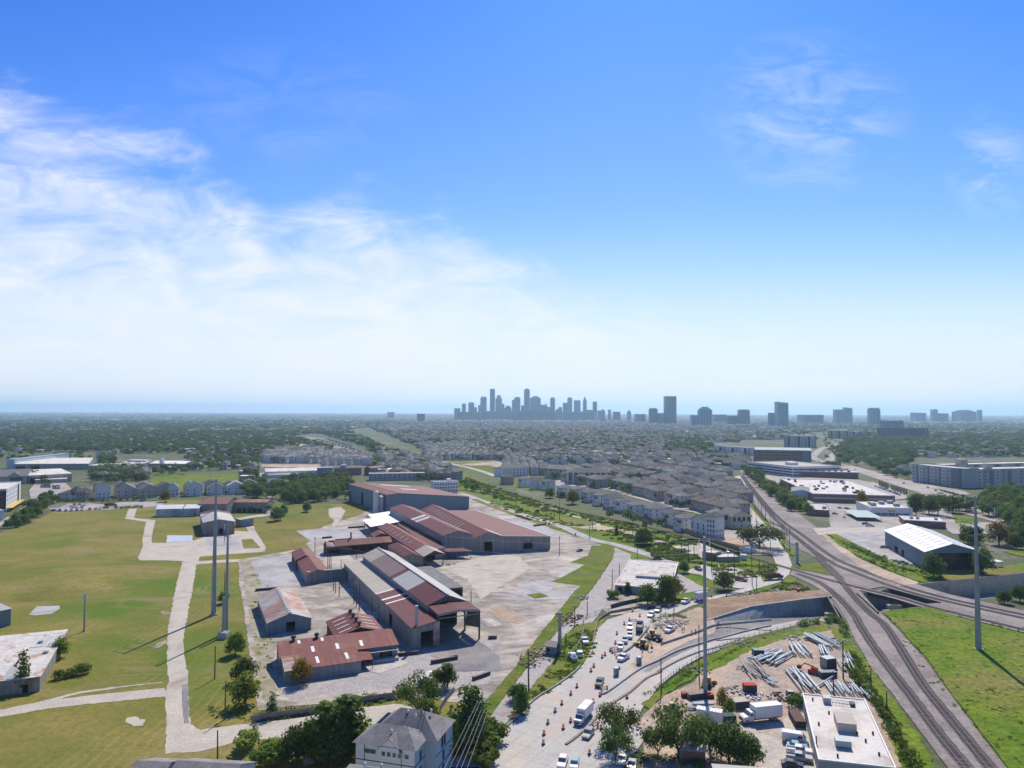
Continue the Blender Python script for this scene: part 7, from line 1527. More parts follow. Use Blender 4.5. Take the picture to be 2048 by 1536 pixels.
grp((('s',1485,612,510),('s',1535,690,560),('s',1600,590,400),('s',1645,650,480),('s',1700,720,520),('s',1735,800,560),('s',1848,950,700),('s',1863,980,680),('s',1930,1040,735),('s',1705,1010,880),('s',1500,400,290),('s',1560,500,380),('s',1420,330,230)), 'in the row beside the main railway parking strip')
grp((('f',590,692,570,1),('f',690,826,660),('f',703,826,700),('f',717,828,700),('f',797,822,750),('f',735,990,880),('f',750,1010,890),('f',780,1045,935),('f',915,745,690),('f',800,960,905)), 'in the cluster between the small red sheds and the hall')
grp((('g',897,230,90),('g',915,252,80),('g',938,290,60,1),('g',1090,402,225),('g',1038,348,180),('g',700,0,-60),('g',755,40,-40)), 'along the left wall of the open hall')
grp((('l',1300,540,380),('l',1605,500,310),('l',1735,655,540),('l',1165,1120,870)), 'in the thicket by the near tracks')
grp((('b',1225,820,700),('b',1060,740,680),('b',1195,800,730)), 'beside the old road behind the works')
wires = MB(); ta = lambda q: Vector((q[0].x, q[0].y, q[1]))
W_BR = mat('wire_bright', (.42,.42,.40)); 
o = thing('power_lines', 'bright sagging wires running from the tall wooden pole down past the house', 'wires', (0,0,0)); 
for k in range(5):
    a_ = ta(A1) + Vector((.9*(k-2)*.7, 0, -.3 - .9*(k//2))); e_ = Vector((-19 + 1.2*k, 118, 7.5 - .8*k)); MB().wire(a_, a_.lerp(e_, 1.0), .8, .045, 12).obj('wire', W_BR, o)
o = thing('power_lines', 'thin sagging cables along the verge poles beside the concrete road', 'wires', (0,0,0))
for a_, b_ in ((A1, A3), (A3, A4)):
    for k in range(3): MB().wire(ta(a_) + Vector((.7*(k-1),0,-.3)), ta(b_) + Vector((.7*(k-1),0,-.3)), 1.2, .03).obj('wire', M_WOOD, o)
o = thing('power_lines', 'long faint transmission cables slung between the tall steel masts across the site', 'wires', (0,0,0))
for k in (.98, .90, .78): MB().wire(Vector((mL[0].x, mL[0].y, mL[1]*k)), Vector((mC[0].x, mC[0].y, mC[1]*(k-.0))), 9, .035, 24).obj('wire', M_STEEL, o); MB().wire(Vector((mC[0].x, mC[0].y, mC[1]*k)), Vector((mR[0].x, mR[0].y, mR[1]*k)), 3, .035, 16).obj('wire', M_STEEL, o)
# ------------------------------------------------------------------ vehicles
def paint(name, c): return mat('paint_' + name, c, tuple(min(1, v * .93) for v in c), .5, rough=.3, spec=.5, coord='obj')
PAINT = dict(white=paint('white', (.70,.70,.69)), black=paint('black', (.03,.03,.035)), dark=paint('dark', (.06,.065,.075)), grey=paint('grey', (.25,.26,.27)), silver=paint('silver', (.42,.43,.44)), red=paint('red', (.28,.03,.03)), maroon=paint('maroon', (.14,.03,.03)), blue=paint('blue', (.06,.13,.28)), sky=paint('sky_blue', (.20,.38,.50)), magenta=paint('magenta', (.32,.05,.20)), teal=paint('teal', (.05,.20,.22)), tan=paint('tan', (.38,.33,.26)))
M_TYRE = mat('tyre', (.025,.025,.025)); M_LAMP = mat('headlamp', (.7,.7,.65), rough=.2); M_TAIL = mat('tail_lamp', (.35,.02,.02), rough=.3)
def extr(prof, y0, y1, mb=None):
    mb = mb or MB(); n = len(prof)
    return mb.add([(x, y0, z) for x, z in prof] + [(x, y1, z) for x, z in prof], [tuple(range(n)), tuple(range(n, 2*n))[::-1]] + [((k+1) % n, k, n+k, n+(k+1) % n) for k in range(n)])
def wheels(t_, xs, w, r, dual=False):
    for x in xs:
        for s_ in (-1, 1):
            y = s_ * (w/2 - .12); wl = MB().tube((x, y-.13, r), (x, y+.13, r), r, n=12).obj('wheel', M_TYRE, t_)
            MB().tube((x, y+s_*.12, r), (x, y+s_*.15, r), r*.55, n=10).obj('rim', PAINT['silver'], wl)
def lamps(t_, xf, xr, w, z):
    for s_ in (-1, 1):
        MB().box(xf-.06, xf+.04, s_*w*.36-.18, s_*w*.36+.18, z, z+.2).obj('headlight', M_LAMP, t_); MB().box(xr-.04, xr+.06, s_*w*.38-.12, s_*w*.38+.12, z, z+.3).obj('tail_light', M_TAIL, t_)
def car(kind, col):
    p = PAINT[col]; t_ = thing({'pickup':'pickup_truck','car':'car','suv':'car','van':'van'}[kind], '-', {'pickup':'pickup truck','van':'van'}.get(kind, 'car'))
    if kind == 'pickup':
        L, w = 5.8, 1.95
        extr([(-2.9,.45),(2.85,.45),(2.9,.95),(2.75,1.12),(1.35,1.2),(1.2,1.22),(-.9,1.22),(-.9,.85),(-2.75,.85),(-2.9,.8)], -w/2, w/2).obj('body', p, t_)
        mb = extr([(-2.9,.85),(-.9,.85),(-.9,1.25),(-2.9,1.25)], -w/2, -w/2+.1); extr([(-2.9,.85),(-.9,.85),(-.9,1.25),(-2.9,1.25)], w/2-.1, w/2, mb); mb.box(-2.9,-2.8,-w/2+.1,w/2-.1,.85,1.25).obj('bed', p, t_)
        extr([(-.9,1.22),(1.25,1.22),(.65,1.82),(-.8,1.82)], -w/2+.1, w/2-.1).obj('glasshouse', M_GLASS, t_); extr([(-.84,1.80),(.68,1.80),(.5,1.9),(-.75,1.9)], -w/2+.12, w/2-.12).obj('roof', p, t_)
        MB().box(-.95,-.75,-w/2+.1,w/2-.1,1.2,1.85).box(-.0,.12,-w/2+.09,w/2-.09,1.2,1.8).obj('pillar', p, t_)
        wheels(t_, (-1.85, 1.85), w, .4); lamps(t_, 2.88, -2.9, w, .7)
    elif kind in ('car', 'suv'):
        h = 1.45 if kind == 'car' else 1.72; L, w = (4.6, 1.82) if kind == 'car' else (4.8, 1.9); b0 = .95 if kind == 'car' else 1.08; tl = -2.0 if kind == 'suv' else -1.75
        extr([(-L/2,.35),(L/2,.35),(L/2+.02,.7),(L/2-.3,.82),(1.1,b0),(tl,b0),(-L/2+.1,b0-.06),(-L/2-.02,.75)], -w/2, w/2).obj('body', p, t_)
        extr([(tl,b0),(1.15,b0),(.35,h-.05),(-1.2 if kind == 'car' else -1.8,h-.05)], -w/2+.1, w/2-.1).obj('glasshouse', M_GLASS, t_)
        extr([(-1.22 if kind == 'car' else -1.82,h-.07),(.38,h-.07),(.2,h),(-1.05 if kind == 'car' else -1.65,h)], -w/2+.13, w/2-.13).obj('roof', p, t_)
        MB().box(-.35,-.23,-w/2+.09,w/2-.09,b0,h-.05).obj('pillar', p, t_)
        wheels(t_, (-1.4, 1.42), w, .33); lamps(t_, L/2, -L/2, w, .6)
    else:
        extr([(-3,.4),(2.9,.4),(3,.9),(2.5,1.25),(1.7,2.2),(1.3,2.5),(-3,2.5)], -1.0, 1.0).obj('body', p, t_); extr([(1.72,2.12),(2.42,1.32),(2.46,1.36),(1.76,2.2)], -.85, .85).obj('windscreen', M_GLASS, t_)
        for s_ in (-1, 1): MB().box(.6,1.6,s_*1.0-.02,s_*1.0+.02,1.4,2.0).obj('side_window', M_GLASS, t_)
        wheels(t_, (-1.9, 1.9), 2.0, .38); lamps(t_, 2.98, -3, 2.0, .8)
    return t_
def box_truck():
    t_ = thing('box_truck', '-', 'truck'); p = PAINT['white']
    MB().box(-5,2,-1.22,1.22,1.15,3.75).obj('cargo_box', p, t_); MB().box(-5.02,2.02,-1.24,1.24,3.7,3.8).obj('box_roof', PAINT['white'], t_)
    extr([(2.2,.6),(4.9,.6),(5.0,1.3),(4.7,1.65),(3.7,1.75),(3.5,1.8),(3.1,2.65),(2.2,2.7)], -1.1, 1.1).obj('cab', p, t_)
    extr([(3.56,1.78),(3.62,1.8),(3.22,2.6),(3.14,2.6)], -.95, .95).obj('windscreen', M_GLASS, t_)
    for s_ in (-1, 1): MB().box(2.5,3.2,s_*1.1-.02,s_*1.1+.02,1.75,2.4).obj('side_window', M_GLASS, t_)
    MB().box(4.92,5.02,-.8,.8,.75,1.35).obj('grille', M_DARKM, t_); MB().box(-5,4.6,-.45,.45,.55,1.15).obj('chassis', M_DARKM, t_)
    wheels(t_, (-3.2, 4.0), 2.2, .5); lamps(t_, 5.0, -5.0, 2.2, .8); return t_
def dump_truck(cabc, bedc):
    t_ = thing('dump_truck', '-', 'truck')
    extr([(-4.2,1.2),(1.6,1.2),(1.9,2.7),(1.7,2.75),(-4.4,2.6)], -1.2, -1.05).obj('dump_side', PAINT[bedc], t_); extr([(-4.2,1.2),(1.6,1.2),(1.9,2.7),(1.7,2.75),(-4.4,2.6)], 1.05, 1.2).obj('dump_side', PAINT[bedc], t_)
    MB().box(-4.2,1.6,-1.05,1.05,1.15,1.5).box(1.5,1.7,-1.05,1.05,1.4,2.8).box(-4.35,-4.2,-1.05,1.05,1.3,2.5).obj('dump_bed', PAINT[bedc], t_); MB().box(-4.0,1.4,-1,1,1.5,1.9).obj('load', M_DIRT, t_)
    extr([(1.9,.7),(4.9,.7),(5.0,1.5),(4.8,1.9),(3.5,2.0),(3.2,2.85),(1.95,2.9)], -1.1, 1.1).obj('cab', PAINT[cabc], t_); extr([(3.5,2.0),(3.56,2.02),(3.3,2.75),(3.22,2.75)], -.95, .95).obj('windscreen', M_GLASS, t_)
    MB().box(-4,4.6,-.45,.45,.6,1.15).obj('chassis', M_DARKM, t_); wheels(t_, (-3.2, -1.9, 3.9), 2.3, .52); lamps(t_, 5.0, -4.3, 2.2, .85); return t_
def trailer():
    t_ = thing('box_trailer', '-', 'trailer'); MB().box(-3.2,3.2,-1.2,1.2,.9,3.5).obj('cargo_box', PAINT['white'], t_)
    mb = MB(); [mb.box(-3.2+.8*i,-3.12+.8*i,-1.22,1.22,3.5,3.58) for i in range(9)]; mb.obj('roof_rib', PAINT['silver'], t_); MB().box(-3.1,4.6,-.15,.15,.6,.9).obj('drawbar', M_DARKM, t_); wheels(t_, (-1.6,-.6), 2.2, .4); return t_
PROTO = {}
def veh(c, x, y, hx, hy, kind, col, label, group=None, s=1.0):
    "stand a vehicle at a surveyed spot, nose towards a second spot"
    key = (kind, col)
    if key not in PROTO: PROTO[key] = box_truck() if kind == 'box' else trailer() if kind == 'trailer' else dump_truck(*col) if kind == 'dump' else car(kind, col)
    p = P(c, x, y); q = P(c, hx, hy); return place(PROTO[key], (p.x, p.y, GZ(p.x, p.y) + .02), math.atan2(q.y - p.y, q.x - p.x), label, group, s)
veh('i',1105,560,1130,620,'pickup','white','white pickup on the verge by the road edge, farthest of the three parked there'); veh('i',1005,690,970,640,'pickup','white','white pickup with open dark bed on the grass, left of its neighbour'); veh('i',1063,665,1050,610,'suv','white','white van-like car on the grass beside the open bed pickup')
veh('i',1475,443,1465,480,'suv','white','white car heading the queue beside the magenta tipper'); veh('i',1475,515,1465,560,'pickup','white','second white vehicle of the queue, a pickup by the teal tipper bed'); veh('i',1435,553,1425,600,'pickup','silver','silver pickup in the queue, third from its head'); veh('i',1396,608,1386,650,'pickup','white','white pickup at the tail of the queue by the striped barricades'); veh('i',1420,700,1370,730,'pickup','white','white pickup standing across the road end, nearest of the queue')
veh('i',1225,908,1205,950,'pickup','dark','dark blue pickup alone on the road near the kerb tip'); veh('i',1648,343,1620,365,'suv','white','white car just past the road bend, behind a dark one'); veh('i',1705,303,1680,325,'suv','dark','dark car following the white one at the road bend'); veh('i',1930,233,1885,255,'pickup','white','white pickup at the narrow upper road beside the white trailer'); veh('i',1800,468,1770,485,'pickup','white','white utility pickup by the road workers')
veh('j',888,458,835,515,'box','w','white box truck driving towards the viewer on the wide concrete road',None,.92); veh('j',928,590,900,625,'suv','grey','grey car on the lower lane beside the median'); veh('j',718,825,690,900,'suv','white','white car at the bottom edge of the road'); veh('j',815,838,800,900,'car','sky','light blue car at the bottom edge beside the white one')
veh('j',1205,800,1190,850,'car','white','white car hidden behind the rounded tree at the bottom'); veh('j',1285,835,1280,870,'car','silver','silver car beside the dark hedge at the bottom')
veh('i',1555,460,1570,400,'dump',('magenta','teal'),'tipper truck with magenta cab and teal bed in the middle of the queue')
veh('m',330,752,390,748,'dump',('dark','maroon'),'dark red tipper truck crossing the side street at the junction'); veh('m',112,763,145,768,'pickup','maroon','maroon pickup on the side street left of the red tipper')
veh('n',1012,548,1040,560,'pickup','dark','dark pickup on the lane between the thicket and derelict building'); veh('n',1125,578,1120,560,'car','dark','dark car half hidden at the lane end by the round bush'); veh('n',202,420,180,425,'car','dark','small dark car alone in the works yard')
veh('k',828,292,860,285,'trailer','w','white box trailer beside the central mast on the upper road'); veh('l',285,770,200,755,'trailer','w','white box trailer parked behind the large dark oak'); veh('l',700,755,560,770,'box','w','long white box lorry parked in the storage yard forecourt',None,1.12)
veh('l',985,930,1080,945,'van','white','white panel van beside the membrane roofed warehouse wall'); veh('l',1020,1022,1110,1035,'pickup','white','white pickup parked below the panel van'); veh('l',1020,1078,1110,1092,'pickup','silver','silver pickup nearest the bottom in the forecourt row'); veh('l',1000,975,1080,985,'car','sky','pale blue car squeezed between the van and the pickups'); veh('l',960,1128,1010,1135,'car','dark','dark car cut by the bottom edge in the forecourt')
veh('s',1455,905,1490,915,'suv','red','red car under the live oak'); veh('s',1500,915,1540,925,'suv','white','white car under the live oak, farther one'); veh('s',1510,945,1550,950,'pickup','silver','silver pickup under the live oak, nearer one')
veh('s',1205,1020,1210,1030,'car','dark','dark car by the pump compound') ; veh('s',1455,348,1480,352,'van','silver','silver van on the rail parking strip')
veh('A',640,795,680,797,'pickup','silver','silver pickup in the lot before the metal warehouse'); veh('A',605,778,640,780,'pickup','dark','dark pickup parked beside the silver one'); veh('A',320,682,350,684,'car','dark','dark car beside the pinkish shop'); veh('A',405,715,406,730,'car','dark','dark car at the front of the green carport'); veh('A',365,630,395,635,'car','silver','silver car beyond the green carport'); veh('A',430,636,460,640,'car','dark','dark car just right of the silver one beyond the carport')
veh('y',402,572,450,575,'car','black','black car at the far corner of the metal warehouse'); veh('y',745,700,740,640,'dump',('white','silver'),'white tipper lorry at the warehouse side door'); veh('y',620,762,680,765,'pickup','grey','grey pickup near the hedge by the warehouse'); veh('A',530,520,545,525,'car','dark','dark car at the back of the store car park')
cols = ['white','silver','dark','black','grey','white','red','blue']
def cars(c, lst, hx, hy, label, group, kinds=('car','suv')):
    for k, (x, y) in enumerate(lst): veh(c, x, y, x + hx, y + hy, random.choice(kinds), random.choice(cols), label, group)
cars('p', [(700,832),(770,832),(835,830),(900,826),(960,822),(1050,817),(1120,814),(1170,811)], 2, 25, 'parked car in the front row along the edge of the mown field', 'front row of parked cars by the field')
cars('p', [(870,768),(935,760),(1000,765),(860,795),(905,795),(960,790),(840,785),(620,828),(660,826)], 25, 10, 'parked car in the cluster in front of the gabled houses', 'cluster of parked cars by the houses')
veh('p',1290,780,1360,778,'dump',('dark','maroon'),'dark red lorry parked right of the clustered cars'); veh('p',1240,800,1280,800,'car','dark','dark car in front of the dark red lorry'); veh('p',1665,722,1720,722,'suv','black','black car on the lane behind the mound hedge')
cars('p', [(490+i*22, 560-j*12) for i in range(5) for j in range(3)], 10, -8, 'parked car in the left bay before the cream workshop', 'left bay of cars before the cream workshop')
cars('p', [(625+i*22, 575-j*14) for i in range(4) for j in range(3)], 10, -8, 'parked car in the right bay before the cream workshop', 'right bay of cars before the cream workshop')
cars('q', [(730+i*26, 462-j*14) for i in range(5) for j in range(2)], 10, -2, 'parked car in the lot left of the bright white works', 'cars left of the white works')
cars('v', [(590+i*32, 704+i*4) for i in range(9)] + [(930+i*34, 805+i*8) for i in range(10)], 3, -12, 'parked car along the foot of the grey green apartments', 'cars parked before the apartments')
cars('A', [(690+i*22, 428+i*8) for i in range(11)], 3, -10, 'parked car beside the cypress rows', 'cars by the cypresses')
cars('u', [(1330,330),(1350,355),(1360,378),(1395,400),(1460,415),(1500,410),(1525,420),(1560,438),(1480,330),(1540,312),(1590,290),(1700,500),(1760,505),(1860,512)], 12, 6, 'car travelling on the distant boulevard near its bend', 'cars on the boulevard')
cars('A', [(230,225),(1170,440),(1240,470),(950,402)], 20, 8, 'car on the near stretch of the boulevard', 'cars on the near boulevard')
# rail wagons in the far yard
mbw = MB().box(-8,8,-1.5,1.5,1,4.6); wg = mbw.obj('freight_wagon', M_TW[2]); wg['used'] = 0
for k in range(24):
    a_, b_ = (P('z',1500,385), P('z',2020,530)) if k < 13 else (P('z',1640,385), P('z',2040,505)); kk = k if k < 13 else k - 13
    p = a_.lerp(b_, kk / 13); place(wg, (p.x, p.y, 0), math.atan2(b_.y-a_.y, b_.x-a_.x), None, 'freight wagons in the far rail yard'); 
for o in [o for o in bpy.data.objects if o.name.startswith('freight_wagon')]: tag(o, 'dark freight wagon standing in the far rail yard', 'wagon')
# ------------------------------------------------------------------ road works
M_ORANGE = mat('drum_orange', (.62,.10,.03), (.55,.08,.03), 1, rough=.5); M_REFL = mat('drum_white_band', (.75,.74,.72)); M_RUBBER = mat('rubber', (.03,.03,.03))
t_ = thing('traffic_drum', '-', 'traffic drum')
MB().tube((0,0,.08),(0,0,.40),.30,.28,12).tube((0,0,.55),(0,0,.75),.275,.265,12).tube((0,0,.90),(0,0,1.08),.255,.24,12).obj('drum', M_ORANGE, t_)
MB().tube((0,0,.40),(0,0,.55),.28,.275,12).tube((0,0,.75),(0,0,.90),.265,.255,12).obj('reflective_band', M_REFL, t_); MB().tube((0,0,0),(0,0,.1),.45,n=12).obj('base', M_RUBBER, t_)
DR = [('i',x,y) for x, y in ((1495,305),(1555,345),(1470,380),(1428,412),(1367,492),(1355,570),(1313,630),(1331,645),(1270,665),(1247,685),(1178,760),(1155,798),(1790,268),(1805,262))] + [('j',x,y) for x, y in ((835,190),(785,250),(711,330),(657,392),(597,488),(565,580),(560,658),(784,474),(723,532),(968,318),(1079,460),(1033,532),(938,740),(1245,278),(1024,262))] + [('k',912,265),('k',1037,258)]
for k, (c, x, y) in enumerate(DR):
    p = P(c, x, y); w_ = 'on the upper bend of the concrete road' if c != 'j' else 'on the wide near part of the concrete road'
    place(t_, (p.x, p.y, GZ(p.x, p.y)), 0, 'orange and white striped traffic drum ' + w_, 'traffic drums ' + w_, 1.15)
def portaloo(c, x, y, label):
    p = P(c, x, y); t_ = thing('portable_toilet', label, 'portable toilet', (p.x, p.y, GZ(p.x, p.y)), .4); m_ = mat('toilet_blue_grey', (.24,.30,.33))
    MB().box(-.6,.6,-.6,.6,.1,2.15).obj('cabin', m_, t_); MB().box(-.65,.65,-.65,.65,2.15,2.35).obj('roof', mat('toilet_roof', (.6,.62,.62)), t_); MB().box(-.4,.4,-.64,-.58,.2,2.0).obj('door', mat('toilet_door', (.17,.22,.25)), t_)
portaloo('i',1548,735,'blue grey portable toilet beside the trench corner'); portaloo('i',1362,828,'blue grey portable toilet near the kerb tip by the dark pickup')
def machine(c, x, y, rz, col, label, arm=True, s=1.0, name='loader'):
    p = P(c, x, y); t_ = thing(name, label, 'digger' if arm else 'machine', (p.x, p.y, GZ(p.x, p.y)), rz); t_.scale = (s, s, s); m_ = mat('machine_' + col, dict(yellow=(.50,.30,.04), tan=(.50,.38,.22), orange=(.50,.08,.03), dark=(.08,.08,.08))[col], rough=.5)
    extr([(-2.2,.7),(1.9,.7),(2.0,1.3),(.6,1.5),(-2.2,1.6)], -.75, .75).obj('body', m_, t_); extr([(-1.0,1.55),(.5,1.5),(.3,2.7),(-.9,2.7)], -.65, .65).obj('cab', M_GLASS, t_); MB().box(-1.05,.5,-.72,.72,2.7,2.85).obj('cab_roof', m_, t_)
    for x_, r in ((-1.3,.75),(1.4,.55)):
        for s_ in (-1,1): MB().tube((x_,s_*.95-.2,r),(x_,s_*.95+.2,r), r, n=14).obj('wheel', M_TYRE, t_)
    if arm:
        MB().beam((1.2,-.6,1.2),(3.0,-.6,.7),.2).beam((1.2,.6,1.2),(3.0,.6,.7),.2).obj('loader_arm', m_, t_); extr([(2.9,.15),(3.9,.1),(3.7,.3),(3.2,1.1),(2.9,1.0)], -1.1, 1.1).obj('bucket', m_, t_)
        a_ = MB().beam((-2.1,0,1.2),(-3.6,0,3.2),.28).beam((-3.6,0,3.2),(-4.4,0,1.4),.22).obj('boom', m_, t_); extr([(-4.6,.7),(-4.0,.8),(-4.1,1.4),(-4.6,1.4)], -.35, .35).obj('digging_bucket', M_DARKM, a_)
machine('i',1575,600,2.2,'yellow','yellow backhoe loader beside the trench below the tipper truck'); machine('i',1660,520,.8,'tan','tan backhoe loader on the dirt behind the yellow one'); machine('i',1700,545,2.6,'dark','dark compact machine right of the tan loader',False,.8)
machine('l',275,470,.9,'yellow','yellow digger at the foot of the central steel mast'); machine('j',1612,400,1.7,'tan','pale tan loader by the dirt track above the large oak'); machine('k',1620,235,2.0,'orange','small reddish digger on top of the earth fill',True,.8)
p = P('l',1135,365); t_ = thing('boom_lift','orange boom lift parked among the stacked steel poles','machine',p,2.4); MB().box(-1.4,1.4,-.9,.9,.6,1.5).obj('chassis', mat('machine_orange',(.5,.08,.03)), t_); MB().box(-1.2,.6,-.6,.6,1.5,2.3).obj('turret', MATS['machine_orange'], t_); MB().beam((-1,0,2.2),(2.6,0,2.9),.35).beam((2.6,0,2.9),(4.0,0,1.4),.25).obj('boom', MATS['machine_orange'], t_); MB().box(3.8,4.8,-.6,.6,.9,1.9).obj('basket', M_RUST, t_); wheels(t_, (-1,1), 2.0, .45)
def barricade(c, x, y, rz, label):
    p = P(c, x, y); t_ = thing('barricade', label, 'barricade', (p.x, p.y, GZ(p.x,p.y)), rz)
    for z in (.5, .9, 1.3): MB().box(-1.2,1.2,-.03,.03,z,z+.2).obj('board', (M_ORANGE, M_REFL, M_ORANGE)[int((z-.5)/.4)], t_)
    MB().box(-1.1,-1.0,-.3,.3,0,1.5).box(1.0,1.1,-.3,.3,0,1.5).obj('frame', M_STEEL, t_)
for c, x, y, rz, lb in (('i',1350,632,.2,'striped barricade by the rear of the white pickup queue, left of two'),('i',1375,652,.2,'striped barricade touching the last queued pickup'),('i',1505,400,.1,'striped barricade before the head of the queue'),('j',320,460,.5,'orange and white barricade lying at the road edge'),('j',985,528,.8,'orange barricade beside the grey car on the lower lane'),('j',1060,225,.6,'orange barricade on the kerb tip by the dark blue pickup'),('k',730,50,0,'')): 
    if lb: barricade(c, x, y, rz, lb)
# people at work: one continuous skinned body each, vest and helmet as children
def worker(lean):
    J = [(0,0,.95),(0,lean*.10,1.2),(0,lean*.18,1.45),(0,lean*.2,1.56),(0,lean*.22,1.68),(.1,0,.92),(.13,.04,.5),(.12,0,.07),(.12,.16,.04),(-.1,0,.92),(-.14,-.08,.5),(-.13,-.12,.07),(-.13,.05,.04),(.2,lean*.18,1.42),(.28,lean*.2+.03,1.14),(.27,lean*.3+.18,.92),(-.2,lean*.18,1.42),(-.28,lean*.2+.02,1.14),(-.25,lean*.3+.14,.93)]
    E = [(0,1),(1,2),(2,3),(3,4),(0,5),(5,6),(6,7),(7,8),(0,9),(9,10),(10,11),(11,12),(2,13),(13,14),(14,15),(2,16),(16,17),(17,18)]
    Rr = [.15,.14,.16,.06,.11,.10,.065,.045,.035,.10,.065,.045,.035,.07,.05,.04,.07,.05,.04]
    me = bpy.data.meshes.new('body'); me.from_pydata(J, E, []); ob = bpy.data.objects.new('body', me); COL.objects.link(ob)
    sk = ob.modifiers.new('skin', 'SKIN'); ss = ob.modifiers.new('sub', 'SUBSURF'); ss.levels = ss.render_levels = 1
    if not me.skin_vertices: me.skin_vertices.new() if hasattr(me.skin_vertices, 'new') else None
    for i, r in enumerate(Rr):
        if me.skin_vertices: me.skin_vertices[0].data[i].radius = (r, r * .85)
    dg = bpy.context.evaluated_depsgraph_get(); m2_ = bpy.data.meshes.new_from_object(ob.evaluated_get(dg)); bpy.data.objects.remove(ob)
    for m_ in (mat('work_trousers', (.07,.08,.11)), mat('skin_tone', (.30,.18,.12)), mat('work_shirt', (.25,.25,.26))): m2_.materials.append(m_)
    for pl in m2_.polygons: pl.material_index = 0 if pl.center.z < .98 else (1 if pl.center.z > 1.5 or (abs(pl.center.x) > .22 and pl.center.z < 1.1) else 2)
    return m2_
WK = []
for ln_ in (0, .8):
    me = worker(ln_); vest = MB().tube((0,ln_*.02,.98),(0,ln_*.2,1.5),.20,.19,12); helm = MB().tube((0,ln_*.22,1.74),(0,ln_*.22,1.80),.16,.13,10).tube((0,ln_*.22,1.80),(0,ln_*.22,1.87),.13,.05,10)
    WK.append((me, vest.mesh('vest', mat('vest_orange', (.70,.16,.04))), helm.mesh('helmet', mat('helmet_white', (.75,.75,.72)))))
for k, (c, x, y, z, lb) in enumerate((('k',674,555,0,'worker in orange vest near the trench, leftmost of the standing pair'),('k',689,552,0,'worker in orange vest near the trench, right one of the standing pair'),('k',965,503,0,'bending worker in orange vest at the foot of the grey wall'),('k',975,497,0,'worker in orange vest beside the bending one at the grey wall'),
      ('k',1040,512,0,'worker standing on the trench floor, left of two dark figures'),('k',1064,508,0,'worker standing on the trench floor, right of two dark figures'),('k',750,577,0,'worker in orange vest on the kerb below the trench wall, left one'),('k',781,568,0,'worker in orange vest on the kerb below the trench wall, right one'),('k',1238,446,-1.5,'worker in orange far along the sunken road below the wall'),('k',345,750,0,'worker in orange by the portable toilet near the median'))):
    p = P(c, x, y, z); o = thing('person', lb, 'person', (p.x, p.y, max(GZ(p.x,p.y), z) if z == 0 else z), random.uniform(0, 6)); me, v_, h_ = WK[k % 2 if 'bending' not in lb else 1]
    for nm, m_ in (('body', me), ('vest', v_), ('helmet', h_)): q = bpy.data.objects.new(nm, m_); COL.objects.link(q); q.parent = o
# ------------------------------------------------------------------ stored poles, pipes and rubble
def pipes(c, a_, b_, n, spread, label, r=.22, taper=.75, m=None, jig=.06, stack=True, kid=None):
    "a fan of long galvanised poles lying on bearers"
    A0, B0 = P(c, *a_), P(c, *b_); d = (B0 - A0); L = d.length; d.normalize(); nn = Vector((d.y, -d.x, 0))
    for k in range(n):
        o1 = (k - n/2) * r * 2.3 + random.uniform(-.1,.1); o2 = (k - n/2) * r * 2.3 * spread + random.uniform(-jig, jig) * L
        z = .35 + r + (random.choice((0, 0, r * 2)) if stack else 0)
        p0 = A0 + nn * o1 + d * random.uniform(-.05,.05) * L; p1 = B0 + nn * o2 + d * random.uniform(-.08,.05) * L
        mid_ = (p0 + p1) / 2; t_ = MB().tube(Vector((p0.x-mid_.x, p0.y-mid_.y, z)), Vector((p1.x-mid_.x, p1.y-mid_.y, z + .1)), r, r * taper, 10).obj('steel_pole', m or M_POLE)
        t_.location = (mid_.x, mid_.y, GZ(mid_.x, mid_.y)); tag(t_, label, 'steel pole', 'poles: ' + label)
M_POLE = mat('stored_pole', (.42,.47,.48), (.33,.37,.38), .6, rough=.45, metal=.3, rnd=.2)
pipes('l', (1095,60),(1290,165), 9, 1.0, 'galvanised pole in the topmost long bundle of the pipe yard', .3); pipes('l', (975,130),(1050,230), 8, 1.2, 'galvanised pole in the short bundle left below the topmost one', .28); pipes('l', (1205,160),(1240,240), 5, 1.0, 'galvanised pole in the short upright bundle by the dirt centre', .28)
pipes('l', (650,275),(840,200), 7, 1.5, 'galvanised pole in the crossed heap left of the yard centre, shallow slope', .3); pipes('l', (790,295),(930,205), 6, 1.3, 'galvanised pole in the crossed heap left of the yard centre, steep slope', .3); pipes('l', (700,250),(920,235), 4, 1.5, 'galvanised pole lying flat across the crossed heap', .3)
pipes('l', (570,290),(690,410), 6, 1.5, 'dull weathered pole in the tan bundle left of the yard', .28, .8, mat('pole_weathered', (.38,.35,.31), (.30,.28,.25), .6), .05); pipes('l', (640,285),(740,420), 3, 1.2, 'dull weathered pole right of the tan bundle', .28, .8, MATS['pole_weathered'])
pipes('l', (760,435),(820,470), 4, 1.0, 'short pale pole in the small bundle on open dirt', .25); pipes('l', (1395,215),(1440,280), 3, 1.0, 'short pole bundle by the right thicket', .25); pipes('l', (1385,265),(1430,355), 5, 1.2, 'pole in the leaning bundle under the wooden pole', .25); pipes('l', (1320,260),(1345,340), 3, 2.0, 'thin pole scattered below the grey tank', .15)
pipes('l', (920,350),(1080,520), 3, 3.0, 'long pole in the fan reaching the white roof, left half', .3); pipes('l', (965,350),(1070,520), 2, 3.0, 'long pole in the fan reaching the white roof, middle', .3); pipes('l', (1040,385),(1150,520), 4, 1.2, 'long pole in the fan reaching the white roof, right half', .3)
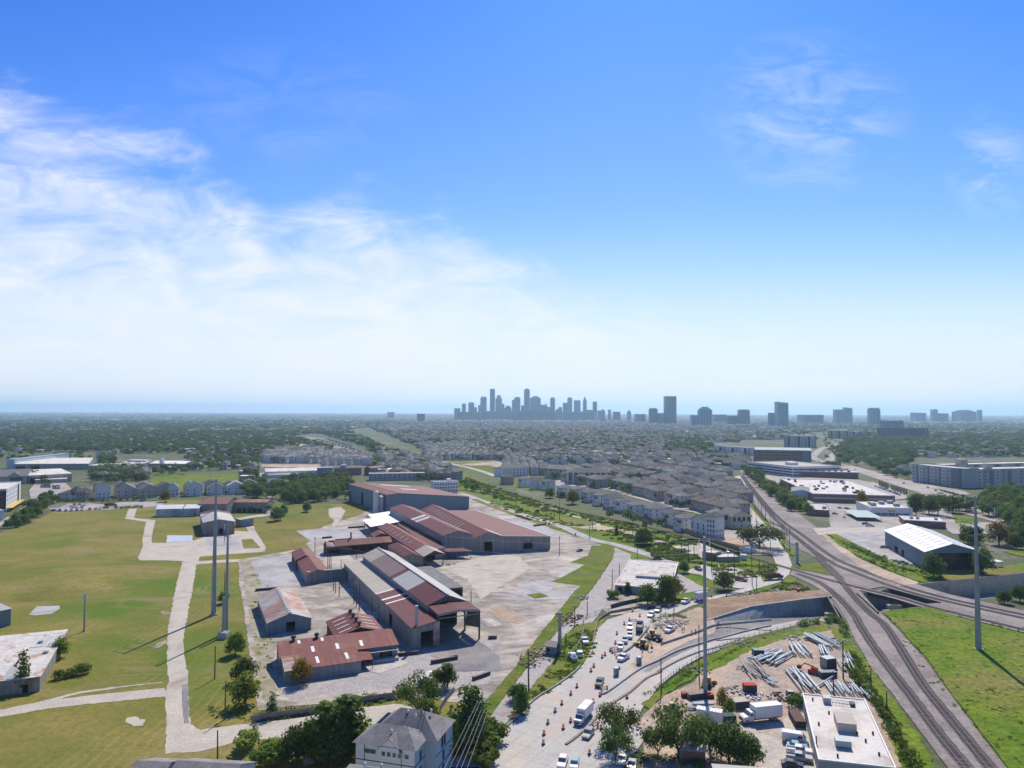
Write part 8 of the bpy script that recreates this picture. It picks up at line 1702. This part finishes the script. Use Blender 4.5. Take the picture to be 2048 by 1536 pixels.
pipes('l', (1170,495),(1330,390), 1, 1.0, 'single pale pole lying across the fan of poles', .3, stack=False); pipes('l', (1230,445),(1300,540), 3, 1.4, 'pole in the loose bundle behind the white roof', .25); pipes('l', (1320,450),(1395,550), 5, 1.2, 'pole in the dense bundle behind the white roof', .25); pipes('l', (1445,480),(1500,550), 4, 1.2, 'pole in the bundle behind the right end of the white roof', .25); pipes('l', (1545,515),(1610,590), 5, 1.2, 'pole in the rightmost bundle against the thicket', .25)
pipes('l', (150,640),(330,640), 5, 1.0, 'pole stored flat behind the white box trailer', .25); pipes('l', (110,665),(330,665), 2, 1.0, 'long pole lying nearest behind the white box trailer', .25); pipes('l', (950,575),(1040,560), 4, 1.0, 'dark pole bundle at the back corner of the white roof', .2)
pipes('m', (-10,0),(0,0), 0, 1, '')
M_RUB = mat('rubble', (.38,.36,.33), (.26,.24,.22), .8, fine=(2,.2))
def heap(c, x, y, r, n, m, label, name='rubble_heap', size=(.3,1.2), flat=.5):
    p = P(c, x, y); mb = MB(); rn = random.Random(int(x*y))
    for _ in range(n):
        a_ = rn.random()*6.28; q = r * rn.random()**.6; cx, cy = q*math.cos(a_), q*math.sin(a_); h = rn.uniform(*size) * (1 - .5*q/r); s = rn.uniform(*size); e = Vector((math.cos(a_*3), math.sin(a_*3), rn.uniform(-.1,.3))) * s
        mb.beam((cx, cy, h*flat*.5), (cx+e.x, cy+e.y, h*flat*.5+abs(e.z)*.6+.05), s*rn.uniform(.2,.7), s*rn.uniform(.15,.5))
    o = mb.obj(name, m); o.location = (p.x, p.y, GZ(p.x, p.y)); return tag(o, label, name.split('_')[0] + ' heap', kind='stuff')
for a_ in (('k',580,480,6,60,M_SLABG,'heap of broken pale concrete on the mound beside the road workers'),('k',500,520,5,45,M_RUB,'second heap of grey concrete rubble at the mound foot'),('k',650,470,4,30,M_SLABG,'small heap of pale slabs right of the big rubble heap'),('k',1240,240,6,50,M_RUB,'grey rubble strewn along the crest of the earth fill'),('k',1450,215,5,45,M_SLABG,'pale concrete lumps by the bushes on the earth fill'),('k',1160,250,4,30,M_RUB,'small rubble patch at the left of the fill crest'),
    ('i',985,345,6,60,M_RUST,'dark timber and scrap beside the crossarm pole'),('i',960,400,5,40,M_RUST,'scrap heap just below the dark timber'),('i',1060,190,4,30,M_RUB,'rubble strewn at the top of the old road'),('i',690,690,6,70,M_RUST,'tangled reddish scrap near the guard booth',),('i',760,640,5,50,M_FORM,'scrap timber heap touching the guard booth'),('i',640,740,4,35,M_RUST,'loose scrap at the lower end near the wire fence'),
    ('l',560,120,3,25,M_RUB,'grey junk by the track bend above the crossed poles'),('l',1000,75,5,50,M_RUB,'tangled junk at the top corner of the pipe yard'),('l',1320,110,6,60,M_RUB,'junk between the topmost poles and the thicket'),('l',500,500,4,40,M_SLABG,'white bags and scrap left of the red crates'),('l',600,545,4,40,mat('white_bags',(.6,.6,.6)),'white sacks piled beside the red crates'),('l',860,560,4,40,M_RUST,'rusty coil and bars left of the white roof'),('l',1440,460,4,35,M_SLABG,'pale slabs under the wooden pole by the thicket'),
    ('l',200,340,4,30,M_RUB,'grey slabs at the foot of the central mast'),('j',1280,510,6,50,M_RUB,'low rubble mound on the track left of the tan loader'),('l',560,330,3,30,M_RUB,'junk at the left end of the tan pole bundle'),('f',1000,700,3,25,M_RUST,'scrap beside the collapsing red shed'),('w',420,1020,3,22,M_RUB,'rubble beside the post of the open porch')): heap(*a_)
def crate(c, x, y, w, d, h, m, label, rz=0, name='crate', cat='crate'):
    p = P(c, x, y); o = thing(name, label, cat, (p.x, p.y, GZ(p.x,p.y)), rz); MB().box(-w/2,w/2,-d/2,d/2,.1,h).obj('box', m, o); MB().box(-w/2-.05,w/2+.05,-d/2-.05,d/2+.05,h,h+.08).obj('lid', m, o)
    mb = MB(); [mb.box(-w/2-.04, w/2+.04, -d/2-.04+i*(d/3), -d/2+.06+i*(d/3), 0, h*.98) for i in range(4)]; mb.obj('batten', M_TRIM, o)
M_REDC = mat('crate_red', (.42,.05,.04))
crate('l',612,515,3.4,2.2,2.2,M_REDC,'bright red crate stack in the storage yard'); crate('l',680,225,3.2,2.4,2.4,M_WALLC,'grey mesh cage beside the crossed poles'); crate('l',1255,310,3.6,3.0,3.0,M_STEEL,'grey tank standing right of the orange boom lift', .3, 'tank', 'tank'); crate('l',1250,390,5,2.0,1.6,M_WALLC,'long grey trough below the grey tank',.1,'trough','trough')
crate('l',945,540,1.8,1.8,1.2,M_TAN,'small tan box near the back corner of the white roof'); crate('l',530,640,4.2,3.0,2.0,M_TAN,'tan open skip behind the long white lorry',.2,'skip','skip'); crate('l',440,760,3.2,2.2,1.8,mat('bin_green',(.05,.10,.08)),'dark green waste bin beside the white box trailer',.1,'skip','waste bin'); crate('l',1000,760,2.6,7.5,1.6,M_RUST,'long rusty bin beside the warehouse corner',-.15,'skip','bin')
crate('l',190,560,6.5,2.2,1.4,M_FORM,'flat trailer of brown timber by the central mast',.3,'flat_trailer','trailer'); crate('l',85,555,2,1.6,1.1,M_REDC,'red barrels and tools left of the flat trailer'); crate('l',275,560,2.6,1.8,1.0,M_REDC,'low red equipment right of the flat trailer')
crate('j',1180,40,.6,.6,.6,M_TRIM,'small dark hydrant box by the kerb tip') ; crate('r',1000,995,.8,.8,.8,M_TRIM,'little dark utility box by the old road')
# low dark concrete barriers in the yard
def block(c, x0, y0, x1, y1, label):
    a_, b_ = P(c, x0, y0), P(c, x1, y1); m_ = (a_ + b_) / 2; d = b_ - a_; o = thing('yard_barrier', label, 'barrier', (m_.x, m_.y, GZ(m_.x, m_.y)), math.atan2(d.y, d.x)); L = d.length
    MB().box(-L/2, L/2, -.45, .45, 0, 1.0).obj('skirt', M_DARKM, o); MB().box(-L/2-.05, L/2+.05, -.5, .5, 1.0, 1.12).obj('top_plate', M_FORM, o)
for a_ in (('g',1090,660,1405,622,'long dark barrier before the loading dock'),('g',1505,702,1712,665,'dark barrier alone on the grey apron'),('g',1956,505,2022,502,'short dark barrier at the right of the open portal'),('g',1835,832,1965,785,'dark barrier near the small trees by the grass strip'),('i',0,698,60,690,'short dark barrier left of the pale slabs'),('f',120,995,300,980,'dark barrier behind the rusty barn'),('f',852,500,978,492,'dark barrier beside the white canopy'),('f',648,582,724,575,'dark barrier on the pale slab left of the red range'),
    ('w',1400,310,1500,325,'dark barrier by the old road, left one of two'),('w',1490,330,1615,372,'dark barrier by the old road, right one of two'),('w',1665,460,1835,440,'dark barrier at the corner of the pale slab'),('f',750,600,880,590,'long dark beam above the low red range roof')): block(*a_)
bpy.context.view_layer.update()
near = []; rest = []
for p in ptsT:
    s = random.uniform(.75, 1.3) if p[2] < 3 else random.uniform(.8, 1.2)
    zs = s * (min(p[2], 1.25) if p[2] < 3 else 1.15)
    (near if len(near) < NEAR_TREES else rest).append((p[0], p[1], 0.0 if p[2] < 3 else -1.5, s * p[2] * .98, zs, random.uniform(0, 6.28), random.choice((0, 1, 2, 0, 1, 3, 4, 5)) if p[1] < 2500 else random.choice((0,1,2)), p[3]))
scatter('woods', XT + [q[:7] for q in rest], FARTREE, 'dark green tree cover spreading over the city out to the horizon', 'woods')
for q in near:
    side = 'left of the old works' if q[7] < 760 else 'beyond the townhouses in the middle distance' if q[7] < 1480 else 'right of the railway'
    tree((q[0], q[1]), 8.5 * q[4], random.choice(('round_dark', 'round_dark', 'round_mid', 'oak')), 'bushy green suburban tree in the wooded distance ' + side, 'suburban trees ' + side, trunk=True)
for k, p in enumerate(ptsH[:NEAR_HOUSES]):
    i = random.choice((0, 1, 1, 2, 3, 5) if 760 < p[3] < 1500 else (0, 0, 3, 4, 3))
    me = FARH[i].data; ra = -.35 if 760 < p[3] < 1500 else 0.1
    side = 'left of the old works' if p[3] < 760 else 'in the packed middle distance' if p[3] < 1480 else 'right of the railway'
    what = ('white two storey house with a grey hip roof', 'tan townhouse with a grey hip roof', 'white three storey townhouse with a grey gable roof', 'brick house with a brown gable roof', 'low tan building with a pale flat roof', 'grey apartment block with a brown hip roof')[i]
    o = bpy.data.objects.new('house', me); COL.objects.link(o); s = random.uniform(.85, 1.1)
    o.location = (p[0], p[1], 0); o.scale = (s, s, s); o.rotation_euler = (0, 0, ra + random.choice((0, PI/2)) + random.uniform(-.05, .05))
    tag(o, what + ' ' + side, 'house', what + 's ' + side)
pts = list(SUBURB)
for p in ptsH[NEAR_HOUSES:]:
    c = p[2]; s = (1.0 if c < 20 else c / 18) * random.uniform(.85, 1.1) 
    i = random.choice((0, 1, 1, 2, 2, 3, 5, 1, 0, 4)) if 760 < p[3] < 1500 else random.choice((0, 0, 3, 4, 4, 2))
    if random.random() < (.05 if c > 20 else .014): i = 6; s *= 1.1
    ra = -.35 if 760 < p[3] < 1500 else .1
    pts.append((p[0], p[1], -.2, s, min(s, 1.4 if c < 100 else 2.2), ra + random.choice((0, PI/2)), i))
scatter('suburb', pts, FARH, 'endless small grey and white roofs of the distant suburbs', 'suburb')
print('trees', len(ptsT), 'houses', len(ptsH))
